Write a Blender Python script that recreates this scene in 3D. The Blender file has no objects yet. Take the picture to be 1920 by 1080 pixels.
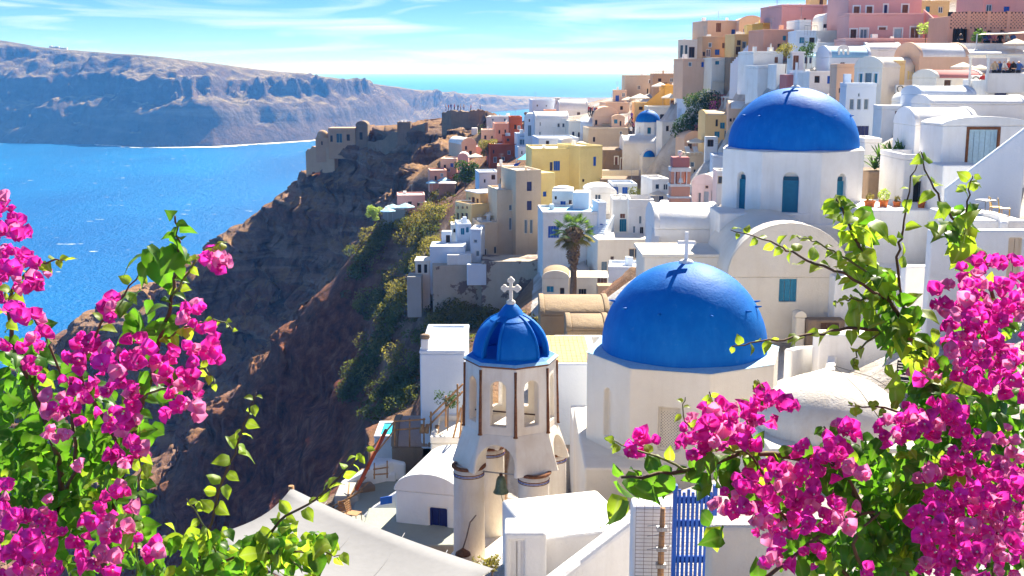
import bpy, bmesh, math, random
import numpy as np
from mathutils import Vector, Matrix, noise

# ------------------------------------------------------------------ camera, sky, sun, exposure
SC = bpy.context.scene
COL = SC.collection
FPX, PITCH = 2200.0, math.radians(10.48)          # focal length in photo pixels, tilt down
cam_d = bpy.data.cameras.new('camera'); cam_d.sensor_width = 36.0; cam_d.lens = 36.0 * FPX / 1920.0
cam_d.clip_start = 0.05; cam_d.clip_end = 90000.0
cam = bpy.data.objects.new('camera', cam_d); COL.objects.link(cam)
cam.location = (0, 0, 0); cam.rotation_euler = (math.pi / 2 - PITCH, 0, 0)
SC.camera = cam

SUN_EL, SUN_AZ = math.radians(42), math.radians(26)   # azimuth to the right of the view axis
world = bpy.data.worlds.new('World'); SC.world = world; world.use_nodes = True
wn, wl = world.node_tree.nodes, world.node_tree.links
wn.clear()
w_out = wn.new('ShaderNodeOutputWorld'); w_bg = wn.new('ShaderNodeBackground'); w_bg.inputs['Strength'].default_value = 0.053
sky = wn.new('ShaderNodeTexSky'); sky.sky_type = 'NISHITA'; sky.sun_disc = False
sky.sun_elevation = SUN_EL; sky.sun_rotation = SUN_AZ; sky.altitude = 2000; sky.air_density = 0.52; sky.dust_density = 0.0; sky.ozone_density = 4.0
w_hsv = wn.new('ShaderNodeHueSaturation'); w_hsv.inputs['Saturation'].default_value = 1.28; w_hsv.inputs['Hue'].default_value = 0.512
# cirrus: stretched noise on the sky direction
w_tc = wn.new('ShaderNodeTexCoord'); w_map = wn.new('ShaderNodeMapping'); w_map.vector_type = 'POINT'
w_map.inputs['Rotation'].default_value = (0.0, math.radians(3.5), 0.0); w_map.inputs['Scale'].default_value = (3.2, 3.2, 40.0)
w_n = wn.new('ShaderNodeTexNoise'); w_n.inputs['Scale'].default_value = 1.6; w_n.inputs['Detail'].default_value = 7; w_n.inputs['Roughness'].default_value = 0.52
w_n.inputs['Distortion'].default_value = 1.1
w_r = wn.new('ShaderNodeValToRGB'); w_r.color_ramp.elements[0].position = 0.47; w_r.color_ramp.elements[1].position = 0.72
w_r.color_ramp.elements[0].color = (0, 0, 0, 1); w_r.color_ramp.elements[1].color = (0.62, 0.62, 0.62, 1)
w_mix = wn.new('ShaderNodeMixRGB'); w_mix.blend_type = 'MIX'; w_mix.inputs['Color2'].default_value = (8.0, 8.8, 9.6, 1)
wl.new(w_tc.outputs['Generated'], w_map.inputs['Vector']); wl.new(w_map.outputs['Vector'], w_n.inputs['Vector'])
wl.new(w_n.outputs['Fac'], w_r.inputs['Fac']); wl.new(w_r.outputs['Color'], w_mix.inputs['Fac'])
wl.new(sky.outputs['Color'], w_hsv.inputs['Color']); wl.new(w_hsv.outputs['Color'], w_mix.inputs['Color1'])
wl.new(w_mix.outputs['Color'], w_bg.inputs['Color']); wl.new(w_bg.outputs['Background'], w_out.inputs['Surface'])

sun_d = bpy.data.lights.new('sun', 'SUN'); sun_d.energy = 4.8; sun_d.angle = math.radians(0.53); sun_d.color = (1.0, 0.93, 0.81)
sun = bpy.data.objects.new('sun', sun_d); COL.objects.link(sun)
SUN_DIR = Vector((math.sin(SUN_AZ) * math.cos(SUN_EL), math.cos(SUN_AZ) * math.cos(SUN_EL), math.sin(SUN_EL)))
sun.rotation_euler = SUN_DIR.to_track_quat('Z', 'Y').to_euler(); sun.location = (40, 60, 120)

vs = SC.view_settings; vs.view_transform = 'Standard'; vs.look = 'None'; vs.gamma = 1.0; vs.exposure = 1.65; vs.use_curve_mapping = False
SC.cycles.max_bounces = 7; SC.cycles.diffuse_bounces = 4; SC.cycles.glossy_bounces = 2; SC.cycles.transmission_bounces = 4
SC.cycles.transparent_max_bounces = 8; SC.cycles.volume_bounces = 0; SC.cycles.caustics_reflective = False; SC.cycles.caustics_refractive = False
SC.cycles.use_denoising = True; SC.cycles.sample_clamp_indirect = 6.0

SEA_Z = -130.0
HAZE = 0.00020
# ------------------------------------------------------------------ helpers
CP, SP_ = math.cos(PITCH), math.sin(PITCH)
def ray(px, py):
    u, v = (px - 960.0) / FPX, (540.0 - py) / FPX
    return Vector((u, CP + v * SP_, -SP_ + v * CP))
def P(px, py, d):
    r = ray(px, py); return r * (d / r.y)
def ZAT(py, d): return P(960, py, d).z
def XAT(px, py, d): return P(px, py, d).x
rnd = random.Random(11)

def tag(o, label=None, cat=None, group=None, kind=None):
    if label: o['label'] = label
    if cat: o['category'] = cat
    if group: o['group'] = group
    if kind: o['kind'] = kind
    return o
def mesh_obj(name, verts, faces, mat, parent=None, smooth=False, bevel=0.0, seg=2):
    me = bpy.data.meshes.new(name); me.from_pydata([tuple(v) for v in verts], [], faces); me.update()
    return link(name, me, mat, parent, smooth, bevel, seg)
def link(name, me, mat, parent=None, smooth=False, bevel=0.0, seg=2):
    o = bpy.data.objects.new(name, me); COL.objects.link(o)
    if parent is not None: o.parent = parent
    if mat is not None and len(me.materials) == 0: me.materials.append(mat)
    if smooth:
        me.polygons.foreach_set('use_smooth', [True] * len(me.polygons))
    if bevel > 0:
        m = o.modifiers.new('bevel', 'BEVEL'); m.width = bevel; m.segments = seg; m.limit_method = 'ANGLE'; m.angle_limit = math.radians(40)
        m.harden_normals = False
    return o
def bm_obj(name, bm, mat, parent=None, smooth=False, bevel=0.0, seg=2):
    me = bpy.data.meshes.new(name); bm.to_mesh(me); bm.free()
    return link(name, me, mat, parent, smooth, bevel, seg)
def empty(name, loc=(0, 0, 0), rz=0.0):
    o = bpy.data.objects.new(name, None); COL.objects.link(o); o.location = loc; o.rotation_euler = (0, 0, rz); o.empty_display_size = 0.3
    return o
def box(bm, x0, x1, y0, y1, z0, z1, M=None):
    vs_ = [bm.verts.new(Vector(c) if M is None else M @ Vector(c)) for c in
           ((x0, y0, z0), (x1, y0, z0), (x1, y1, z0), (x0, y1, z0), (x0, y0, z1), (x1, y0, z1), (x1, y1, z1), (x0, y1, z1))]
    for f in ((3, 2, 1, 0), (4, 5, 6, 7), (0, 1, 5, 4), (1, 2, 6, 5), (2, 3, 7, 6), (3, 0, 4, 7)):
        bm.faces.new([vs_[i] for i in f])
def box_obj(name, x0, x1, y0, y1, z0, z1, mat, parent=None, bevel=0.0, seg=2, M=None):
    bm = bmesh.new(); box(bm, x0, x1, y0, y1, z0, z1, M); return bm_obj(name, bm, mat, parent, False, bevel, seg)
def tube(bm, pts, radii, n=8, cap=True):
    pts = [Vector(p) for p in pts]; rings = []
    if not hasattr(radii, '__len__'): radii = [radii] * len(pts)
    for i, p in enumerate(pts):
        t = (pts[min(i + 1, len(pts) - 1)] - pts[max(i - 1, 0)]).normalized()
        a = t.orthogonal().normalized() if i == 0 else (prev - t * prev.dot(t)).normalized()
        prev = a; b = t.cross(a)
        rings.append([bm.verts.new(p + (a * math.cos(2 * math.pi * k / n) + b * math.sin(2 * math.pi * k / n)) * radii[i]) for k in range(n)])
    for r0, r1 in zip(rings, rings[1:]):
        for k in range(n):
            f = bm.faces.new((r0[k], r0[(k + 1) % n], r1[(k + 1) % n], r1[k])); f.smooth = True
    if cap:
        bm.faces.new(rings[0][::-1]); bm.faces.new(rings[-1])
def tube_obj(name, pts, radii, mat, parent=None, n=8):
    bm = bmesh.new(); tube(bm, pts, radii, n); return bm_obj(name, bm, mat, parent)
def lathe(bm, prof, n=32, a0=0.0, a1=2 * math.pi, c=(0, 0, 0)):
    full = abs(a1 - a0 - 2 * math.pi) < 1e-6; cnt = n if full else n + 1
    rings = []
    for r, z in prof:
        if r < 1e-6: rings.append([bm.verts.new((c[0], c[1], c[2] + z))])
        else: rings.append([bm.verts.new((c[0] + r * math.cos(a0 + (a1 - a0) * k / n), c[1] + r * math.sin(a0 + (a1 - a0) * k / n), c[2] + z)) for k in range(cnt)])
    for r0, r1 in zip(rings, rings[1:]):
        for k in range(n):
            k2 = (k + 1) % cnt
            if len(r0) == 1 and len(r1) == 1: continue
            if len(r0) == 1: f = bm.faces.new((r0[0], r1[k2], r1[k]))
            elif len(r1) == 1: f = bm.faces.new((r0[k], r0[k2], r1[0]))
            else: f = bm.faces.new((r0[k], r0[k2], r1[k2], r1[k]))
            f.smooth = True
def lathe_obj(name, prof, mat, parent=None, n=32, **kw):
    bm = bmesh.new(); lathe(bm, prof, n, **kw); return bm_obj(name, bm, mat, parent)
def boolean(o, cutters, op='DIFFERENCE'):
    for c in cutters:
        m = o.modifiers.new('b', 'BOOLEAN'); m.operation = op; m.object = c; m.solver = 'EXACT'
    dg = bpy.context.evaluated_depsgraph_get()
    me = bpy.data.meshes.new_from_object(o.evaluated_get(dg))
    o.modifiers.clear(); o.data = me
    for c in cutters: bpy.data.objects.remove(c, do_unlink=True)
def arch_prism(w, h, y0, y1, M=None, n=10, flat=False):
    """closed prism with an arched top; profile in xz, base at z=0, extruded along y"""
    r = w / 2
    prof = [(-r, 0), (r, 0)] + ([(r, h), (-r, h)] if flat else [(r * math.cos(math.pi * k / n), h - r + r * math.sin(math.pi * k / n)) for k in range(n + 1)])
    bm = bmesh.new()
    A = [bm.verts.new((x, y0, z)) for x, z in prof]; B = [bm.verts.new((x, y1, z)) for x, z in prof]
    bm.faces.new(A); bm.faces.new(B[::-1]); k = len(prof)
    for i in range(k): bm.faces.new((A[i], B[i], B[(i + 1) % k], A[(i + 1) % k]))
    if M is not None: bmesh.ops.transform(bm, matrix=M, verts=bm.verts)
    bmesh.ops.recalc_face_normals(bm, faces=bm.faces)
    return bm

# ------------------------------------------------------------------ materials
def new_mat(name):
    m = bpy.data.materials.new(name); m.use_nodes = True; n = m.node_tree.nodes; return m, n, m.node_tree.links, n['Principled BSDF']
def ramp(n, l, fac, stops):
    r = n.new('ShaderNodeValToRGB'); e = r.color_ramp.elements
    while len(e) < len(stops): e.new(0.5)
    for i, (p, c) in enumerate(stops): e[i].position = p; e[i].color = (*c, 1) if len(c) == 3 else c
    l.new(fac, r.inputs['Fac']); return r.outputs['Color']
def pos_noise(n, l, scale, detail=4, rough=0.55, stretch=None, dist=0.0):
    g = n.new('ShaderNodeNewGeometry'); t = n.new('ShaderNodeTexNoise'); v = g.outputs['Position']
    if stretch:
        mp = n.new('ShaderNodeMapping'); mp.inputs['Scale'].default_value = stretch; l.new(v, mp.inputs['Vector']); v = mp.outputs['Vector']
    l.new(v, t.inputs['Vector']); t.inputs['Scale'].default_value = scale; t.inputs['Detail'].default_value = detail
    t.inputs['Roughness'].default_value = rough; t.inputs['Distortion'].default_value = dist
    return t.outputs['Fac']
def mixc(n, l, fac, a, b, mode='MIX'):
    m = n.new('ShaderNodeMixRGB'); m.blend_type = mode
    for k, x in (('Fac', fac), ('Color1', a), ('Color2', b)):
        if hasattr(x, 'type') or hasattr(x, 'is_linked'): l.new(x, m.inputs[k])
        else: m.inputs[k].default_value = x if k == 'Fac' else ((*x, 1) if len(x) == 3 else x)
    return m.outputs['Color']
def bump(n, l, b, h, strength=0.3, dist=0.05):
    bp = n.new('ShaderNodeBump'); bp.inputs['Strength'].default_value = strength; bp.inputs['Distance'].default_value = dist
    l.new(h, bp.inputs['Height']); l.new(bp.outputs['Normal'], b.inputs['Normal'])
_pl = {}
def plaster(name, c, dirt=0.35, rough=0.9, dirt_col=None, wear=None, bs=0.35):
    """lime-washed plaster: uneven wash, vertical run marks, hand-trowelled relief"""
    if name in _pl: return _pl[name]
    m, n, l, b = new_mat(name)
    dc = dirt_col or tuple(x * y for x, y in zip(c, (0.80, 0.75, 0.68)))
    f1 = ramp(n, l, pos_noise(n, l, 0.55, 6, 0.62), [(0.42, (0, 0, 0)), (0.75, (dirt, dirt, dirt))])
    f2 = ramp(n, l, pos_noise(n, l, 1.3, 4, 0.6, (2.2, 2.2, 0.22)), [(0.5, (0, 0, 0)), (0.8, (dirt * .8,) * 3)])
    col = mixc(n, l, f1, c, dc); col = mixc(n, l, f2, col, dc)
    if wear:
        f3 = ramp(n, l, pos_noise(n, l, 0.33, 8, 0.66), [(wear[1], (0, 0, 0)), (wear[1] + 0.02, (1, 1, 1))]); col = mixc(n, l, f3, col, wear[0])
    l.new(col, b.inputs['Base Color']); b.inputs['Roughness'].default_value = rough; b.inputs['Specular IOR Level'].default_value = 0.25
    h = mixc(n, l, 0.35, pos_noise(n, l, 2.2, 5, 0.6), pos_noise(n, l, 14.0, 4, 0.6))
    bump(n, l, b, h, bs * 1.35, 0.08)
    _pl[name] = m; return m
def simple(name, c, rough=0.6, spec=0.3, metal=0.0, var=0.0, nscale=8.0):
    if name in _pl: return _pl[name]
    m, n, l, b = new_mat(name)
    if var > 0:
        col = mixc(n, l, ramp(n, l, pos_noise(n, l, nscale, 4), [(0.3, (0, 0, 0)), (0.7, (1, 1, 1))]), tuple(x * (1 - var) for x in c), tuple(min(1, x * (1 + var)) for x in c))
        l.new(col, b.inputs['Base Color'])
    else: b.inputs['Base Color'].default_value = (*c, 1)
    b.inputs['Roughness'].default_value = rough; b.inputs['Specular IOR Level'].default_value = spec; b.inputs['Metallic'].default_value = metal
    _pl[name] = m; return m
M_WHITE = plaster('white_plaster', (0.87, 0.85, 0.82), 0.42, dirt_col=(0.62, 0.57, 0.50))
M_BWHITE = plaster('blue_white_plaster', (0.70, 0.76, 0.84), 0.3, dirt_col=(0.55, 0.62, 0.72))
M_CREAM = plaster('cream_plaster', (0.84, 0.78, 0.68), 0.4)
M_BEIGE = plaster('beige_plaster', (0.70, 0.56, 0.40), 0.5)
M_YELLOW = plaster('yellow_plaster', (0.86, 0.70, 0.29), 0.4)
M_OCHRE = plaster('ochre_plaster', (0.82, 0.57, 0.26), 0.4)
M_ORANGE = plaster('orange_plaster', (0.80, 0.42, 0.08), 0.3)
M_PEACH = plaster('peach_plaster', (0.78, 0.52, 0.36), 0.4)
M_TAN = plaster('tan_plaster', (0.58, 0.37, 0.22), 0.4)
M_PINK = plaster('pink_plaster', (0.76, 0.40, 0.36), 0.3)
M_SALMON = plaster('salmon_plaster', (0.76, 0.38, 0.26), 0.35)
M_RED = plaster('red_brown_plaster', (0.46, 0.095, 0.03), 0.35)
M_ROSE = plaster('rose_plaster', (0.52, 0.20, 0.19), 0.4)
M_STONE = plaster('brown_stone', (0.30, 0.21, 0.14), 0.7, dirt_col=(0.16, 0.12, 0.09), bs=0.9)
M_PEEL = plaster('peeling_plaster', (0.52, 0.44, 0.34), 0.6, wear=((0.20, 0.14, 0.12), 0.53), bs=0.8)
M_WORN = plaster('worn_cream_plaster', (0.78, 0.70, 0.58), 0.5, wear=((0.40, 0.31, 0.22), 0.66), bs=0.5)
M_AGED = plaster('aged_white_plaster', (0.86, 0.80, 0.70), 0.55, dirt_col=(0.55, 0.40, 0.26))
M_MUD = plaster('brown_roof_render', (0.36, 0.26, 0.16), 0.6, dirt_col=(0.20, 0.15, 0.10), bs=0.7)
M_TILE = plaster('terracotta_terrace', (0.62, 0.40, 0.19), 0.4)
M_GREYC = plaster('grey_concrete', (0.42, 0.41, 0.38), 0.4)
M_GREENPAVE = plaster('grey_green_paving', (0.33, 0.35, 0.30), 0.4)  # grey green tone of the paved terraces by the chapel
def dome_blue(name, c, c2):
    m, n, l, b = new_mat(name)
    f = ramp(n, l, pos_noise(n, l, 1.4, 5, 0.6), [(0.35, (0, 0, 0)), (0.75, (1, 1, 1))])
    col = mixc(n, l, f, c, c2); col = mixc(n, l, ramp(n, l, pos_noise(n, l, 2.0, 6, .65, (1.6, 1.6, .35)), [(.46, (0, 0, 0)), (.72, (.4,) * 3)]), col, (0.02, 0.22, 0.64)); col = mixc(n, l, ramp(n, l, pos_noise(n, l, 5.0, 7, .7), [(.62, (0, 0, 0)), (.68, (.22,) * 3)]), col, (0.12, 0.32, 0.62))
    l.new(col, b.inputs['Base Color']); b.inputs['Roughness'].default_value = 0.6; b.inputs['Specular IOR Level'].default_value = 0.12
    h = mixc(n, l, 0.5, pos_noise(n, l, 3.0, 4, 0.6, (1, 1, 2.2)), pos_noise(n, l, 11, 4, 0.6)); bump(n, l, b, h, 0.35, 0.06)
    return m
M_DOME = dome_blue('dome_blue_paint', (0.0, 0.13, 0.50), (0.001, 0.165, 0.57))
M_LEDGE = simple('pale_blue_paint', (0.28, 0.52, 0.72), 0.7, var=0.1)
M_GLASS = simple('dark_window_glass', (0.03, 0.05, 0.08), 0.12, 0.6)
M_GREYSH = simple('grey_blue_shutter', (0.16, 0.22, 0.27), 0.6, var=0.15)
M_TEAL = simple('teal_shutter', (0.02, 0.20, 0.33), 0.5, var=0.15)
M_NAVY = simple('navy_paint', (0.012, 0.02, 0.12), 0.45, var=0.1)
M_BLUE = simple('bright_blue_paint', (0.01, 0.09, 0.45), 0.5, var=0.12)
M_BROWN = simple('brown_wood', (0.22, 0.09, 0.04), 0.6, var=0.25)
M_DARKWOOD = simple('dark_wood', (0.10, 0.05, 0.03), 0.7, var=0.3)
M_WOOD = simple('weathered_wood', (0.40, 0.22, 0.10), 0.8, var=0.3)
M_PALEDOOR = simple('pale_blue_door', (0.42, 0.58, 0.66), 0.6, var=0.1)
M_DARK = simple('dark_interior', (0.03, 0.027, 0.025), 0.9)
M_CANVAS = simple('cream_canvas', (0.80, 0.70, 0.56), 0.9, var=0.05)
M_LBCANVAS = simple('pale_blue_canvas', (0.42, 0.66, 0.78), 0.9, var=0.05)
M_CYAN = simple('turquoise_canvas', (0.02, 0.42, 0.66), 0.8, var=0.1)
M_GREYCAN = simple('grey_shade_cloth', (0.21, 0.21, 0.215), 0.9, var=0.05)
M_METAL = simple('grey_metal', (0.35, 0.36, 0.37), 0.4, 0.5, 0.7)
M_WIRE = simple('rusty_wire', (0.20, 0.13, 0.09), 0.7)
M_TERRA = simple('terracotta_pot', (0.62, 0.17, 0.04), 0.7, var=0.15)
M_BRONZE = simple('bronze_patina', (0.13, 0.17, 0.10), 0.5, 0.5, 0.5, var=0.3)
M_TRIM = simple('rusty_trim', (0.19, 0.075, 0.03), 0.9, var=0.4, nscale=14)
M_YCHAIR = simple('yellow_chair', (0.62, 0.36, 0.05), 0.5)
M_WICKER = simple('black_wicker', (0.02, 0.02, 0.02), 0.6)
M_POOL = simple('pool_water', (0.05, 0.45, 0.55), 0.08, 0.5)
M_AC = simple('white_metal', (0.72, 0.72, 0.70), 0.4)
# ------------------------------------------------------------------ building kit
def wall_mesh(W, L, z0, z1, ops, reveal):
    """closed box with pocketed openings. ops: face ('F','L','R') -> list of (u0,u1,v0,v1); u measured from the left/front edge of that face"""
    zs = sorted({z0, z1} | {v for f in ops for o in ops[f] for v in o[2:4]})
    bm = bmesh.new(); cache = {}
    def V(p):
        k = tuple(round(c, 4) for c in p)
        if k not in cache: cache[k] = bm.verts.new(p)
        return cache[k]
    def F(ps):
        vv = []
        for p in ps:
            v = V(p)
            if v not in vv: vv.append(v)
        if len(vv) > 2:
            try: bm.faces.new(vv)
            except ValueError: pass
    maps = {'F': (lambda u, v, w: (u - W / 2, w, v), W), 'L': (lambda u, v, w: (-W / 2 + w, u, v), L),
            'R': (lambda u, v, w: (W / 2 - w, u, v), L), 'B': (lambda u, v, w: (u - W / 2, L - w, v), W)}
    us_of = {}
    for f, (mp, LEN) in maps.items():
        O = ops.get(f, []); us = sorted({0.0, LEN} | {u for o in O for u in o[:2]}); us_of[f] = us
        for u0, u1 in zip(us, us[1:]):
            for v0, v1 in zip(zs, zs[1:]):
                uc, vc = (u0 + u1) / 2, (v0 + v1) / 2
                hit = any(o[0] < uc < o[1] and o[2] < vc < o[3] for o in O)
                w = reveal if hit else 0.0
                F([mp(u0, v0, w), mp(u1, v0, w), mp(u1, v1, w), mp(u0, v1, w)])
        for (u0, u1, v0, v1) in O:
            zz = [z for z in zs if v0 <= z <= v1]; uu = [u for u in us if u0 <= u <= u1]
            for a, b_ in zip(zz, zz[1:]):
                F([mp(u0, a, 0), mp(u0, a, reveal), mp(u0, b_, reveal), mp(u0, b_, 0)]); F([mp(u1, a, 0), mp(u1, a, reveal), mp(u1, b_, reveal), mp(u1, b_, 0)])
            for a, b_ in zip(uu, uu[1:]):
                F([mp(a, v0, 0), mp(a, v0, reveal), mp(b_, v0, reveal), mp(b_, v0, 0)]); F([mp(a, v1, 0), mp(a, v1, reveal), mp(b_, v1, reveal), mp(b_, v1, 0)])
    for z in (z0, z1):
        ring = [(u - W / 2, 0, z) for u in us_of['F']] + [(W / 2, u, z) for u in us_of['R'][1:]] + [(u - W / 2, L, z) for u in us_of['B'][::-1][1:]] + [(-W / 2, u, z) for u in us_of['L'][::-1][1:-1]]
        F(ring)
    bmesh.ops.recalc_face_normals(bm, faces=bm.faces)
    return bm
def half_cyl(W, L, rise, y0=0.0, z0=0.0, n=16, over=0.0):
    """solid barrel vault, axis along y"""
    r = W / 2 + over; bm = bmesh.new()
    prof = [(r * math.cos(math.pi * k / n), rise * math.sin(math.pi * k / n)) for k in range(n + 1)]
    A = [bm.verts.new((x, y0, z0 + z)) for x, z in prof]; B = [bm.verts.new((x, y0 + L, z0 + z)) for x, z in prof]
    bm.faces.new(A); bm.faces.new(B)
    for i in range(n):
        bm.faces.new((A[i], B[i], B[i + 1], A[i + 1])).smooth = True
    bm.faces.new((A[0], A[-1], B[-1], B[0]))
    bmesh.ops.recalc_face_normals(bm, faces=bm.faces)
    return bm
chim = random.Random(77)
GROUND = []          # points the terrain has to meet, filled by the buildings
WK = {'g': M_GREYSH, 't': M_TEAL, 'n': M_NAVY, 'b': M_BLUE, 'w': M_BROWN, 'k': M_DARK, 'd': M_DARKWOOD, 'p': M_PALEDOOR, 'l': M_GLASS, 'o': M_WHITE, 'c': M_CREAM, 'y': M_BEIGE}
def px_on_face(root_inv, px, py, face, W, L):
    o = root_inv @ Vector((0, 0, 0)); d = (root_inv.to_3x3() @ ray(px, py))
    if face == 'F': t = (0 - o.y) / d.y; q = o + d * t; return q.x + W / 2, q.z
    x = -W / 2 if face == 'L' else W / 2
    t = (x - o.x) / d.x; q = o + d * t; return q.y, q.z
def opening_parts(root, face, W, L, o, kind, reveal, big):
    """a window or door set back in its pocket"""
    u0, u1, v0, v1 = o; mat = WK[kind[0]]; door = 'D' in kind; w, h = u1 - u0, v1 - v0
    def tf(u, v, d):
        return {'F': (u - W / 2, d, v), 'L': (-W / 2 + d, u, v), 'R': (W / 2 - d, u, v)}[face]
    def slab(bm, a0, a1, b0, b1, d0, d1):
        q = [tf(a, b_, d) for d in (d0, d1) for a, b_ in ((a0, b0), (a1, b0), (a1, b1), (a0, b1))]
        v = [bm.verts.new(c) for c in q]
        for f in ((0, 1, 2, 3), (7, 6, 5, 4), (0, 4, 5, 1), (1, 5, 6, 2), (2, 6, 7, 3), (3, 7, 4, 0)): bm.faces.new([v[i] for i in f])
    nm = 'door' if door else 'window'
    bm = bmesh.new()
    if door or kind[0] in 'btnwd':                  # boarded leaf or shutter: frame and boards with real grooves
        nb = max(2, min(6, round(w / 0.28))); bw = w / nb
        for k in range(nb): slab(bm, u0 + bw * k + 0.012, u0 + bw * (k + 1) - 0.012, v0 + 0.01, v1 - 0.01, reveal - 0.05 - 0.012 * (k % 2), reveal - 0.004)
        p = bm_obj(nm, bm, mat, root)
        if big:
            bm = bmesh.new(); fw = min(0.09, w * .12)
            for a in ((u0, u0 + fw, v0, v1), (u1 - fw, u1, v0, v1), (u0 + fw, u1 - fw, v1 - fw, v1)): slab(bm, *a, reveal - 0.10, reveal - 0.064)
            bm_obj('frame', bm, mat, p)
    else:
        fw = min(0.08, w * 0.14)
        for a in ((u0, u0 + fw, v0, v1), (u1 - fw, u1, v0, v1), (u0 + fw, u1 - fw, v1 - fw, v1), (u0 + fw, u1 - fw, v0, v0 + fw)): slab(bm, *a, reveal - 0.07, reveal - 0.004)
        if w > 0.5: slab(bm, (u0 + u1) / 2 - fw * .4, (u0 + u1) / 2 + fw * .4, v0 + fw, v1 - fw, reveal - 0.06, reveal - 0.004)
        p = bm_obj(nm, bm, {'k': M_DARKWOOD, 'l': M_AC, 'g': M_AC}.get(kind[0], mat), root)
        bm = bmesh.new(); slab(bm, u0 + fw * .5, u1 - fw * .5, v0 + fw * .5, v1 - fw * .5, reveal - 0.03, reveal - 0.012)
        bm_obj('pane', bm, mat if kind[0] in 'gk' else M_GLASS, p)
    if 'S' in kind:                                # raised plaster surround
        bm = bmesh.new(); s = 0.14
        for a in ((u0 - s, u0, v0, v1 + s), (u1, u1 + s, v0, v1 + s), (u0, u1, v1, v1 + s)): slab(bm, *a, -0.045, 0.02)
        bm_obj('surround', bm, M_WHITE, root)
    return p
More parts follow.
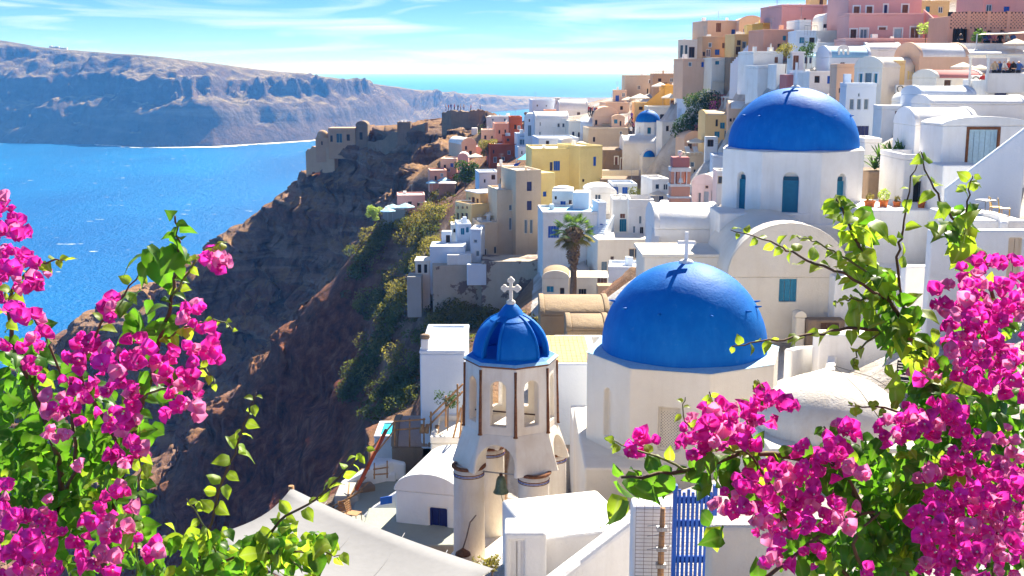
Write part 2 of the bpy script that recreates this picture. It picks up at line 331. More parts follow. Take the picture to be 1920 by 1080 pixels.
def B(name, x0, x1, yt, yb, d, dd, dep, mat, roof, label, ops=(), cat='house', fnd=3.0, roof_mat=None, rise=None, bev=0.07, reveal=0.16, group=None, gp=True, ridge_mat=None, par=0.28, root_only=False):
    if d > 70 and dd == 0 and cat == 'house': dd = chim.uniform(-.14, .16) * (x1 - x0) * d / FPX
    a, b_ = P(x0, yb, d), P(x1, yb, d + dd); dm = d + dd / 2
    zt, zb = ZAT(yt, dm), ZAT(yb, dm)
    A2, B2 = Vector((a.x, a.y)), Vector((b_.x, b_.y)); ex = (B2 - A2); W = ex.length; ang = math.atan2(ex.y, ex.x); mid = (A2 + B2) / 2
    root = empty(name, (mid.x, mid.y, zb), ang); tag(root, label, cat, group)
    H = zt - zb; L = dep
    mw = Matrix.Translation((mid.x, mid.y, zb)) @ Matrix.Rotation(ang, 4, 'Z'); inv = mw.inverted()
    root['dims'] = (W, L, H)
    ey = Vector((-math.sin(ang), math.cos(ang)))
    if gp:
        for q, hz in ((A2, 0.0), (B2, 0.0), (A2 + ey * L, min(1.4, H * .25)), (B2 + ey * L, min(1.8, H * .35))): GROUND.append((q.x, q.y, zb - 0.15 + hz))
    rects = {'F': [], 'L': [], 'R': []}; todo = []
    for o in ops:
        kind = o[4]; face = o[5] if len(o) > 5 else 'F'
        u0, v1 = px_on_face(inv, o[0], o[1], face, W, L); u1, v0 = px_on_face(inv, o[2], o[3], face, W, L)
        LEN = W if face == 'F' else L
        u0, u1 = sorted((u0, u1)); v0, v1 = sorted((v0, v1))
        u0, u1 = max(u0, 0.08), min(u1, LEN - 0.08); v0, v1 = max(v0, -fnd + .3), min(v1, H - 0.08)
        if u1 - u0 < 0.1 or v1 - v0 < 0.1: continue
        if any(not (u1 <= r[0] or u0 >= r[1] or v1 <= r[2] or v0 >= r[3]) for r in rects[face]): continue
        rects[face].append((u0, u1, v0, v1)); todo.append((face, (u0, u1, v0, v1), kind))
    if d > 70 and cat == 'house' and len(todo) < 2 and mat is not M_STONE:       # plain fronts get a few small openings
        for u, v, w_, h_ in ((.18, .62, .5, .62), (.62, .58, .55, .7), (.40, .30, .6, .7), (.80, .28, .5, .9), (.12, .22, .6, 1.0)):
            if chim.random() < .55 and W > 1.8 and H > 1.6:
                o = (u * W, min(u * W + w_, W - .15), v * H, min(v * H + h_, H - .15))
                if all(o[1] + .1 <= r[0] or o[0] - .1 >= r[1] or o[3] + .1 <= r[2] or o[2] - .1 >= r[3] for r in rects['F']) and o[1] - o[0] > .25:
                    rects['F'].append(o); todo.append(('F', o, chim.choice(('g', 'l', 'b', 't', 'd', 'k'))))
    bm = wall_mesh(W, L, -fnd, H, rects, reveal)
    bm_obj('wall', bm, mat, root, False, bev, 3)
    for face, o, kind in todo:
        px_h = (o[3] - o[2]) * FPX / d
        opening_parts(root, face, W, L, o, kind, reveal, px_h > 24)
    rm = roof_mat or (mat if mat in (M_WHITE, M_BWHITE, M_CREAM, M_AGED) else M_WHITE)
    if roof == 'flat':
        t, h = 0.22, par; bm = bmesh.new()
        for (xa, xb, ya, yb_) in ((-W / 2 - .02, W / 2 + .02, -.02, t), (-W / 2 - .02, W / 2 + .02, L - t, L + .02), (-W / 2 - .02, -W / 2 + t, t, L - t), (W / 2 - t, W / 2 + .02, t, L - t)):
            box(bm, xa, xb, ya, yb_, H + 0.003, H + h)
        bm_obj('parapet', bm, mat, root, False, 0.05, 2)
        box_obj('roof', -W / 2 + t + .003, W / 2 - t - .003, t + .003, L - t - .003, H + 0.003, H + 0.05, rm, root)
        if d > 70 and W > 1.6 and L > 2 and chim.random() < .7:      # small roof stacks
            for _ in range(chim.choice((1, 1, 2))):
                cx, cy, ch, cw = chim.uniform(-W * .35, W * .35), chim.uniform(L * .4, L * .8), chim.uniform(.4, .95), chim.uniform(.14, .3)
                box_obj('chimney', cx - cw, cx + cw, cy - cw, cy + cw, H + 0.053, H + ch, mat if chim.random() < .4 else M_WHITE, root, .03)
        if d > 70 and chim.random() < .35:
            ax, ay = chim.uniform(-W * .4, W * .4), chim.uniform(L * .3, L * .8); bm = bmesh.new(); tube(bm, [(ax, ay, H), (ax, ay, H + 1.7)], .022, 4)
            for z_ in (1.3, 1.5, 1.65): tube(bm, [(ax - .35, ay, H + z_), (ax + .35, ay + .1, H + z_)], .014, 4)
            bm_obj('aerial', bm, M_METAL, root)
    elif roof == 'slab':
        box_obj('roof', -W / 2 - .12, W / 2 + .12, -.12, L + .12, H + 0.003, H + 0.16, rm, root, 0.04)
    elif roof == 'vault':                           # axis runs back from the front: rounded gable to the front
        rs = rise or W * 0.42
        o = bm_obj('roof', half_cyl(W, L - .30, rs, 0.26, H + .003, 18, 0.03), rm, root, False, 0.05)
        bm_obj('gable', half_cyl(W, 0.28, rs + .06, -.02, H + .003, 18, 0.06), ridge_mat or mat, root, False, 0.04)
    elif roof == 'vaultx':                          # axis runs along the front
        rs = rise or L * 0.42
        bm = half_cyl(L, W - .5, rs, -W / 2 + .25, 0, 18, 0.03); bmesh.ops.transform(bm, matrix=Matrix.Translation((0, L / 2, H + .003)) @ Matrix.Rotation(-math.pi / 2, 4, 'Z'), verts=bm.verts)
        bm_obj('roof', bm, rm, root, False, 0.05)
        for s, x in ((-1, -W / 2 - .02), (1, W / 2 - .26)):
            bm = half_cyl(L, 0.28, rs + .06, x, 0, 18, 0.05); bmesh.ops.transform(bm, matrix=Matrix.Translation((0, L / 2, H + .003)) @ Matrix.Rotation(-math.pi / 2, 4, 'Z'), verts=bm.verts)
            bm_obj('gable', bm, ridge_mat or mat, root, False, 0.04)
    elif roof == 'dome':
        bm = bmesh.new(); r = min(W, L) / 2 * .98
        lathe(bm, [(r * math.cos(t), (rise or r) * math.sin(t)) for t in [math.pi / 2 * k / 12 for k in range(13)]], 32, c=(0, L / 2, H + .003))
        bm_obj('dome', bm, rm, root)
    return root
def free_wall(name, pts, thick, mat, label, drop=2.0, cat='wall', cap=None, gp=True, group=None):
    """wall whose top follows a line of (px, py, depth); it goes down to its own foot"""
    root = empty(name, P(*pts[0][:3])); tag(root, label, cat, group); o0 = root.location.copy()
    bm = bmesh.new(); ring = []
    Q = [P(p[0], p[1], p[2]) for p in pts]
    for i, q in enumerate(Q):
        t = (Q[min(i + 1, len(Q) - 1)] - Q[max(i - 1, 0)]); t.z = 0; t.normalize(); nrm = Vector((-t.y, t.x, 0)) * thick / 2
        foot = (P(pts[i][0], pts[i][3], pts[i][2]).z if len(pts[i]) > 3 else q.z - drop)
        if gp: GROUND.append((q.x, q.y, foot + .1))
        foot -= 0.8
        ring.append([bm.verts.new(v - o0) for v in (q - nrm, q + nrm, Vector((q.x + nrm.x, q.y + nrm.y, foot)), Vector((q.x - nrm.x, q.y - nrm.y, foot)))])
    for r0, r1 in zip(ring, ring[1:]):
        for k in range(4): bm.faces.new((r0[k], r1[k], r1[(k + 1) % 4], r0[(k + 1) % 4]))
    bm.faces.new(ring[0]); bm.faces.new(ring[-1][::-1]); bmesh.ops.recalc_face_normals(bm, faces=bm.faces)
    bm_obj('wall', bm, mat, root, False, min(0.09, thick * .3), 3)
    if cap:
        tp = [q + Vector((0, 0, 0.02)) - o0 for q in Q]; tube_obj('coping', tp, thick * .55, cap, root, 10)
    return root
def stairs(name, xa, ya, da, xb, yb, db, width, mat, label, n=10, drop=2.0, balus=True):
    """flight of steps between two points, with a sloping side wall on the near side"""
    a, b_ = P(xa, ya, da), P(xb, yb, db); root = empty(name, a); tag(root, label, 'stairs')
    v = b_ - a; run = Vector((v.x, v.y, 0)); Lr = run.length; ex = run.normalized(); ey = Vector((-ex.y, ex.x, 0))
    if ey.y < 0: ey = -ey
    M = Matrix((ex, ey, Vector((0, 0, 1)))).transposed()
    for k in range(n):
        z1 = v.z * (k + 1) / n if v.z > 0 else v.z * k / n
        bm = bmesh.new(); box(bm, Lr * k / n, Lr * (k + 1) / n - .004, 0.22, width, min(0, v.z) - drop, z1, M.to_4x4()); bmesh.ops.recalc_face_normals(bm, faces=bm.faces); bm_obj('step', bm, mat, root)
    if balus:
        bm = bmesh.new(); h = .55
        A = [(0, 0, h), (Lr, 0, v.z + h), (Lr, 0, min(0, v.z) - drop), (0, 0, min(0, v.z) - drop)]
        f0 = [bm.verts.new(M @ Vector(p)) for p in A]; f1 = [bm.verts.new(M @ (Vector(p) + Vector((0, .2, 0)))) for p in A]
        bm.faces.new(f0); bm.faces.new(f1)
        for k in range(4): bm.faces.new((f0[k], f1[k], f1[(k + 1) % 4], f0[(k + 1) % 4]))
        bmesh.ops.recalc_face_normals(bm, faces=bm.faces); bm_obj('side_wall', bm, mat, root, False, 0.04)
    GROUND.append((a.x, a.y, min(a.z, b_.z) - .3)); GROUND.append((b_.x, b_.y, min(a.z, b_.z)))
    return root
# ------------------------------------------------------------------ the village, far to near
# --- pink terraces at the headland
B('terrace_house', 745, 797, 369, 402, 190, 0, 5, M_PINK, 'flat', 'pink terrace house lowest on the headland beside pale blue parasols', [(765, 378, 772, 388, 'kD'), (782, 380, 787, 387, 'k')])
B('terrace_house', 718, 760, 396, 410, 186, 0, 5, M_GREYC, 'flat', 'grey stone terrace platform carrying the pale blue parasols', cat='terrace')
B('terrace_house', 826, 856, 300, 332, 212, 0, 5, M_PEACH, 'flat', 'pale pink cube house beside the dark green tree', [(832, 309, 836, 318, 'k')])
B('terrace_house', 806, 838, 322, 346, 206, 0, 5, M_SALMON, 'flat', 'low salmon house stepping down below the pale pink cube', [(815, 330, 819, 338, 'k')])
B('canopy_house', 823, 853, 345, 366, 200, 0, 3, M_STONE, 'slab', 'brown stone shed under a flat grey canopy')
B('terrace_house', 858, 878, 296, 318, 208, 0, 5, M_PINK, 'vault', 'small pink vaulted house left of the white parasol', [(865, 304, 869, 313, 'k')])
B('vaulted_house', 866, 893, 271, 292, 218, 1, 8, M_PEACH, 'vault', 'pinkish white vaulted house at the head of the pink terraces', [(872, 274, 876, 281, 'k'), (880, 283, 885, 291, 'kD')])
B('terrace_house', 886, 915, 277, 300, 222, 0, 6, M_PINK, 'flat', 'pink house behind the olive tree')
B('terrace_house', 902, 932, 246, 268, 230, 0, 6, M_PEACH, 'flat', 'peach house with stepped roof under the castle ruin', [(908, 254, 912, 261, 'k'), (921, 255, 924, 260, 'k')])
B('terrace_house', 928, 958, 234, 262, 228, 0, 6, M_SALMON, 'flat', 'salmon house left of the red brown tower house', [(935, 244, 938, 251, 'k'), (946, 243, 949, 250, 'k')])
B('white_house', 912, 965, 221, 236, 245, 0, 6, M_WHITE, 'flat', 'long low white house on the saddle behind the castle')
B('red_house', 919, 971, 273, 314, 200, 0, 7, M_RED, 'flat', 'wide red brown house above the dark tree', [(924, 281, 927, 288, 'k')])
B('red_house', 956, 979, 222, 272, 206, 0, 6, M_RED, 'flat', 'tall narrow red brown tower house', [(964, 234, 968, 242, 'k')])
B('red_house', 945, 972, 258, 276, 203, 0, 5, M_RED, 'flat', 'middle red brown block between the tower house and the wide house')
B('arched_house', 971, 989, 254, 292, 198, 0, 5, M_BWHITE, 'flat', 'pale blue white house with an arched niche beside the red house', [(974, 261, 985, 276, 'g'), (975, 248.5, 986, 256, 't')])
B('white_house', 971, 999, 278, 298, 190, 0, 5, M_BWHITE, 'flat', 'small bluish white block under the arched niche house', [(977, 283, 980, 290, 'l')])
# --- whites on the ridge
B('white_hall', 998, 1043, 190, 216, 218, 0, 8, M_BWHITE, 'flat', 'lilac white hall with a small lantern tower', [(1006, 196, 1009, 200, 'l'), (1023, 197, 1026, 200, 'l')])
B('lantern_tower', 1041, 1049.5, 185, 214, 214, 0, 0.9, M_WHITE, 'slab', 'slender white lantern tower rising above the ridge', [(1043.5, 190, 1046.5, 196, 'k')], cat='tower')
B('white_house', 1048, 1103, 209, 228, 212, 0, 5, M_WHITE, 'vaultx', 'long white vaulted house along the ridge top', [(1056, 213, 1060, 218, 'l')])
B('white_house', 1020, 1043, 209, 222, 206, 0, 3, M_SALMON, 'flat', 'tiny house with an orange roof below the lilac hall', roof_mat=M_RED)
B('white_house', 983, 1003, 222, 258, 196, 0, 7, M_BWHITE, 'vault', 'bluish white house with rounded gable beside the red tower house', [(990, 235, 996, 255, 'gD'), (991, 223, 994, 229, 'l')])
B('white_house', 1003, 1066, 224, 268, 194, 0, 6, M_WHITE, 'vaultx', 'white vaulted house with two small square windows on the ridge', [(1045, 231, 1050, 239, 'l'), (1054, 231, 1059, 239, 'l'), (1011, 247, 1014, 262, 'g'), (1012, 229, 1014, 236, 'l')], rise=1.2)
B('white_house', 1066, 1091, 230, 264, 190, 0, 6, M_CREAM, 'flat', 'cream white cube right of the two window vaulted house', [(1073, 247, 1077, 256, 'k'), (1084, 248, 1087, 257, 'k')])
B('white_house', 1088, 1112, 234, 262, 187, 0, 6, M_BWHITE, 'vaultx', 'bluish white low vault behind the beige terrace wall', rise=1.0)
B('beige_chapel', 1113, 1160, 219, 246, 184, 0, 6, M_PEACH, 'vault', 'beige vaulted chapel with a small square window in its gable', [(1129, 232, 1144, 246, 'yD'), (1116, 225, 1120, 234, 'k')], roof_mat=M_PEACH, rise=1.5, cat='chapel')
B('beige_annex', 1147, 1171, 222, 247, 181, 0, 4, M_PEACH, 'vault', 'small beige vaulted annex on the right of the chapel', [(1162, 227, 1165, 236, 'k')], roof_mat=M_PEACH, rise=.5)
B('terrace_block', 1103, 1178, 243, 275, 178, 0, 5, M_BEIGE, 'flat', 'long beige terrace block under the beige chapel', [(1112, 257, 1116, 266, 'k'), (1162, 246, 1167, 252, 'o')])
B('white_house', 1010, 1085, 262, 284, 178, 0, 8, M_BWHITE, 'flat', 'wide bluish white roof terrace behind the yellow mansion')
B('white_house', 1053, 1078, 266, 280, 172, 0, 4, M_WHITE, 'vault', 'small white barrel roof behind the yellow mansion', rise=.5)
# --- upper left skyline, beyond the alley
B('beige_house', 1171, 1232, 144, 180, 210, 0, 8, M_BEIGE, 'flat', 'beige cube house at the ridge end against the sea', [(1195, 160, 1201, 168, 'l'), (1217, 150, 1223, 156, 'kS'), (1213, 166, 1215, 176, 'k')])
B('beige_house', 1151, 1175, 172, 195, 205, 0, 5, M_PEACH, 'flat', 'small beige cube left of the ridge end house')
B('peach_house', 1135, 1180, 195, 212, 200, 0, 5, M_PEACH, 'flat', 'low peach terrace house beyond the alley', [(1163, 199, 1168, 206, 'k')])
B('beige_house', 1224, 1275, 141, 172, 200, 0, 6, M_TAN, 'flat', 'tan house under the roof railing', [(1234, 147, 1240, 153, 'k')])
B('orange_house', 1245, 1275, 163, 205, 182, 0, 5, M_ORANGE, 'flat', 'bright orange house beside the white stepped tower', [(1256, 188, 1268, 199, 'd')])
B('orange_house', 1190, 1246, 196, 222, 184, 0, 5, M_OCHRE, 'flat', 'ochre orange terrace block under the white parasols', [(1198, 200, 1206, 206, 'k')])
free_wall('sloping_wall', [(1206, 198, 183.5), (1222, 184, 183), (1246, 164, 182.5)], .6, M_ORANGE, 'orange wall sloping up to the orange house', 4)
B('terrace_block', 1215, 1271, 203, 232, 176, 0, 5, M_CREAM, 'flat', 'pale terrace wall with a round sign behind the small blue dome')
B('white_tower_house', 1271, 1287, 150, 215, 172, 0, 6, M_WHITE, 'flat', 'narrow tall white house right of the orange house')
B('white_house', 1286, 1332, 156, 200, 160, 0, 6, M_BWHITE, 'slab', 'white porch house with slender posts left of the cream awning', [(1300, 160, 1308, 178, 'g'), (1317, 162, 1320, 172, 't'), (1323, 160, 1329, 177, 'l')])
B('white_house', 1310, 1432, 134, 153, 162, 0, 7, M_BWHITE, 'flat', 'long bluish white house with soft roofline above the cream awning', [(1315, 139, 1317, 144, 'l')])
B('restaurant_house', 1330, 1418, 154, 182, 158, 0, 5, M_BEIGE, 'flat', 'beige restaurant front in the shade of the cream awning', [(1349, 162, 1358, 177, 'kD'), (1372, 160, 1381, 171, 'k'), (1392, 160, 1398, 170, 'd'), (1403, 160, 1412, 175, 'l')])
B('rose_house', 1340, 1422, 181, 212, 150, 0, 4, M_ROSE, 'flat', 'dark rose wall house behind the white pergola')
B('yellow_house', 1321, 1366, 216, 276, 136, 0, 5, M_OCHRE, 'vaultx', 'yellow beige house with a slit window left of the large rear dome', [(1342, 224, 1346, 237, 'k')], rise=.5, roof_mat=M_BEIGE)
B('yellow_house', 1364, 1430, 204, 268, 132, 0, 5, M_PEACH, 'vaultx', 'peach house half hidden behind the large rear dome', [(1368, 222, 1372, 228, 'k'), (1375, 221, 1378, 228, 'n')], rise=.8)
B('white_wall', 1321, 1345, 256, 300, 130, 0, .6, M_WHITE, 'none', 'white wall panel with a dark diamond lattice opening', [(1327, 262, 1338, 275, 'k')], cat='wall')
# --- crest, upper right
B('loggia_house', 1270, 1306, 78, 142, 168, 0, 5, M_CREAM, 'flat', 'pale loggia house with tall open bays at the skyline', [(1275, 84, 1281, 108, 'l'), (1284, 84, 1289, 108, 'l'), (1292, 88, 1302, 108, 'k')])
B('white_house', 1306, 1332, 50, 100, 172, 0, 6, M_BWHITE, 'flat', 'pale narrow house left of the big peach house', [(1316, 65, 1325, 86, 'd')])
B('peach_house', 1325, 1398, 42, 96, 166, 0, 7, M_PEACH, 'flat', 'big plain peach house on the skyline', [(1343, 42, 1352, 60, 'w')])
B('peach_house', 1384, 1430, 43, 96, 164, 0, 7, M_PEACH, 'vault', 'peach house with rounded gable on the skyline', rise=.95, roof_mat=M_PEACH)
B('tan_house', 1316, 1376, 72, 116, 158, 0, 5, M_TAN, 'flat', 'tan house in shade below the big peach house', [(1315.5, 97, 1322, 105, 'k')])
B('ochre_house', 1376, 1404, 68, 112, 152, 0, 4, M_OCHRE, 'flat', 'ochre house with a pale shuttered window', [(1392, 78, 1399, 91, 'p'), (1404, 76, 1407, 96, 'p')])
B('ochre_house', 1398, 1434, 50, 112, 155, 0, 4, M_YELLOW, 'flat', 'tall yellow ochre house left of the white stairs')
B('tan_house', 1280, 1336, 114, 142, 156, 0, 5, M_PEACH, 'flat', 'wide peach retaining house above the porch house', [(1272, 124, 1275, 131, 'k')])
B('beige_house', 1334, 1372, 112, 136, 152, 0, 5, M_CREAM, 'flat', 'pale beige block with lit roof terrace below the tan house')
B('stone_wall', 1369, 1397, 107, 134, 148, 0, 4, M_STONE, 'none', 'dark brown stone base under the ochre houses', cat='wall')
stairs('outside_staircase', 1392, 122, 142, 1432, 78, 146, 1.6, M_BWHITE, 'white staircase climbing from the arch to the yellow ochre house', 12, 4)
B('peach_house', 1438, 1466, 22, 66, 148, 0, 6, M_OCHRE, 'flat', 'orange peach house with a pale blue door at the crest', [(1449, 33, 1456, 49, 'tD'), (1443, 34, 1447, 48, 'p'), (1458, 33, 1462, 48, 'p')])
B('ochre_house', 1429, 1452, 47, 76, 146, 0, 4, M_ORANGE, 'flat', 'bright ochre corner house under the orange peach house')
B('pink_house', 1464, 1562, 13, 64, 142, 0, 8, M_PINK, 'flat', 'long pink house at the crest with a green door', [(1491, 37, 1497, 52, 'tD'), (1508, 34, 1511, 41, 'k')])
B('pink_house', 1556, 1592, 11, 64, 138, 0, 6, M_PINK, 'flat', 'pink house with a grey shuttered door beside the palazzo', [(1566, 35, 1573, 50, 'g')])
B('ochre_house', 1518, 1550, -12, 14, 150, 0, 5, M_OCHRE, 'flat', 'ochre rooftop room above the long pink house', [(1537, -4, 1543, 9, 'd')])
B('white_house', 1542, 1563, 42, 64, 132, 0, 4, M_WHITE, 'vault', 'small white vaulted entrance with a dark door on the terrace', [(1544.5, 45, 1551, 60, 'kD')], rise=1.0)
B('white_house', 1498, 1520, 42, 66, 133, 0, 4, M_WHITE, 'flat', 'small white cube on the terrace below the long pink house')
B('salmon_house', 1430, 1494, 60, 112, 134, 0, 5, M_SALMON, 'flat', 'salmon house with a closed parasol on its terrace', [(1468, 67, 1474, 76, 't'), (1458, 82, 1465, 98, 'd'), (1467, 82, 1476, 98, 'g'), (1481, 81, 1487, 96, 'b')])
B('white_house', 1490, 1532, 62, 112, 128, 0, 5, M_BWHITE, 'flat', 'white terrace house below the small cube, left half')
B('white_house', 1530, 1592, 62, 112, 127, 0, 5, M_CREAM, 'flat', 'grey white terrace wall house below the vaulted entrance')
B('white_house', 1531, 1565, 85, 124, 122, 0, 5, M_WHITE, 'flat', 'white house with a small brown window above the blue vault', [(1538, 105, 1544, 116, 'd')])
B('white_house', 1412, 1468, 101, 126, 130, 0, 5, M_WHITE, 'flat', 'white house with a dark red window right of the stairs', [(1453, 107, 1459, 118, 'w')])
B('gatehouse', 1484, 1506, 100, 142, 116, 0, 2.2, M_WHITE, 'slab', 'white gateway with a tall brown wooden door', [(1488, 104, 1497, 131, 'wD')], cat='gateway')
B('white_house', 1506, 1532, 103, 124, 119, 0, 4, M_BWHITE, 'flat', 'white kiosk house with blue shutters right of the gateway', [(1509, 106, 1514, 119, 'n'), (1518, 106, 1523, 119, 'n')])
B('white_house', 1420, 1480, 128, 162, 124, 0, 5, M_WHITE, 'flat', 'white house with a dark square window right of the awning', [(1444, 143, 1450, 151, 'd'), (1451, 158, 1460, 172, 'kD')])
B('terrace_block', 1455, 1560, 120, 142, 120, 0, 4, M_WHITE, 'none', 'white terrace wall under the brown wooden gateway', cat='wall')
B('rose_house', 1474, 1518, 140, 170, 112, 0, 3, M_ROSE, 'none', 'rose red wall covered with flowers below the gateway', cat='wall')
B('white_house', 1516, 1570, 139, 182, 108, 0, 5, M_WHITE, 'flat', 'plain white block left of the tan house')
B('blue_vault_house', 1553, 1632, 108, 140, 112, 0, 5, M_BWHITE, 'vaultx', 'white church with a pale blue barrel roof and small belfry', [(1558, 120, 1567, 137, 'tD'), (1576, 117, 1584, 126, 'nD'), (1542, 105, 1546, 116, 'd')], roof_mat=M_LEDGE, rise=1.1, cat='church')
B('white_house', 1625, 1690, 95, 120, 114, 0, 5, M_WHITE, 'vaultx', 'low white vault between the blue roof and the peach house', rise=.8)
# palazzo
B('pink_palazzo', 1590, 1727, -14, 29, 124, 0, 8, M_PINK, 'flat', 'upper storey of the pink palazzo with brown shutters', [(1601, 12, 1611, 27, 'wS'), (1625, 12, 1635, 27, 'wS'), (1658, 9, 1663, 26, 'nS'), (1692, 9, 1702, 24, 'wS')])
B('pink_palazzo', 1590, 1730, 30, 76, 120, 0, 4, M_PINK, 'flat', 'middle storey of the pink palazzo with white arched windows', [(1595, 55, 1605, 74, 'dS'), (1613, 54, 1626, 74, 'gS'), (1648, 51, 1661, 56, 'wS'), (1677, 54, 1690, 71, 'pDS'), (1708, 51, 1722, 71, 'wDS')])
B('pink_palazzo', 1584, 1772, 77, 100, 116, 0, 4, M_PINK, 'flat', 'pink terrace base of the palazzo with small windows', [(1647, 69, 1651, 79, 'k'), (1675, 88, 1681, 95, 'gS')], cat='terrace')
stairs('outside_staircase', 1772, 66, 117, 1730, 28, 121, 1.5, M_PINK, 'pink and white staircase on the right of the palazzo', 12, 3)
B('ochre_house', 1724, 1778, 6, 50, 134, 0, 6, M_OCHRE, 'flat', 'ochre block between palazzo and lattice arcade')
B('lattice_arcade', 1776, 1925, 30, 80, 104, 0, 5, M_SALMON, 'none', 'orange arcade with two arches and pierced lattice parapet', [(1788, 48, 1815, 80, 'kD'), (1828, 48, 1842, 78, 'kD'), (1852, 57, 1858, 72, 'd'), (1876, 56, 1882, 70, 'd')], cat='arcade', reveal=.5)
B('pink_house', 1842, 1925, -14, 26, 112, 0, 6, M_PINK, 'flat', 'pink house above the lattice arcade', [(1883, 12, 1893, 22, 'b'), (1850, 8, 1860, 24, 'p')])
B('white_terrace', 1765, 1925, 91, 106, 100, 0, 4, M_WHITE, 'none', 'white terrace below the lattice arcade', cat='terrace')
B('low_parapet', 1765, 1925, 81, 104, 99.6, 0, .3, M_WHITE, 'none', 'low white parapet before the arcade guests', cat='wall', gp=False, fnd=.5)
B('white_house', 1795, 1925, 103, 118, 96, 0, 5, M_WHITE, 'vaultx', 'long low white vault behind the pergola restaurant', rise=.5)
# --- vaulted houses, right of the rear dome
B('tan_house', 1567, 1602, 126, 178, 97, 0, 4, M_PEACH, 'flat', 'pale tan house with two brown windows', [(1584, 150, 1590, 158, 'w'), (1592, 149, 1598, 158, 'w'), (1573, 165, 1579, 174, 'k')])
B('yellow_vault_house', 1600, 1652, 128, 168, 93, -2.2, 5, M_CREAM, 'vault', 'cream vaulted house with tall door and twin shutters', [(1611, 138, 1617, 157, 'tS'), (1622, 137, 1633, 163, 'gD'), (1639, 138, 1645, 157, 'tS'), (1626, 118, 1630, 127, 'g')], rise=.85)
B('yellow_vault_house', 1640, 1690, 120, 250, 92, 0, 3, M_OCHRE, 'flat', 'tall yellow side wall below the cream vaulted house')
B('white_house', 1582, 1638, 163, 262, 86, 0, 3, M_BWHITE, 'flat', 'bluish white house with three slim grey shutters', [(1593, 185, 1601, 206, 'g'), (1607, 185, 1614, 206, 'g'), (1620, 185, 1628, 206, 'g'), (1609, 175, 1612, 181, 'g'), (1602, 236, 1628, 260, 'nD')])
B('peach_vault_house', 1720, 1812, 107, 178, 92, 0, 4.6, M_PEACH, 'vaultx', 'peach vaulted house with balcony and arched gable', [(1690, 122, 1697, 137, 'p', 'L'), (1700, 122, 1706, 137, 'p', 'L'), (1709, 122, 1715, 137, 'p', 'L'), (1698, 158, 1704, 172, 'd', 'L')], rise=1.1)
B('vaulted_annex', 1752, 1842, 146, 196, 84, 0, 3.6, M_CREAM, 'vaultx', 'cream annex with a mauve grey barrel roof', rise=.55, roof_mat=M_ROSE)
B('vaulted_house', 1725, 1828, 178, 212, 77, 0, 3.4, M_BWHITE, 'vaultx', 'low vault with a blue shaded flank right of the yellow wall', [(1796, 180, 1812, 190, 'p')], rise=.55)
B('white_house', 1690, 1727, 192, 230, 84, 0, 3, M_WHITE, 'vault', 'small white vaulted porch with a dark window', [(1693, 184, 1698, 195, 'd')], rise=.7)
B('white_house', 1648, 1700, 206, 300, 80, 0, 3, M_WHITE, 'flat', 'white house with a small brown door behind the garden', [(1679, 203, 1686, 228, 'wD')])
B('low_parapet', 1848, 1925, 137, 160, 77.6, 0, .25, M_WHITE, 'none', 'low white parapet before the pergola guests', cat='wall', gp=False, fnd=.5)
B('restaurant_block', 1850, 1925, 150, 200, 78, 0, 4, M_WHITE, 'none', 'white restaurant block carrying the pergola', [(1866, 168, 1888, 182, 'n')])
B('vaulted_house', 1742, 1925, 196, 230, 70, 0, 3.4, M_WHITE, 'vaultx', 'long white vault behind the door house', rise=.5)
B('vaulted_house', 1712, 1830, 236, 300, 63, 0, 3.6, M_WHITE, 'vaultx', 'large white vaulted house with a small arched vent', [(1729, 238, 1740, 244, 'w')], rise=.9)
# --- yellow mansion and beige tower
B('yellow_mansion', 997, 1088, 282, 372, 152, 0, 8, M_YELLOW, 'flat', 'yellow mansion with arched blue doors on its terrace', [(1038, 302, 1050, 320, 'bD'), (1031, 304, 1036, 320, 'nD')])
B('yellow_mansion', 1086, 1129, 277, 350, 150, 1.5, 6, M_YELLOW, 'flat', 'right wing of the yellow mansion with one blue window', [(1113, 294, 1118, 311, 'b'), (1092, 336, 1096, 341, 'k')])
B('yellow_mansion', 1013, 1040, 324, 440, 144, 1, 6, M_YELLOW, 'none', 'plain yellow flank of the mansion beside the beige tower')
B('beige_tower', 967, 1014, 323, 492, 142, 1, 6, M_BEIGE, 'flat', 'tall beige tower house with navy shuttered windows', [(988, 341, 997, 358, 'n'), (988, 377, 997, 394, 'n'), (983, 412, 989, 438, 'g'), (993, 412, 999, 438, 'g')], fnd=5)
B('beige_tower', 932, 968, 360, 492, 143, .5, 6, M_BEIGE, 'flat', 'middle beige block with two grey windows left of the tower', [(954, 384, 960.5, 395, 'g'), (954, 408, 964, 432, 'g')], fnd=5)
B('beige_tower', 900, 933, 421, 498, 142, .5, 5, M_BEIGE, 'flat', 'low beige block at the left end of the mansion', fnd=5)
B('orange_house', 874, 900, 361, 424, 152, -3.4, 3.4, M_OCHRE, 'slab', 'upper orange beige house with three windows over a balcony', [(878, 370, 882, 381, 'd'), (884, 369, 890, 383, 'd'), (893, 372, 897, 381, 'd')])
B('orange_house', 854, 884, 384, 440, 150, -3.4, 4.6, M_OCHRE, 'flat', 'lower orange beige house with pink balcony panels', [(856, 399, 860.5, 413, 'd'), (864, 399, 869, 413, 'd'), (872, 399, 877, 413, 'd'), (857, 386, 860, 392, 'w'), (865, 386, 869, 392, 'w'), (873, 386, 877, 392, 'w')])
B('white_house', 898, 936, 326, 352, 168, 0, 5, M_BWHITE, 'flat', 'stepped bluish white house right of the dark tree', [(907, 336, 911, 343, 'l')])
B('pink_house', 932, 968, 315, 356, 160, 0, 5, M_PEACH, 'flat', 'plain pink wall house under the blue awning')
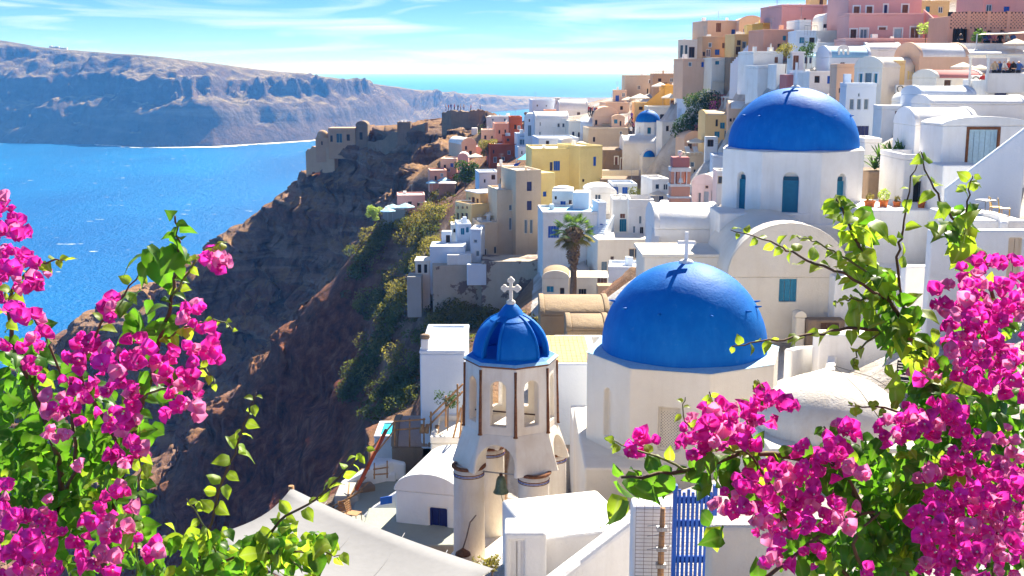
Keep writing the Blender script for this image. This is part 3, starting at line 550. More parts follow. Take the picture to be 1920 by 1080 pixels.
B('white_house', 882, 902, 434, 500, 136.5, 0, 4, M_BWHITE, 'flat', 'narrow white house with two small grey windows on the cliff edge', [(888, 449, 895, 456, 'g'), (892, 470, 899, 481, 'g')], gp=False, fnd=4)
B('cyan_house', 858, 884, 424, 470, 140, 0, 4, M_BWHITE, 'flat', 'pale blue painted house between the arch and the narrow white house', [(864, 428, 871, 440, 't'), (874, 426, 879, 436, 't')], gp=False, fnd=4)
B('white_house', 846, 862, 425, 452, 143, 0, 3, M_CREAM, 'flat', 'small cream house behind the white arch', [(850, 429, 855, 436, 'k')], gp=False, fnd=4)
B('arch_house', 828, 846, 434, 474, 139, 0, 1.2, M_BWHITE, 'none', 'white arch frame standing on the cliff terrace', [(836, 441, 844, 470, 'k')], cat='arch', gp=False, fnd=4)
B('white_terrace', 806, 872, 462, 490, 136, 0, 4, M_BWHITE, 'none', 'stepped white terrace below the arch', cat='terrace', gp=False, fnd=4)
B('white_terrace', 838, 884, 478, 494, 134.8, 0, 3, M_WHITE, 'none', 'white planted terrace in front of the narrow white house', cat='terrace', gp=False, fnd=4)
B('pergola_hut', 779, 806, 491, 516, 136, 0, 3, M_CREAM, 'slab', 'small white roofed hut at the end of the cliff terraces', [(783, 496, 790, 512, 'k'), (795, 496, 801, 512, 'k')], cat='hut', gp=False, fnd=4)
B('pool_terrace', 763, 790, 519, 532, 134, 0, 3, M_GREYC, 'none', 'grey plunge pool terrace hanging over the scrub', cat='terrace', gp=False, fnd=4)
B('retaining_wall', 812, 905, 498, 566, 134, .5, 4, M_PEEL, 'none', 'left stretch of the peeling retaining wall above the scrub', cat='wall', fnd=5)
B('retaining_wall', 903, 1050, 490, 588, 133, 0, 5, M_PEEL, 'none', 'tall peeling retaining wall below the beige tower', cat='wall', fnd=5)
B('white_apron', 876, 912, 496, 527, 132.7, .2, .8, M_BWHITE, 'none', 'whitewashed plaster apron below the narrow white house', cat='wall', fnd=.5, gp=False)
# --- white houses behind the palm
B('stone_house', 1130, 1203, 281, 338, 165, 0, 7, M_STONE, 'none', 'brown stone house with three pale framed openings', [(1153, 294, 1158, 309, 'wS'), (1164, 297, 1170, 319, 'wDS'), (1175, 298, 1181, 312, 'wS')])
B('low_wall', 1129, 1198, 319, 335, 161, 0, .8, M_CREAM, 'none', 'low cream wall before the brown stone house', cat='wall')
B('rubble_bank', 1126, 1232, 336, 372, 150, 0, 5, M_STONE, 'none', 'rough brown rubble bank under the low cream wall', cat='wall')
B('round_house', 1035, 1074, 358, 402, 134, 0, 5, M_WHITE, 'dome', 'round white house with a flat domed roof beside the yellow wall', [(1040, 368, 1044, 374, 'k')], rise=.4)
B('white_house', 1096, 1156, 362, 396, 136, 0, 6, M_WHITE, 'vault', 'white house with a low vault and a square glazed window', [(1115, 364, 1127, 377, 'l'), (1102, 370, 1106, 382, 't')], rise=.75)
B('white_house', 1148, 1194, 349, 392, 138, 0, 5, M_BWHITE, 'flat', 'bluish white house with blue doors below the rubble bank', [(1149.5, 350, 1159, 372, 'bD'), (1167, 351, 1177, 363, 'b')])
B('glass_terrace', 1074, 1104, 361, 398, 131, 0, 3, M_BWHITE, 'none', 'pale turquoise painted cube house left of the square window house')
B('white_house', 1017, 1122, 402, 512, 126, 0, 7, M_WHITE, 'flat', 'broad white house with an arched loggia behind the palm', [(1028, 424, 1048, 446, 'b'), (1108, 426, 1113, 438, 'g'), (1099, 487, 1111, 502, 'y')], roof_mat=M_LEDGE)
B('white_house', 1148, 1182, 378, 452, 129, 0, 5, M_WHITE, 'flat', 'white house with a teal door and red window above it', [(1162, 411, 1174, 439, 'tD'), (1163, 401, 1172, 409, 'w')])
B('white_house', 1178, 1224, 390, 452, 125, 0, 5, M_WHITE, 'flat', 'white house with corner posts and four slim windows', [(1198, 405, 1203, 420, 'g'), (1187, 424, 1191, 437, 'g'), (1200, 426, 1206, 443, 'kD'), (1212, 427, 1216, 440, 'g')], par=.9)
stairs('outside_staircase', 1134, 446, 123.5, 1152, 412, 127, 1.5, M_BWHITE, 'steep white steps between blue doors right of the palm', 10, 2)
B('white_house', 1121, 1136, 384, 450, 126, 0, 3, M_BWHITE, 'flat', 'narrow white stair house with a blue door right of the palm', [(1125, 420, 1130, 446, 'bD')])
B('white_house', 1120, 1222, 449, 518, 120, 0, 6, M_CREAM, 'none', 'long white lower wall house with grey doors and a blind arch', [(1128, 491, 1138, 512, 'gD'), (1141, 490, 1157, 514, 'gD'), (1160, 491, 1165, 509, 'g'), (1145, 481, 1151, 488, 'd'), (1179, 466, 1201, 485, 'y')])
B('cave_house', 1016, 1066, 522, 572, 112, 0, 4, M_WORN, 'vault', 'worn cream cave house with arched front under the retaining wall', [(1025, 537, 1038, 548, 't'), (1050, 540, 1058, 552, 'k')], rise=.7, roof_mat=M_MUD)
B('cave_house', 1064, 1142, 520, 572, 113, 0, 4, M_WORN, 'none', 'worn cream wall house behind the palm trunk', [(1085, 542, 1099, 560, 'kD'), (1120, 520, 1138, 535, 'd')])
B('white_house', 1140, 1212, 506, 560, 108, 0, 4, M_BWHITE, 'flat', 'low white terrace house behind the front dome', [(1186, 500, 1200, 514, 'w')])
B('ruined_wall', 1120, 1150, 536, 566, 104, 0, 1.5, M_TAN, 'none', 'broken orange stone wall stub behind the brown vaults', cat='wall')
# --- behind the pink belfry
B('terrace_block', 1284, 1336, 291, 350, 136, 0, 5, M_BEIGE, 'flat', 'beige terrace block under the lone cream parasol', [(1301, 318, 1304, 332, 'k')])
B('white_house', 1334, 1366, 296, 360, 120, 0, 4, M_BWHITE, 'flat', 'white block tucked left of the large rear drum')
B('vaulted_house', 1296, 1342, 346, 392, 108, -1, 5, M_WHITE, 'vault', 'white vaulted house with three pale shutters beside the pink belfry', [(1309, 361, 1314, 380, 'g'), (1320, 359, 1328, 386, 'pD'), (1334, 358, 1340, 377, 'g'), (1322, 343, 1328, 354, 'y')], rise=.9)
B('white_house', 1342, 1362, 326, 400, 104, 0, 3, M_WHITE, 'flat', 'narrow white house with an arched window beside the rear drum', [(1346, 330, 1355, 345, 'y')])
B('white_house', 1222, 1256, 340, 380, 128, 0, 5, M_WHITE, 'flat', 'white house under a cream parasol left of the pink belfry', [(1236, 366, 1244, 378, 'n')])

B('white_house', 1241, 1286, 232, 268, 159, 0, 4, M_WHITE, 'flat', 'small white house with a dark window right of the small blue dome', [(1249, 236, 1254, 246, 'k')])
B('peach_house', 1282, 1322, 262, 306, 143, 0, 4, M_PEACH, 'vault', 'peach vaulted house behind the lone cream parasol', rise=1.0, roof_mat=M_PEACH)
B('white_house', 1270, 1292, 208, 252, 163, 0, 4, M_BWHITE, 'flat', 'tall bluish white stair house left of the climber')
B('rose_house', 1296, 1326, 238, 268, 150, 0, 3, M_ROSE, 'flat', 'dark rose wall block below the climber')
# ------------------------------------------------------------------ near buildings
def dome_prof(r, h, n=20, lip=0.0):
    return [(r * math.cos(math.pi / 2 * k / n), h * math.sin(math.pi / 2 * k / n)) for k in range(n + 1)]
def lattice(parent, w, h, M, mat, s=0.085):
    """diagonal lath screen, w x h, in the xz plane"""
    bm = bmesh.new(); t = s * .22
    for sg in (-1, 1):
        c = -h
        while c < w + h:
            a, b_ = (c, 0.0), (c + h, h)
            if sg < 0: a, b_ = (c + h, 0.0), (c, h)
            lo, hi = 0.0, 1.0; dx = b_[0] - a[0]
            t0, t1 = sorted(((0 - a[0]) / dx, (w - a[0]) / dx)); lo, hi = max(0, t0), min(1, t1)
            if hi - lo > .02:
                p, q = Vector((a[0] + dx * lo, 0, h * lo)), Vector((a[0] + dx * hi, 0, h * hi)); d = (q - p).normalized(); nn = Vector((d.z, 0, -d.x)) * t
                y0 = 0.0 if sg > 0 else .012
                v = [bm.verts.new(M @ (x + Vector((-w / 2, y, 0)))) for y in (y0, y0 + .01) for x in (p - nn, p + nn, q + nn, q - nn)]
                for f in ((0, 1, 2, 3), (7, 6, 5, 4), (0, 4, 5, 1), (1, 5, 6, 2), (2, 6, 7, 3), (3, 7, 4, 0)): bm.faces.new([v[i] for i in f])
            c += s
    return bm_obj('lattice', bm, mat, parent)
def cross_mesh(h, t, flared=False):
    bm = bmesh.new(); w = h * .62; zc = h * .62
    box(bm, -t / 2, t / 2, -t / 2, t / 2, 0, h); box(bm, -w / 2, -t / 2 - .001, -t / 2, t / 2, zc - t / 2, zc + t / 2); box(bm, t / 2 + .001, w / 2, -t / 2, t / 2, zc - t / 2, zc + t / 2)
    if flared:
        for (x, z) in ((0, h), (-w / 2, zc), (w / 2, zc)):
            for dx, dz in ((-1, 0), (1, 0), (0, 1), (0, -1)):
                if (x, z) == (0, h) and dz < 0: continue
                M = Matrix.Translation((x + dx * t * .55, 0, z + dz * t * .55)) @ Matrix.Rotation(math.pi / 2, 4, 'X')
                bmesh.ops.create_cone(bm, cap_ends=True, segments=12, radius1=t * .62, radius2=t * .62, depth=t * .98, matrix=M)
    return bm
def ngon_prism(bm, n, r, z0, z1, rot, r1=None):
    A = [bm.verts.new((r * math.cos(rot + 2 * math.pi * k / n), r * math.sin(rot + 2 * math.pi * k / n), z0)) for k in range(n)]
    r1 = r1 or r; Bv = [bm.verts.new((r1 * math.cos(rot + 2 * math.pi * k / n), r1 * math.sin(rot + 2 * math.pi * k / n), z1)) for k in range(n)]
    bm.faces.new(A[::-1]); bm.faces.new(Bv)
    for k in range(n): bm.faces.new((A[k], A[(k + 1) % n], Bv[(k + 1) % n], Bv[k]))
def domed_church(name, px, d, py_base, r_dome, h_dome, r_drum, h_drum, rot, label, openings, wall, base_box, cross_h, pegs, drum_taper=1.0):
    """octagonal drum with dome. openings: (angle from the camera axis, z of sill, width, height, style)"""
    c = P(px, py_base, d); root = empty(name, (c.x, c.y, c.z)); tag(root, label, 'church')
    bm = bmesh.new(); ngon_prism(bm, 8, r_drum * drum_taper, -h_drum, 0, rot, r_drum); drum = bm_obj('drum', bm, wall, root)
    cut = []; ap = r_drum * math.cos(math.pi / 8)
    bpy.context.view_layer.update()
    for (ang, zs, w, h, style) in openings:
        a = math.radians(ang) - math.pi / 2
        M = Matrix.Translation(Vector((math.cos(a), math.sin(a), 0)) * ap + Vector((0, 0, zs))) @ Matrix.Rotation(a + math.pi / 2, 4, 'Z')
        dp = .35 if 'n' not in style else .22
        cb = bm_obj('cutter', arch_prism(w, h, -.3, dp, M, 10, 'f' in style), None); cb.parent = root; cut.append(cb)
    boolean(drum, cut)
    bv = drum.modifiers.new('bevel', 'BEVEL'); bv.width = .05; bv.segments = 2; bv.limit_method = 'ANGLE'; bv.angle_limit = math.radians(38)
    for (ang, zs, w, h, style) in openings:
        if 'n' in style: continue
        a = math.radians(ang) - math.pi / 2
        M = Matrix.Translation(Vector((math.cos(a), math.sin(a), 0)) * (ap - .22) + Vector((0, 0, zs))) @ Matrix.Rotation(a + math.pi / 2, 4, 'Z')
        lm = M_TEAL if 't' in style else M_CREAM; hh = h if 'f' in style else h * .80
        fr = bmesh.new(); fw = .06
        for q in ((-w / 2, -w / 2 + fw, 0, hh), (w / 2 - fw, w / 2, 0, hh), (-w / 2 + fw, w / 2 - fw, 0, fw), (-w / 2 + fw, w / 2 - fw, hh - fw, hh)): box(fr, q[0], q[1], -.03, .04, q[2], q[3], M)
        win = bm_obj('window', fr, lm, root)
        lattice(win, w - 2 * fw, hh - 2 * fw, M @ Matrix.Translation((0, 0, fw)), lm, .10)
        pm = bmesh.new(); box(pm, -w / 2 + .01, w / 2 - .01, .05, .07, .01, h - w * .3, M); bm_obj('pane', pm, M_DARK if 't' not in style else simple('deep_teal', (0.01, 0.09, 0.16), .5), win)
    # ledge and dome
    bm = bmesh.new(); ngon_prism(bm, 8, r_drum + .02, .004, .07, rot, r_dome + .1); bm_obj('ledge', bm, M_LEDGE if wall is not M_WHITE else M_WHITE, root)
    bm = bmesh.new(); lathe(bm, [(r_dome * 1.0, .05)] + [(x, z + .12) for x, z in dome_prof(r_dome, h_dome - .12, 26)], 72)
    for v in bm.verts:
        k = noise.noise(v.co * .9) * .022 + noise.noise(v.co * 2.7) * .010; v.co += Vector((v.co.x, v.co.y, v.co.z)).normalized() * k
    dome = bm_obj('dome', bm, M_DOME, root)
    for a in pegs:                                            # short climbing pegs
        t = math.radians(a); el = math.radians(33); nrm = Vector((math.cos(t - math.pi / 2) * math.cos(el), math.sin(t - math.pi / 2) * math.cos(el), math.sin(el)))
        p = Vector((nrm.x * r_dome, nrm.y * r_dome, nrm.z * h_dome)); out = Vector((nrm.x, nrm.y, .12)).normalized()
        tube_obj('peg', [p - out * .05, p + out * .10, p + out * .24], [.055, .045, .02], M_DOME, dome, 6)
    if cross_h:
        bm = bmesh.new(); bmesh.ops.create_uvsphere(bm, u_segments=16, v_segments=8, radius=.26, matrix=Matrix.Translation((0, 0, h_dome + .0)) @ Matrix.Diagonal((1, 1, .5, 1))); cb = bm_obj('cross_base', bm, M_WHITE, root, True)
        bm = cross_mesh(cross_h, .12); cr_ = bm_obj('cross', bm, M_WHITE, root, False, .012); cr_.location = (0, 0, h_dome + .08); cr_.rotation_euler = (0, 0, math.radians(-6))
    x0, x1, y0, y1, zt = base_box
    box_obj('base', x0, x1, y0, y1, -h_drum - 6, -h_drum + zt, wall, root, .10, 3)
    GROUND.append((c.x + x0, c.y + y0, c.z - h_drum - 1.0)); GROUND.append((c.x + x1, c.y + y0, c.z - h_drum - .8)); GROUND.append((c.x, c.y + y1, c.z - h_drum - .2))
    return root
domed_church('front_church', 1282, 40.5, 655, 2.90, 3.12, 3.48, 3.5, math.radians(-90 + 22.5 - 16), 'domed church in front with large blue dome on a cream octagonal drum',
             [(-61, -2.75, .46, 1.75, 'n'), (-16, -2.75, .72, 1.5, 'f'), (29, -2.75, .46, 1.75, 'n')], M_CREAM, (-3.7, 3.6, -3.6, 3.6, .35), 1.0, [-95, -62, -28, 12, 48, 70, 92, 120])
domed_church('rear_church', 1487, 62, 277, 3.36, 3.12, 3.82, 3.6, math.radians(-90 + 22.5 - 14), 'large blue domed church behind the cream arched facade',
             [(-59, -3.15, .62, 2.05, 't'), (-14, -3.15, .78, 2.15, 't'), (31, -3.15, .62, 2.05, 't')], M_WHITE, (-3.9, 4.1, -3.9, 3.9, .06), 1.2, [-75, -50, 30, 62, 95])
# small far domed church
domed_church('small_church', 1215, 168, 229, 1.72, 1.68, 1.9, 1.9, math.radians(-90 + 22.5), 'small blue domed church in the middle of the village',
             [(0, -1.55, .5, 1.0, 't'), (-45, -1.5, .4, .9, 'n'), (45, -1.5, .4, .9, 'n')], M_WHITE, (-2.6, 2.8, -2.6, 3, .0), .5, [])
B('church_nave', 1168, 1232, 272, 300, 164, 0, 6, M_WHITE, 'vaultx', 'white vaulted nave roofs left of the small blue dome', rise=1.2, cat='church')
B('church_apse', 1203, 1286, 293, 340, 160, 0, 5, M_WHITE, 'none', 'white lower body of the small domed church', [(1223, 300, 1226, 305, 'k'), (1240, 307, 1243, 312, 'k')], cat='church')
def apse(px, py, d, r, h, label):
    c = P(px, py, d); root = empty('apse', c); tag(root, label, 'apse')
    lathe_obj('half_dome', dome_prof(r, h, 14), M_DOME, root, 24, a0=math.radians(178), a1=math.radians(362))
    bm = bmesh.new(); prof = [(r * 1.12 * math.cos(math.pi * k / 16), h * 1.1 * math.sin(math.pi * k / 16)) for k in range(17)]
    A = [bm.verts.new((x, .02, z)) for x, z in prof]; Bv = [bm.verts.new((x, 1.4, z)) for x, z in prof]; bm.faces.new(A); bm.faces.new(Bv[::-1])
    for k in range(17): bm.faces.new((A[k], A[(k + 1) % 17], Bv[(k + 1) % 17], Bv[k]))
    bm_obj('arch_wall', bm, M_WHITE, root, False, .05); box_obj('base', -r * 1.15, r * 1.15, .03, 1.5, -3, -.003, M_WHITE, root)
apse(1261, 276, 162, 1.75, 2.0, 'blue half dome apse right of the small blue dome')
apse(1217, 294, 159.5, .78, .85, 'little blue half dome low on the white church body')

# --- bell tower
def bell_tower():
    c = P(958, 672, 33.2); zt = 0.0; root = empty('bell_tower', c); tag(root, 'cream octagonal bell tower with blue openwork dome and hanging bell', 'bell tower')
    rot = math.radians(-90 - 39.5); R = 1.33; Hoct = 1.95
    bm = bmesh.new(); ngon_prism(bm, 8, R * 1.03, -Hoct, zt, rot, R); body = bm_obj('belfry', bm, M_AGED, root)
    bm = bmesh.new(); ngon_prism(bm, 8, R - .26, -Hoct - .3, zt - .16, rot); inner = bm_obj('cutter', bm, None); inner.parent = root
    bpy.context.view_layer.update(); cut = [inner]; ap = R * math.cos(math.pi / 8)
    for k in range(4):
        a = math.radians(-17 + 45 * k) - math.pi / 2
        M = Matrix.Translation((0, 0, -1.70)) @ Matrix.Rotation(a + math.pi / 2, 4, 'Z'); cb = bm_obj('cutter', arch_prism(.46, 1.32, -2, 2, M, 10), None); cb.parent = root; cut.append(cb)
    boolean(body, cut); bv = body.modifiers.new('bevel', 'BEVEL'); bv.width = .025; bv.segments = 2; bv.limit_method = 'ANGLE'
    # stage with four arches on four round pillars
    s = .98; top = -Hoct + .02; bot = -3.05
    ang = math.radians(-17)
    bm = bmesh.new(); ngon_prism(bm, 8, R * 1.32, bot, top, rot, R * 1.03); st = bm_obj('arch_stage', bm, M_AGED, root); cut = []
    bpy.context.view_layer.update()
    for k in range(2):
        M = Matrix.Rotation(ang + k * math.pi / 2, 4, 'Z') @ Matrix.Translation((0, 0, bot - .6)); cb = bm_obj('cutter', arch_prism(1.14, 1.42, -3, 3, M, 18), None); cb.parent = root; cut.append(cb)
    boolean(st, cut); bv = st.modifiers.new('bevel', 'BEVEL'); bv.width = .03; bv.segments = 2; bv.limit_method = 'ANGLE'
    for sx in (-1, 1):
        for sy in (-1, 1):
            p = Matrix.Rotation(ang, 3, 'Z') @ Vector((sx * s, sy * s, 0))
            pl = lathe_obj('pillar', [(0, -6.4), (.47, -6.4), (.44, bot - .30), (.44, bot - .002), (0, bot - .002)], M_AGED, root, 28); pl.location = (p.x, p.y, 0)
            for z0, z1, r_, m_ in ((-.27, -.235, .455, M_TRIM), (-.23, -.195, .455, M_BLUE), (-.19, -.15, .458, M_TRIM), (.02, .10, .53, M_TRIM)):
                if z0 > 0: lathe_obj('cornice', [(.40, bot - .05), (.47, bot - .03), (.505, bot + .0), (.505, bot + .045), (.40, bot + .06)], m_, pl, 24)
                else: lathe_obj('band', [(r_ - .03, bot + z0), (r_, bot + z0 + .01), (r_, bot + z1 - .01), (r_ - .03, bot + z1)], m_, pl, 24)
    # rusty corner strips and cornice
    for k in range(8):
        a = rot + 2 * math.pi * k / 8; p0 = Vector((math.cos(a) * R * 1.012, math.sin(a) * R * 1.012, -.08)); p1 = Vector((math.cos(a) * R * 1.04, math.sin(a) * R * 1.04, -Hoct + .02))
        tube_obj('corner_strip', [p0, p0.lerp(p1, .3), p0.lerp(p1, .62), p1, p1 + Vector((0, 0, -.05))], [.042, .034, .045, .05, .075], M_TRIM, root, 6)
    bm = bmesh.new(); ngon_prism(bm, 8, R * 1.035, .003, .05, rot, R * 1.05); bm_obj('cornice', bm, M_TRIM, root)
    bm = bmesh.new(); ngon_prism(bm, 8, R * 1.05, .053, .12, rot, R * .98); bm_obj('dome_base', bm, M_LEDGE, root); bm = bmesh.new(); ngon_prism(bm, 8, R * .985, .115, .2, rot, R * .86); bm_obj('dome_ring', bm, M_DOME, root)
    # openwork dome: four broad gores closed at the crown
    r, h = 1.12, 1.18; n = 14; cap = 9
    dome = None
    for g in range(4):
        a0 = rot + math.radians(22.5) + g * math.pi / 2 + math.radians(-2); a1 = a0 + math.radians(63)
        bm = bmesh.new(); lathe(bm, [(r * math.cos(math.pi / 2 * k / n), .18 + h * math.sin(math.pi / 2 * k / n)) for k in range(n)], 9, a0=a0, a1=a1)
        o = bm_obj('dome_gore', bm, M_DOME, root); m = o.modifiers.new('s', 'SOLIDIFY'); m.thickness = .14; m.offset = -1
    pr = [(r * math.cos(math.pi / 2 * k / n) + .012, .18 + h * math.sin(math.pi / 2 * k / n) + .006) for k in range(cap, n)] 
    pr = pr[:3] + [(.36, .18 + h * .985), (.30, 1.44), (.20, 1.56), (.08, 1.66), (0, 1.68)]
    lathe_obj('crown', pr, M_DOME, root, 32)
    for g in range(4):                                         # raised rim along the openings
        for e in (-2, 61):
            a = rot + math.radians(22.5 + e) + g * math.pi / 2
            tube_obj('rib', [Vector((math.cos(a) * r * math.cos(t), math.sin(a) * r * math.cos(t), .18 + h * math.sin(t))) for t in [math.pi / 2 * k / 12 * .86 for k in range(13)]], .045, M_DOME, root, 6)
    cr_ = bm_obj('cross', cross_mesh(.60, .095, True), M_CREAM, root, False, .01); cr_.location = (0, 0, 1.70); cr_.rotation_euler = (0, 0, math.radians(-8))
    lathe_obj('cross_foot', [(.13, 1.62), (.13, 1.70), (.07, 1.74), (0, 1.74)], M_CREAM, root, 12)
    # bell on a bar
    Mr = Matrix.Rotation(ang, 3, 'Z')
    tube_obj('bar', [Mr @ Vector((-s, -s, bot - .12)), Mr @ Vector((s, -s, bot - .12))], .022, M_METAL, root, 6)
    tube_obj('bar', [Mr @ Vector((-.9, -.6, -1.45)), Mr @ Vector((.9, -.6, -1.45))], .025, M_DARKWOOD, root, 6); tube_obj('bar', [Mr @ Vector((-.9, .3, -.5)), Mr @ Vector((.9, .3, -.5))], .018, M_METAL, root, 6)
    bl = lathe_obj('bell', [(.0, .0), (.05, 0), (.09, -.02), (.13, -.10), (.155, -.25), (.175, -.38), (.22, -.47), (.225, -.50), (.19, -.49), (.14, -.36), (.10, -.1), (0, -.06)], M_BRONZE, root, 28)
    p = Mr @ Vector((.0, -s, bot - .20)); bl.location = p
    tube_obj('yoke', [(0, 0, .09), (0, 0, -.01)], .05, M_DARKWOOD, bl, 8); tube_obj('clapper', [(0, 0, -.1), (0, 0, -.52), (0, 0, -.56)], [.012, .015, .035], M_METAL, bl, 8)
    b2 = lathe_obj('bell', [(0, .0), (.09, -.02), (.13, -.10), (.155, -.25), (.175, -.38), (.22, -.47), (.19, -.46), (.1, -.1), (0, -.06)], M_BRONZE, root, 24); b2.location = Mr @ Vector((s * .62, .25, bot + .05))
    tube_obj('pull_rope', [p + Vector((0, 0, -.55)), p + Vector((.1, .3, -1.1)), p + Vector((.25, .6, -1.9))], .008, M_DARK, root, 5)
    box_obj('plinth', -1.6, 1.6, -1.55, 1.7, -8.5, -5.85, M_AGED, root, .06, 2, Matrix.Rotation(ang, 4, 'Z'))
    GROUND.append((c.x, c.y, c.z - 6.2)); GROUND.append((c.x - 1.5, c.y - 1.5, c.z - 6.6))
bell_tower()

# --- cream arched facade church and walls under the rear dome
B('arched_church', 1362, 1585, 520, 640, 53, .0, 6.5, M_WORN, 'vault', 'cream arched church front with a teal lattice window', [(1463, 500, 1493, 566, 't')], cat='church', rise=2.45, roof_mat=M_CREAM, reveal=.22)
B('white_wall', 1560, 1745, 520, 650, 52, 0, 4, M_WHITE, 'none', 'tall plain white wall right of the cream arched front', cat='wall')
B('church_block', 1346, 1632, 400, 490, 58.3, 0, 3, M_WHITE, 'none', 'white block under the rear octagonal drum', cat='church')
B('side_vault', 1226, 1350, 430, 486, 61, 0, 4.2, M_WHITE, 'vaultx', 'white barrel vault left of the rear drum', rise=1.15, cat='chapel')
free_wall('stepped_wall', [(1226, 470, 60), (1230, 430, 61.5), (1238, 392, 64), (1246, 374, 66)], .5, M_WHITE, 'white stepped wall climbing beside the left barrel vault', 4)
B('roof_terrace', 1206, 1400, 482, 560, 56, 0, 3.6, M_CREAM, 'slab', 'flat cream roof terrace behind the front dome', cat='terrace')
B('stone_step', 1512, 1582, 600, 660, 51.2, 0, .7, M_STONE, 'none', 'brown stone and timber door block at the foot of the arched front', [(1540, 606, 1572, 640, 'd')], cat='block')
B('buttress', 1490, 1508, 596, 660, 51.5, 0, .8, M_WORN, 'vault', 'rounded plaster buttress on the cream arched front', cat='buttress', rise=.25, roof_mat=M_WORN)
free_wall('curved_wall', [(1478, 655, 44.5, 720), (1500, 650, 45.5, 720), (1540, 648, 45.8, 720), (1562, 660, 44.5, 720), (1556, 690, 42.5, 730), (1520, 700, 41.5, 740)], .35, M_WHITE, 'low curved white wall behind the pale vault', 2)
B('white_wall', 1530, 1760, 628, 760, 44, 0, 1, M_WHITE, 'none', 'long white wall half hidden by the right bougainvillea', cat='wall')
B('brown_vault', 1012, 1142, 592, 680, 60, 0, 4.2, M_MUD, 'vaultx', 'long brown barrel vault behind the front dome', rise=.62, roof_mat=M_MUD, cat='vault')
B('brown_vault', 1062, 1142, 620, 690, 56, 0, 3, M_MUD, 'vaultx', 'smaller brown barrel vault before the long one', rise=.45, roof_mat=M_MUD, cat='vault')
B('terrace_wall', 1038, 1130, 632, 700, 53.5, 0, .5, M_CREAM, 'none', 'cream parapet with a rose stripe behind the terracotta terrace', cat='wall')
B('terracotta_terrace', 1018, 1122, 682, 800, 47.5, 0, 5.4, M_BWHITE, 'none', 'shaded wall with a terracotta tiled terrace on top', cat='terrace')
a_, b_ = P(1018, 682, 47.5), P(1122, 682, 47.5)
tf = empty('tile_floor', (a_.x, a_.y, a_.z)); tag(tf, 'terracotta tile floor left of the front dome', 'floor')
for i in range(9):
    for j in range(10):
        w = (b_.x - a_.x - .5) / 9; dpt = 5.0 / 10
        box_obj('tile', .25 + i * w + .008, .25 + (i + 1) * w - .008, .2 + j * dpt + .008, .2 + (j + 1) * dpt - .008, .004, .03 + rnd.uniform(0, .006), M_TILE, tf)
B('white_tower_house', 789, 872, 664, 800, 46, 0, 5, M_BWHITE, 'flat', 'tall white wall house left of the bell tower', par=.15)
wh = [o for o in COL.objects if o.get('label', '').startswith('tall white wall house')][0]
box_obj('chimney', -.86, -.55, .1, .5, 3.0, 3.62, M_WHITE, wh, .04)
lathe_obj('chimney_cap', [(0, 3.62), (.2, 3.62), (.2, 3.76), (.1, 3.8), (0, 3.8)], M_STONE, wh, 12).location = (-.7, .3, .004)
B('chapel', 743, 862, 925, 1032, 38.5, -.6, 3.6, M_WHITE, 'vault', 'small white vaulted chapel with a navy door', [(805, 952, 838, 1030, 'nD')], cat='chapel', rise=.62)
B('low_vault', 735, 815, 838, 885, 46, 0, 3.0, M_STONE, 'vaultx', 'rough stone barrel vault under repair', rise=.75, roof_mat=plaster('pinkish_stone', (0.42, 0.31, 0.27), .6, bs=.9), cat='vault')
B('white_block', 808, 878, 832, 900, 43, 0, 3, M_CREAM, 'flat', 'cream flat roofed block behind the small chapel')
B('white_wall', 1074, 1130, 800, 1010, 43.5, 0, 3, M_WHITE, 'none', 'white wall between bell tower and front drum', cat='wall')
free_wall('ramp_wall', [(640, 905, 44, 940), (700, 872, 44.5, 925), (735, 862, 45, 920), (760, 868, 45, 915)], .4, M_WHITE, 'white ramp wall beside the wooden scaffold', 2)
free_wall('ramp_wall', [(672, 975, 41, 1000), (700, 950, 41, 990), (745, 920, 41, 980)], .35, M_WHITE, 'sloping white wall with a blue sign left of the chapel', 2)
B('paved_terrace', 650, 750, 985, 1002, 40, 0, 5, M_GREENPAVE, 'none', 'grey green paved terrace left of the chapel', cat='terrace')
B('paved_terrace', 668, 860, 1022, 1040, 36.5, 0, 3.4, M_GREENPAVE, 'none', 'lower grey green paved terrace before the chapel', cat='terrace')
# --- lower right foreground
B('pale_vault', 1440, 1740, 842, 930, 27, 0, 3.8, M_AGED, 'dome', 'wide pale weathered vault behind the flowers', rise=1.35, cat='vault')
B('front_house', 1000, 1192, 1000, 1090, 21.0, 0.6, 2.2, M_WHITE, 'none', 'white flat roofed house below the bell tower', par=.1)
B('shed', 946, 1024, 1000, 1110, 20.6, .0, .8, M_WHITE, 'none', 'small white shed with a plank door at the lower edge', [(956, 1014, 982, 1100, 'oD')], cat='shed')
free_wall('sloping_wall', [(1010, 1100, 17.0), (1080, 1046, 17.6), (1190, 962, 18.2)], .3, M_WHITE, 'white parapet wall sloping down below the white flat roof', 3)
B('white_pier', 1184, 1264, 950, 1110, 16.0, 0, .45, M_WHITE, 'none', 'white wall pier behind the rusty wire mesh', cat='wall')
B('worn_wall', 1328, 1500, 985, 1120, 13, 0, .35, M_WORN, 'none', 'worn plaster wall right of the blue gate', cat='wall')
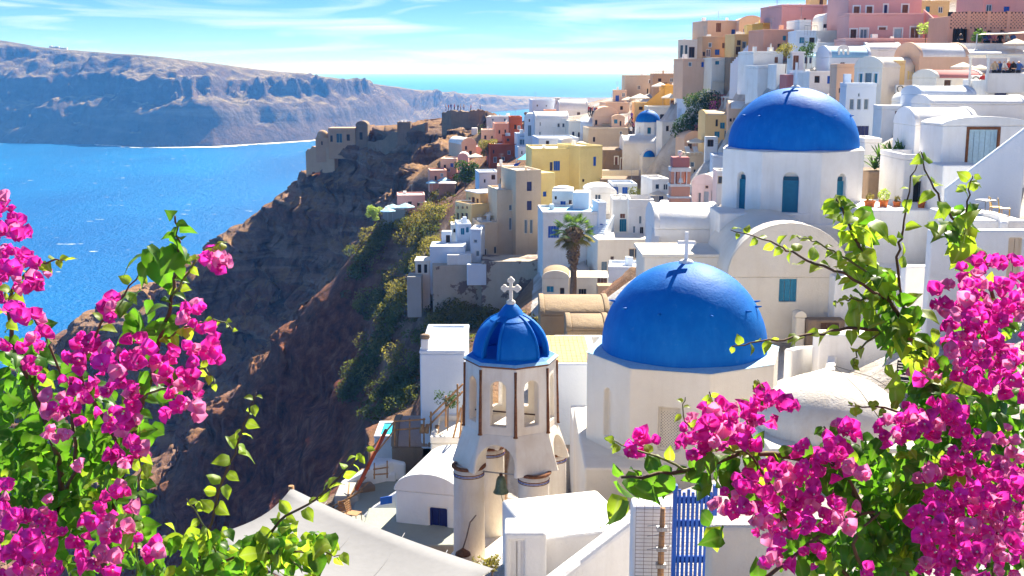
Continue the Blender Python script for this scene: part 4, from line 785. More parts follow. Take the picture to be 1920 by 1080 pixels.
# --- right side houses
B('door_house', 1762, 1925, 236, 330, 57, 0, 3.2, M_WHITE, 'vault', 'white house with a pale blue panelled door in a brown frame', [(1818, 243, 1866, 308, 'pD')], rise=.38)
B('white_house', 1690, 1770, 300, 395, 59.5, 0, 4, M_WHITE, 'flat', 'low white block left of the door house with dark opening', [(1714, 340, 1734, 384, 'kD')])
B('stair_wall', 1762, 1840, 310, 400, 55, 0, 2, M_WHITE, 'none', 'white wall below the pale blue door', cat='wall')
free_wall('stair_parapet', [(1772, 352, 52.5, 420), (1830, 308, 52.2, 420), (1925, 236, 51.8, 420)], .4, M_BWHITE, 'broad white stair parapet rising to the right', 4)
B('planted_bank', 1624, 1694, 322, 400, 63.5, 0, 3, M_STONE, 'none', 'dark earth bank planted with agaves', cat='bank')
B('white_house', 1618, 1650, 268, 330, 70, 0, 3, M_WHITE, 'flat', 'white block behind the agave bank', gp=False)
B('terrace_wall', 1612, 1850, 394, 500, 56, 0, 5, M_WHITE, 'none', 'long white terrace wall carrying the terracotta pots', cat='terrace')
free_wall('round_parapet', [(1836, 400, 48, 470), (1862, 398, 47, 470), (1880, 404, 46, 470), (1884, 416, 45, 470)], .3, M_WHITE, 'rounded white parapet beside the yellow chairs', 2)
B('round_terrace', 1735, 1930, 432, 620, 40, 0, .5, M_WHITE, 'none', 'white curved terrace wall behind the magenta flowers', [(1893, 446, 1912, 520, 'yD')], cat='terrace')
B('white_wall', 1690, 1760, 500, 640, 43.5, 0, .6, M_WHITE, 'none', 'white block with a sloping top left of the curved terrace', cat='wall')
# --- pink belfry
def pink_belfry():
    c = P(1275, 392, 104); root = empty('pink_belfry', c); tag(root, 'salmon pink bell tower with white bands left of the rear dome', 'bell tower'); k = 104 / FPX
    box_obj('base', -19 * k, 19 * k, 0, 1.7, -3, 20 * k, M_SALMON, root, .04); box_obj('band', -21 * k, 21 * k, -.06, 1.76, 20 * k + .003, 24 * k, M_WHITE, root, .03)
    box_obj('stage', -18 * k, 18 * k, .05, 1.65, 24 * k + .003, 42 * k, M_SALMON, root, .04); box_obj('band', -20 * k, 20 * k, -.04, 1.74, 42 * k + .003, 47 * k, M_WHITE, root, .03)
    for x in (-15, -4, 4, 15): box_obj('pillar', (x - 3.4) * k, (x + 3.4) * k, .08, 1.6, 47 * k + .003, 70 * k, M_SALMON, root, .03)
    for x in (-11, 0, 11): box_obj('column', (x - 1) * k, (x + 1) * k, -.02, .12, 47 * k + .003, 70 * k, M_WHITE, root, .01)
    box_obj('band', -19 * k, 19 * k, -.04, 1.7, 70 * k + .003, 78 * k, M_WHITE, root, .03); box_obj('attic', -16 * k, 16 * k, .1, 1.55, 78 * k + .003, 97 * k, M_ROSE, root, .05)
    bm = bmesh.new(); bmesh.ops.create_uvsphere(bm, u_segments=14, v_segments=8, radius=4.5 * k, matrix=Matrix.Translation((0, .8, 105 * k))); bm_obj('finial', bm, M_WHITE, root, True)
    box_obj('finial_foot', -2 * k, 2 * k, .7, .9, 97 * k + .003, 101 * k, M_WHITE, root)
    lathe_obj('bell', [(0, 60 * k), (.12, 58 * k), (.2, 52 * k), (.26, 50 * k), (0, 51 * k)], M_WHITE, root, 14).location = (0, -.02, 0)
    GROUND.append((c.x, c.y, c.z))
pink_belfry()

B('plunge_pool', 702, 748, 822, 846, 48.5, 0, 2.2, M_WHITE, 'flat', 'small turquoise plunge pool left of the stone vault', cat='pool', roof_mat=M_POOL, par=.12, gp=False)
free_wall('stone_wall', [(600, 948, 43, 990), (630, 930, 43.2, 980), (668, 912, 43.5, 965), (700, 905, 43.8, 950)], .6, M_STONE, 'rough stone wall at the outer edge of the timber pile', 2)
B('white_block', 690, 742, 888, 930, 44.6, 0, 2.0, M_WHITE, 'none', 'small whitewashed block under the wooden railing', fnd=4, gp=False)
B('stone_block', 628, 672, 930, 975, 42.4, 0, 1.6, M_GREYC, 'none', 'grey stepped stone block beside the timber pile', cat='block', fnd=4, gp=False)
# ------------------------------------------------------------------ terrain, sea, far island, haze
def _hash(ix, iy, seed):
    h = (ix.astype(np.int64) * 374761393 + iy.astype(np.int64) * 668265263 + seed * 974634777) & 0x7fffffff
    h = ((h ^ (h >> 13)) * 1274126177) & 0x7fffffff
    return ((h ^ (h >> 16)) & 0xffff) / 65535.0
def vnoise(x, y, seed=0):
    ix, iy = np.floor(x), np.floor(y); fx, fy = x - ix, y - iy
    fx = fx * fx * fx * (fx * (fx * 6 - 15) + 10); fy = fy * fy * fy * (fy * (fy * 6 - 15) + 10)
    a, b_, c, d = _hash(ix, iy, seed), _hash(ix + 1, iy, seed), _hash(ix, iy + 1, seed), _hash(ix + 1, iy + 1, seed)
    return (a * (1 - fx) + b_ * fx) * (1 - fy) + (c * (1 - fx) + d * fx) * fy
def fbm(x, y, o=5, seed=0, g=0.5):
    s = 0; a = 1; t = 0
    for k in range(o): s = s + a * (vnoise(x, y, seed + k) - .5); t += a; a *= g; x = x * 2.03 + 17.1; y = y * 2.03 + 9.2
    return s / t * 2
def ridged(x, y, o=4, seed=0):
    s = 0; a = 1; t = 0
    for k in range(o): s = s + a * (1 - np.abs(2 * vnoise(x, y, seed + k) - 1)); t += a; a *= .5; x = x * 2.1 + 5.3; y = y * 2.1 + 3.7
    return s / t
def tps(pts, lam):
    pts = np.array(pts, float); S = 40.0; n = len(pts); XY = pts[:, :2] / S
    r2 = ((XY[:, None] - XY[None]) ** 2).sum(-1); K = .5 * r2 * np.log(r2 + 1e-9) + lam * np.eye(n)
    Pm = np.hstack([np.ones((n, 1)), XY]); A = np.block([[K, Pm], [Pm.T, np.zeros((3, 3))]])
    w = np.linalg.solve(A, np.concatenate([pts[:, 2], np.zeros(3)]))
    def f(x, y):
        out = np.empty(x.shape); q = np.stack([x.ravel() / S, y.ravel() / S], 1)
        for i in range(0, len(q), 20000):
            c = q[i:i + 20000]; r = ((c[:, None] - XY[None]) ** 2).sum(-1)
            out.ravel()[i:i + 20000] = (.5 * r * np.log(r + 1e-9)) @ w[:n] + w[n] + c @ w[n + 1:]
        return out
    return f
CTRL = [tuple(P(*p)) for p in [
    (600, 268, 312), (650, 270, 308), (700, 268, 304), (745, 248, 298), (800, 232, 292), (860, 230, 288), (905, 236, 284),
    (572, 286, 314), (590, 278, 312), (522, 354, 318), (512, 380, 317), (440, 427, 314), (380, 472, 311), (300, 524, 306), (238, 568, 300), (150, 642, 292), (0, 770, 280),
    (640, 320, 302), (720, 320, 294), (800, 300, 284), (870, 262, 268), (600, 380, 300), (700, 380, 284), (780, 350, 262), (840, 335, 240),
    (500, 450, 303), (560, 460, 296), (620, 450, 288), (690, 430, 264), (400, 560, 296), (500, 560, 288), (600, 540, 276), (660, 520, 252),
    (300, 680, 288), (400, 660, 284), (500, 660, 274), (600, 620, 258), (660, 600, 225), (300, 800, 275), (400, 780, 262), (500, 760, 252), (600, 720, 236), (650, 680, 205),
    (280, 862, 200), (340, 855, 190), (450, 838, 178), (560, 815, 165), (640, 790, 148), (300, 1000, 188), (450, 1000, 166), (600, 960, 138), (200, 1080, 190), (400, 1080, 160),
    (700, 420, 240), (740, 420, 218), (800, 400, 196), (850, 380, 187), (720, 470, 215), (790, 470, 172), (760, 540, 160), (810, 565, 141), (720, 620, 172), (760, 660, 146),
    (850, 600, 133), (950, 610, 130), (700, 740, 146), (760, 760, 122), (860, 700, 112), (960, 665, 104), (680, 940, 92), (740, 960, 72), (640, 1050, 68),
    (690, 985, 48), (760, 1034, 40), (640, 1050, 44), (560, 1090, 46), (950, 1030, 36), (1080, 1000, 38), (1010, 660, 62), (1100, 700, 52), (1250, 640, 58),
    (1180, 600, 85), (1240, 570, 80), (1300, 530, 76), (1280, 450, 96), (1340, 430, 88), (1220, 555, 98), (1100, 610, 86), (1040, 620, 92), (1060, 610, 76),
    (1250, 900, 40), (1480, 640, 52), (1560, 660, 46), (1650, 800, 34), (1820, 600, 42), (1900, 600, 40), (1650, 396, 61), (1730, 396, 60), (1900, 430, 50),
    (1000, 1090, 19), (1200, 1100, 17), (1350, 1110, 14), (1700, 960, 22), (1900, 960, 20)]]
CTRL += [(-46, 222, -86), (-64, 228, -96), (-25, 210, -74), (-60, 385, -90), (-20, 385, -50), (20, 380, -35), (-110, 380, -120), (60, 360, -30), (110, 300, -10), (75, 110, 9), (90, 170, 14), (100, 240, 10), (60, 60, 3), (50, 30, -1), (70, 20, 2),
         (45, 268, -14), (80, 300, -16), (0, 302, -22), (15, 292, -20), (30, 284, -18), (40, 300, -24), (60, 284, -16), (0, 340, -42), (30, 340, -36), (-30, 345, -46), (-52, 350, -58), (-5, 262, -15.5), (10, 262, -15), (-235, 320, -136), (-215, 240, -136), (-185, 160, -136), (-150, 90, -134), (-125, 45, -130), (-90, 20, -95), (-45, 10, -45), (-20, 8, -18),
         (0, 4, -5.5), (6, 4, -5), (-6, 5, -7), (3, 9, -7.2), (15, 10, -5.5), (25, 25, -5), (-160, 420, -136), (-250, 420, -136), (40, 420, -70), (120, 420, -50), (150, 100, 14), (150, 250, 4)]
def footprints():
    out = []
    for o in COL.objects:
        if o.parent is None and 'dims' in o:
            W, L, H = o['dims']; out.append((o.location.x, o.location.y, o.location.z, o.rotation_euler.z, W, L, H)); del o['dims']
    return out
FP = footprints()
_f = tps(CTRL + GROUND, 0.02)
uu = np.concatenate([np.linspace(-.95, -.5, 60)[:-1], np.linspace(-.5, .06, 640)[:-1], np.linspace(.06, .62, 210)])
yy = np.concatenate([[-6, -3, 0, 1.5], 3.0 * (110 / 3.0) ** np.linspace(0, 1, 150)[:-1], np.linspace(110, 330, 450)[:-1], np.linspace(330, 430, 34)])
NU, NV = len(uu), len(yy)
def grid_x(U, Y): return np.where(U < 0, U * np.maximum(Y, 100), U * np.maximum(Y, 24))
Ug, Yg = np.meshgrid(uu, yy); Xg = grid_x(Ug, Yg)
# smooth base and distance to the buildings on a coarse grid, then upsampled
ci = np.unique(np.concatenate([np.arange(0, NU, 4), [NU - 1]])); cj = np.unique(np.concatenate([np.arange(0, NV, 3), [NV - 1]]))
Uc, Yc = np.meshgrid(uu[ci], yy[cj]); Xc = grid_x(Uc, Yc); Zc = _f(Xc, Yc); Dc = np.full(Xc.shape, 1e9)
for g in GROUND: Dc = np.minimum(Dc, (Xc - g[0]) ** 2 + (Yc - g[1]) ** 2)
def upsample(A):
    B1 = np.stack([np.interp(uu, uu[ci], row) for row in A]); return np.stack([np.interp(yy, yy[cj], B1[:, k]) for k in range(NU)], 1)
Zs = upsample(Zc); dist = np.sqrt(upsample(Dc))
wild = np.clip((dist - 5) / 14, 0, 1); wild = wild * wild * (3 - 2 * wild)
wild = wild * np.clip((Yg - 45) / 40, 0.06, 1) * np.where(Xg > 12 + 0 * Yg, .15, 1)
# gullies run down the slope (towards -x), strata steps across it
q = Xg * .72 - Yg * .7; r = Xg * .7 + Yg * .72
warp = fbm(Xg / 30, Yg / 30, 4, 3) * 9
rel = (ridged((r + warp) / 34, (q + warp * .5) / 80, 4, 21) - .55) * 13 + (ridged((r + warp) / 11, (q - warp) / 20, 4, 31) - .55) * 8 * np.clip((Yg - 120) / 70, .3, 1) + (ridged(Xg / 4.5 + warp * .1, Yg / 6, 4, 41) - .55) * 4.2 * np.clip((Yg - 150) / 40, .22, 1) + (ridged(Xg / 1.5, Yg / 1.7, 3, 51) - .5) * 1.5 * np.clip((Yg - 150) / 40, .4, 1)
crestness = np.clip((Yg - 268) / 16, 0, 1)
low = np.maximum(np.minimum(rel - 2.4, .5 + .12 * (rel - 2.4)), -6.0) - .8 * np.clip((-Xg - 50) / 15, 0, 1)
rel = rel * (1 - crestness) + low * crestness
Zt = Zs + rel * wild
step = 7.0; ph = (Zt + fbm(Xg / 18, Yg / 18, 3, 61) * 4) / step; fr = ph - np.floor(ph)
Zt = Zt + wild * .55 * step * (np.clip((fr - .35) / .22, 0, 1) - fr) * np.clip(fbm(Xg / 60, Yg / 60, 2, 71) * 1.5 + .6, 0, 1)
for (cx, cy, cz, a, W, L, H) in FP:                      # terraces cut for the buildings
    lx = (Xg - cx) * math.cos(a) + (Yg - cy) * math.sin(a); ly = -(Xg - cx) * math.sin(a) + (Yg - cy) * math.cos(a)
    inside = (np.abs(lx) < W / 2 + .5) & (ly > -.012 * cy - .4) & (ly < L * .8)
    Zt = np.where(inside, np.minimum(Zt, cz - .05), Zt)
Zt = np.maximum(Zt, SEA_Z - 4)
# crags: push the steep faces in and out sideways
crag = (ridged(Xg / 14 + warp * .05, Zt / 9, 4, 131) - .55) * 9 + (ridged(Xg / 4.2, Zt / 3.2, 4, 141) - .55) * 4.5 + (ridged(Xg / 1.4, Zt / 1.1, 2, 151) - .5) * 1.2
far_ = wild * np.clip((Yg - 150) / 60, .25, 1)
Xs, Yg = Xg, Yg + crag * far_ * .8
Xg = Xs + far_ * ((ridged(Xs / 11 + 3, Zt / 7, 4, 161) - .55) * 5 + (ridged(Xs / 3.1, Zt / 2.4, 3, 171) - .55) * 2.2)
# keep the sea side open
verts = np.stack([Xg, Yg, Zt], -1).reshape(-1, 3)
idx = np.arange(NU * NV).reshape(NV, NU)
quads = np.stack([idx[:-1, :-1], idx[:-1, 1:], idx[1:, 1:], idx[1:, :-1]], -1).reshape(-1, 4)
me = bpy.data.meshes.new('hillside'); me.from_pydata(verts.tolist(), [], quads.tolist()); me.update()
me.polygons.foreach_set('use_smooth', [True] * len(me.polygons))
paved = np.clip(1.25 - dist / 9, 0, 1) * np.where(Xg > .03 * Yg - 1.5, 1, .0)
at = me.attributes.new('paved', 'FLOAT', 'POINT'); at.data.foreach_set('value', paved.reshape(-1).astype(np.float32))
scoria = np.clip((205 - Yg) / 25, 0, 1) * np.clip((-Xg - 4 - .07 * Yg) / 8, 0, 1)
at = me.attributes.new('scoria', 'FLOAT', 'POINT'); at.data.foreach_set('value', scoria.reshape(-1).astype(np.float32))
def rock_material():
    m, n, l, b = new_mat('volcanic_rock')
    g = n.new('ShaderNodeNewGeometry'); sep = n.new('ShaderNodeSeparateXYZ'); l.new(g.outputs['Normal'], sep.inputs['Vector'])
    strata = pos_noise(n, l, 0.06, 6, .6, (0.25, 0.25, 2.2), .8)
    c1 = ramp(n, l, strata, [(.28, (0.055, 0.032, 0.027)), (.40, (0.23, 0.085, 0.05)), (.47, (0.11, 0.075, 0.062)), (.54, (0.46, 0.36, 0.28)), (.60, (0.20, 0.125, 0.095)), (.72, (0.34, 0.14, 0.075))])
    c2 = ramp(n, l, pos_noise(n, l, .16, 7, .65), [(.30, (0.05, 0.033, 0.028)), (.5, (0.25, 0.155, 0.105)), (.72, (0.46, 0.35, 0.26))])
    c = mixc(n, l, .5, c1, c2); c = mixc(n, l, ramp(n, l, pos_noise(n, l, 1.6, 6, .75), [(.38, (.35,) * 3), (.62, (0, 0, 0))]), c, (0.02, 0.014, 0.012)); c = mixc(n, l, ramp(n, l, pos_noise(n, l, .22, 8, .75), [(.60, (0, 0, 0)), (.68, (.8,) * 3)]), c, (0.36, 0.31, 0.27))
    grass = ramp(n, l, pos_noise(n, l, .5, 6, .7), [(.35, (0.20, 0.125, 0.065)), (.7, (0.38, 0.25, 0.12))])
    mx = n.new('ShaderNodeMath'); mx.operation = 'MULTIPLY'
    l.new(ramp(n, l, sep.outputs['Z'], [(.62, (0, 0, 0)), (.82, (1, 1, 1))]), mx.inputs[0]); l.new(ramp(n, l, pos_noise(n, l, .09, 5, .6), [(.42, (0, 0, 0)), (.58, (1, 1, 1))]), mx.inputs[1])
    c = mixc(n, l, mx.outputs[0], c, grass)
    a2 = n.new('ShaderNodeAttribute'); a2.attribute_name = 'scoria'
    c = mixc(n, l, a2.outputs['Fac'], c, ramp(n, l, pos_noise(n, l, .5, 7, .7), [(.34, (0.045, 0.018, 0.014)), (.52, (0.17, 0.055, 0.035)), (.66, (0.26, 0.13, 0.075))]))
    c = mixc(n, l, .6, c, (1.15, 0.92, 0.80), 'MULTIPLY')
    a = n.new('ShaderNodeAttribute'); a.attribute_name = 'paved'
    pv = ramp(n, l, pos_noise(n, l, .35, 4), [(.35, (0.46, 0.40, 0.34)), (.65, (0.70, 0.67, 0.64))])
    c = mixc(n, l, a.outputs['Fac'], c, pv); l.new(c, b.inputs['Base Color']); b.inputs['Roughness'].default_value = .95; b.inputs['Specular IOR Level'].default_value = .15
    h = mixc(n, l, .4, pos_noise(n, l, .7, 8, .7), pos_noise(n, l, 3.0, 6, .7)); bump(n, l, b, h, .9, .9)
    return m
M_ROCK = rock_material()
hill = link('hillside', me, M_ROCK); hill['kind'] = 'structure'
from mathutils.bvhtree import BVHTree
BVH = BVHTree.FromPolygons(verts.tolist(), quads.tolist())
def ground_z(x, y):
    h = BVH.ray_cast(Vector((x, y, 400)), Vector((0, 0, -1))); return h[0].z if h[0] else -20.0
def ground_at_px(px, py):
    h = BVH.ray_cast(Vector((0, 0, 0)), ray(px, py).normalized()); return h[0]
# sea
def sea_material():
    m, n, l, b = new_mat('sea_water')
    f = pos_noise(n, l, .004, 5, .6, (1, .45, 1))
    c = mixc(n, l, ramp(n, l, f, [(.35, (0, 0, 0)), (.65, (1, 1, 1))]), (0.0, 0.09, 0.31), (0.0, 0.15, 0.43))
    cap = ramp(n, l, pos_noise(n, l, .085, 3, .62, (.4, 1, 1)), [(.695, (0, 0, 0)), (.72, (1, 1, 1))])
    c = mixc(n, l, cap, c, (0.75, 0.8, 0.82)); l.new(c, b.inputs['Base Color'])
    b.inputs['Roughness'].default_value = .36; b.inputs['IOR'].default_value = 1.33; b.inputs['Specular IOR Level'].default_value = .16
    h = mixc(n, l, .45, pos_noise(n, l, .10, 5, .6, (1, .6, 1)), pos_noise(n, l, .55, 4, .6)); bump(n, l, b, h, 1.0, 3.2)
    return m
R = 60000.0; N = 64; rings = [0, 300, 800, 2000, 6000, 20000, R]; sv = [(0, 0, SEA_Z)]; sf = []
for ri in rings[1:]: sv += [(ri * math.cos(2 * math.pi * k / N), ri * math.sin(2 * math.pi * k / N), SEA_Z) for k in range(N)]
sf += [(0, 1 + k, 1 + (k + 1) % N) for k in range(N)]
for j in range(len(rings) - 2): sf += [(1 + j * N + k, 1 + (j + 1) * N + k, 1 + (j + 1) * N + (k + 1) % N, 1 + j * N + (k + 1) % N) for k in range(N)]
sea = mesh_obj('sea', sv, sf, sea_material()); sea['kind'] = 'structure'
# far island: shore line and crest line, cliff between them
crest = [(-700, 40), (-300, 58), (0, 72), (100, 89), (200, 98), (300, 105), (400, 118), (500, 131), (600, 143), (700, 157), (780, 169), (860, 177), (950, 182), (1050, 186), (1150, 190), (1300, 194), (1700, 205)]
shore = [(-700, 262), (0, 268), (180, 271), (260, 276), (400, 275), (480, 270), (560, 265), (640, 258), (720, 245), (800, 230), (900, 212), (1000, 204), (1150, 200), (1300, 200), (1700, 206)]
NI, NJ = 640, 110; pxs = np.linspace(-700, 1500, NI)
cr = np.interp(pxs, *zip(*crest)); sh = np.interp(pxs, *zip(*shore))
iv = np.zeros((NJ, NI, 3)); tt = np.linspace(0, 1.8, NJ)
for i in range(NI):
    px = pxs[i]; r0 = ray(px, sh[i]); r0 = r0 * (SEA_Z / r0.z); ds = r0.y
    depth = 260.0; r1 = ray(px, cr[i]); r1 = r1 * ((ds + depth) / r1.y)
    for j, t in enumerate(tt):
        if t <= 1: y = ds + depth * t; z = SEA_Z + (r1.z - SEA_Z) * (1 - (1 - t) ** 1.45); 
        else: y = ds + depth * (1 + (t - 1) * 6); z = r1.z - (t - 1) ** 2 * (r1.z - SEA_Z) * 1.8
        iv[j, i] = (r0.x / r0.y * y, y, z)
X, Y, Z = iv[..., 0], iv[..., 1], iv[..., 2]; T = tt[:, None] * np.ones((1, NI))
amp = np.clip(T * 5, 0, 1) * np.clip((1.0 - T) * 2.2, 0.035, 1) * np.clip((Z - SEA_Z) / 60, .1, 1)
wp = fbm(X / 400, Y / 400, 4, 5) * 120
Z = Z + amp * ((ridged((X + wp - Y * .25) / 260, (Y + wp) / 500, 5, 81) - .55) * 105 + (ridged((X - wp * .5 - Y * .3) / 80, Y / 160, 4, 91) - .55) * 46 + fbm(X / 30, Y / 30, 4, 95) * 20)
ph = (Z + fbm(X / 220, Y / 220, 3, 98) * 30) / 62; fr = ph - np.floor(ph); Z = Z + amp * 30 * (np.clip((fr - .4) / .22, 0, 1) - fr)
Z = Z + np.clip(T - .95, 0, 1) * 8 * fbm(X / 60, Y / 60, 4, 99); Z[0] = SEA_Z - 3; Z = np.maximum(Z, SEA_Z - 3); iv[..., 2] = Z
idx = np.arange(NI * NJ).reshape(NJ, NI); iq = np.stack([idx[:-1, :-1], idx[:-1, 1:], idx[1:, 1:], idx[1:, :-1]], -1).reshape(-1, 4)
def island_material():
    m, n, l, b = new_mat('island_rock')
    strata = pos_noise(n, l, .009, 6, .6, (.2, .2, 2.5), .6)
    c = ramp(n, l, strata, [(.3, (0.035, 0.025, 0.025)), (.45, (0.09, 0.055, 0.045)), (.56, (0.12, 0.09, 0.08)), (.68, (0.30, 0.25, 0.22))])
    c = mixc(n, l, .45, c, ramp(n, l, pos_noise(n, l, .02, 7, .7), [(.35, (0.03, 0.025, 0.025)), (.65, (0.24, 0.17, 0.13))]))
    g = n.new('ShaderNodeNewGeometry'); sep = n.new('ShaderNodeSeparateXYZ'); l.new(g.outputs['Normal'], sep.inputs['Vector'])
    dry = ramp(n, l, pos_noise(n, l, .03, 5, .7, (1, 3, 1)), [(.4, (0.16, 0.13, 0.08)), (.62, (0.34, 0.27, 0.17))])
    c = mixc(n, l, ramp(n, l, sep.outputs['Z'], [(.80, (0, 0, 0)), (.93, (1, 1, 1))]), c, dry)
    l.new(c, b.inputs['Base Color']); b.inputs['Roughness'].default_value = .95; b.inputs['Specular IOR Level'].default_value = .1
    bump(n, l, b, pos_noise(n, l, .05, 8, .7), 1.0, 14.0); return m
me = bpy.data.meshes.new('far_island'); me.from_pydata(iv.reshape(-1, 3).tolist(), [], iq.tolist()); me.update(); me.polygons.foreach_set('use_smooth', [True] * len(me.polygons))
isl = link('far_island', me, island_material()); isl['kind'] = 'structure'
# surf along the island shore: broken foam patches lying on the water
fv, ff = [], []; fr_ = random.Random(4)
for k in range(420):
    px = fr_.uniform(180, 640); w_ = fr_.uniform(3, 16) * (1.0 if px > 300 else .5); q = ray(px, float(np.interp(px, *zip(*shore)))); q = q * (SEA_Z / q.z); y0 = q.y - fr_.uniform(-6, 26); o_ = len(fv); dp = fr_.uniform(1.5, 7)
    n_ = 8
    for a in range(n_): t_ = 6.283 * a / n_; rr_ = fr_.uniform(.6, 1.1); fv.append((q.x / q.y * y0 + math.cos(t_) * w_ * rr_, y0 + math.sin(t_) * dp * rr_, SEA_Z + .35 + .002 * (k % 40)))
    ff.append(tuple(range(o_, o_ + n_)))
surf = mesh_obj('surf', fv, ff, simple('sea_foam', (.80, .84, .86), .8)); tag(surf, 'white surf breaking along the shore of the far island', 'surf', kind='stuff')
# haze
hz = new_mat('haze_air')[0]; hn = hz.node_tree.nodes; hn.remove(hn['Principled BSDF'])
pvn = hn.new('ShaderNodeVolumePrincipled'); pvn.inputs['Color'].default_value = (0.08, 0.34, 1.0, 1); pvn.inputs['Density'].default_value = HAZE; pvn.inputs['Anisotropy'].default_value = 0.0; pvn.inputs['Absorption Color'].default_value = (1, 1, 1, 1)
hz.node_tree.links.new(pvn.outputs['Volume'], hn['Material Output'].inputs['Volume'])
haze = box_obj('haze', -62000, 62000, -62000, 62000, SEA_Z - 7, 128, hz); haze['kind'] = 'stuff'
# ------------------------------------------------------------------ vegetation
def leaf_mat(name, c, tr, var=0.35, gloss=0.45, scale=9.0, rib=None, spot=None):
    m, n, l, b = new_mat(name); out = n['Material Output']
    f = ramp(n, l, pos_noise(n, l, scale, 2, .5), [(.3, (0, 0, 0)), (.7, (1, 1, 1))])
    ca = mixc(n, l, f, tuple(x * (1 - var) for x in c), tuple(min(1, x * (1 + var)) for x in c)); ct = mixc(n, l, f, tuple(x * (1 - var) for x in tr), tuple(min(1, x * (1 + var)) for x in tr))
    if rib:
        at_ = n.new('ShaderNodeAttribute'); at_.attribute_name = 'rib'; rf = ramp(n, l, at_.outputs['Fac'], [(0.0, (.75,) * 3), (.22, (.12,) * 3), (1.0, (0, 0, 0))])
        ca = mixc(n, l, rf, ca, rib); ct = mixc(n, l, rf, ct, rib)
    if spot:
        sf_ = ramp(n, l, pos_noise(n, l, 55, 3, .6), [(.62, (0, 0, 0)), (.74, (.7,) * 3)]); ca = mixc(n, l, sf_, ca, spot); ct = mixc(n, l, sf_, ct, spot)
    l.new(ca, b.inputs['Base Color']); b.inputs['Roughness'].default_value = gloss; b.inputs['Specular IOR Level'].default_value = .3
    t = n.new('ShaderNodeBsdfTranslucent'); l.new(ct, t.inputs['Color']); mx = n.new('ShaderNodeMixShader'); mx.inputs['Fac'].default_value = .5
    l.new(b.outputs[0], mx.inputs[1]); l.new(t.outputs[0], mx.inputs[2]); l.new(mx.outputs[0], out.inputs['Surface']); return m
M_LEAF = leaf_mat('bougainvillea_leaf', (0.045, 0.13, 0.018), (0.16, 0.42, 0.015), .45, .42, 14, (0.22, 0.36, 0.06), (0.13, 0.15, 0.02))
M_YLEAF = leaf_mat('young_leaf', (0.16, 0.27, 0.02), (0.50, 0.70, 0.03), .35, .5, 14, (0.50, 0.62, 0.14))
M_BRACT = leaf_mat('magenta_bract', (0.72, 0.022, 0.33), (1.0, 0.04, 0.46), .38, .75, 22, (0.95, 0.16, 0.55), (0.85, 0.20, 0.50))
M_PBRACT = leaf_mat('pink_bract', (0.80, 0.14, 0.40), (1.0, 0.28, 0.52), .3, .75, 22, (0.95, 0.40, 0.62), (0.80, 0.40, 0.42))
M_STAR = simple('flower_star', (0.80, 0.74, 0.55), .6)
M_STEM = simple('brown_stem', (0.13, 0.075, 0.04), .8, var=.3, nscale=30)
M_GSTEM = simple('green_stem', (0.16, 0.17, 0.04), .6, var=.3, nscale=30)
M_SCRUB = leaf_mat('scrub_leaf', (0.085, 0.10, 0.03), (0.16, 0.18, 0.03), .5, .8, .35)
M_OLIVESCRUB = leaf_mat('olive_scrub_leaf', (0.19, 0.17, 0.045), (0.32, 0.28, 0.05), .4, .8, .35)
M_TREE = leaf_mat('tree_leaf', (0.035, 0.075, 0.02), (0.08, 0.16, 0.02), .5, .6, .9)
M_AGAVE = leaf_mat('agave_leaf', (0.07, 0.14, 0.035), (0.14, 0.26, 0.03), .4, .5, 2)
M_TRUNK = simple('bark', (0.16, 0.11, 0.075), .95, var=.35, nscale=6)
def leaf_shape(curl, fold, wid=.40, seg=7):
    """heart-shaped leaf with a folded midrib; returns verts, faces, material indices, rib value per vertex"""
    V, Fc, rib = [], [], []; prof = [0.0, .70, .97, 1.0, .86, .60, .28, 0.0]
    for i in range(seg + 1):
        t = i / seg; w = prof[i] * wid; z = -curl * (t ** 2) + .06 * math.sin(t * math.pi)
        for sx in (-1, -.5, 0, .5, 1):
            V.append((w * sx, t - (.13 * abs(sx) if i == 1 else 0), z + fold * w * abs(sx) - .10 * w * (abs(sx) > .9) + .02 * math.sin(9 * t + 3 * sx))); rib.append(abs(sx))
    for i in range(seg):
        for k in range(4): a = 5 * i + k; Fc.append((a, a + 1, a + 6, a + 5))
    return np.array(V), Fc, [0] * len(Fc), rib
def flower_shape(open_, seed):
    r = random.Random(seed); V, Fc, mi, rib = [], [], [], []; prof = [.05, .34, .50, .54, .46, .28, 0.0]
    for k in range(3):
        a = 2 * math.pi * k / 3 + r.uniform(-.25, .25); tilt = open_ + r.uniform(-.25, .2); sc = r.uniform(.85, 1.12); wv = r.uniform(0, 6)
        M = Matrix.Rotation(a, 3, 'Z') @ Matrix.Rotation(tilt, 3, 'X'); o = len(V)
        for i in range(7):
            t = i / 6; w = prof[i] * sc
            for sx in (-1, -.5, 0, .5, 1):
                V.append(tuple(M @ Vector((sx * w, .06 + t * .98 * sc, .22 * math.sin(t * 2.7) + sx * sx * w * .42 + .035 * math.sin(7 * t + 4 * sx + wv))))); rib.append(min(1, abs(sx) * 1.2 + .25 * t))
        for i in range(6):
            for q in range(4): b_ = o + 5 * i + q; Fc.append((b_, b_ + 1, b_ + 6, b_ + 5)); mi.append(0)
    o = len(V); V.append((0, 0, .42)); rib.append(0)
    for k in range(10):
        a = 2 * math.pi * k / 10; q = .12 if k % 2 == 0 else .05; V.append((q * math.cos(a), q * math.sin(a), .44)); rib.append(0)
    for k in range(10): Fc.append((o, o + 1 + k, o + 1 + (k + 1) % 10)); mi.append(1)
    return np.array(V), Fc, mi, rib
LEAVES = [leaf_shape(.25, .35), leaf_shape(.45, .15), leaf_shape(.1, .55, .36), leaf_shape(.6, .3, .44)]
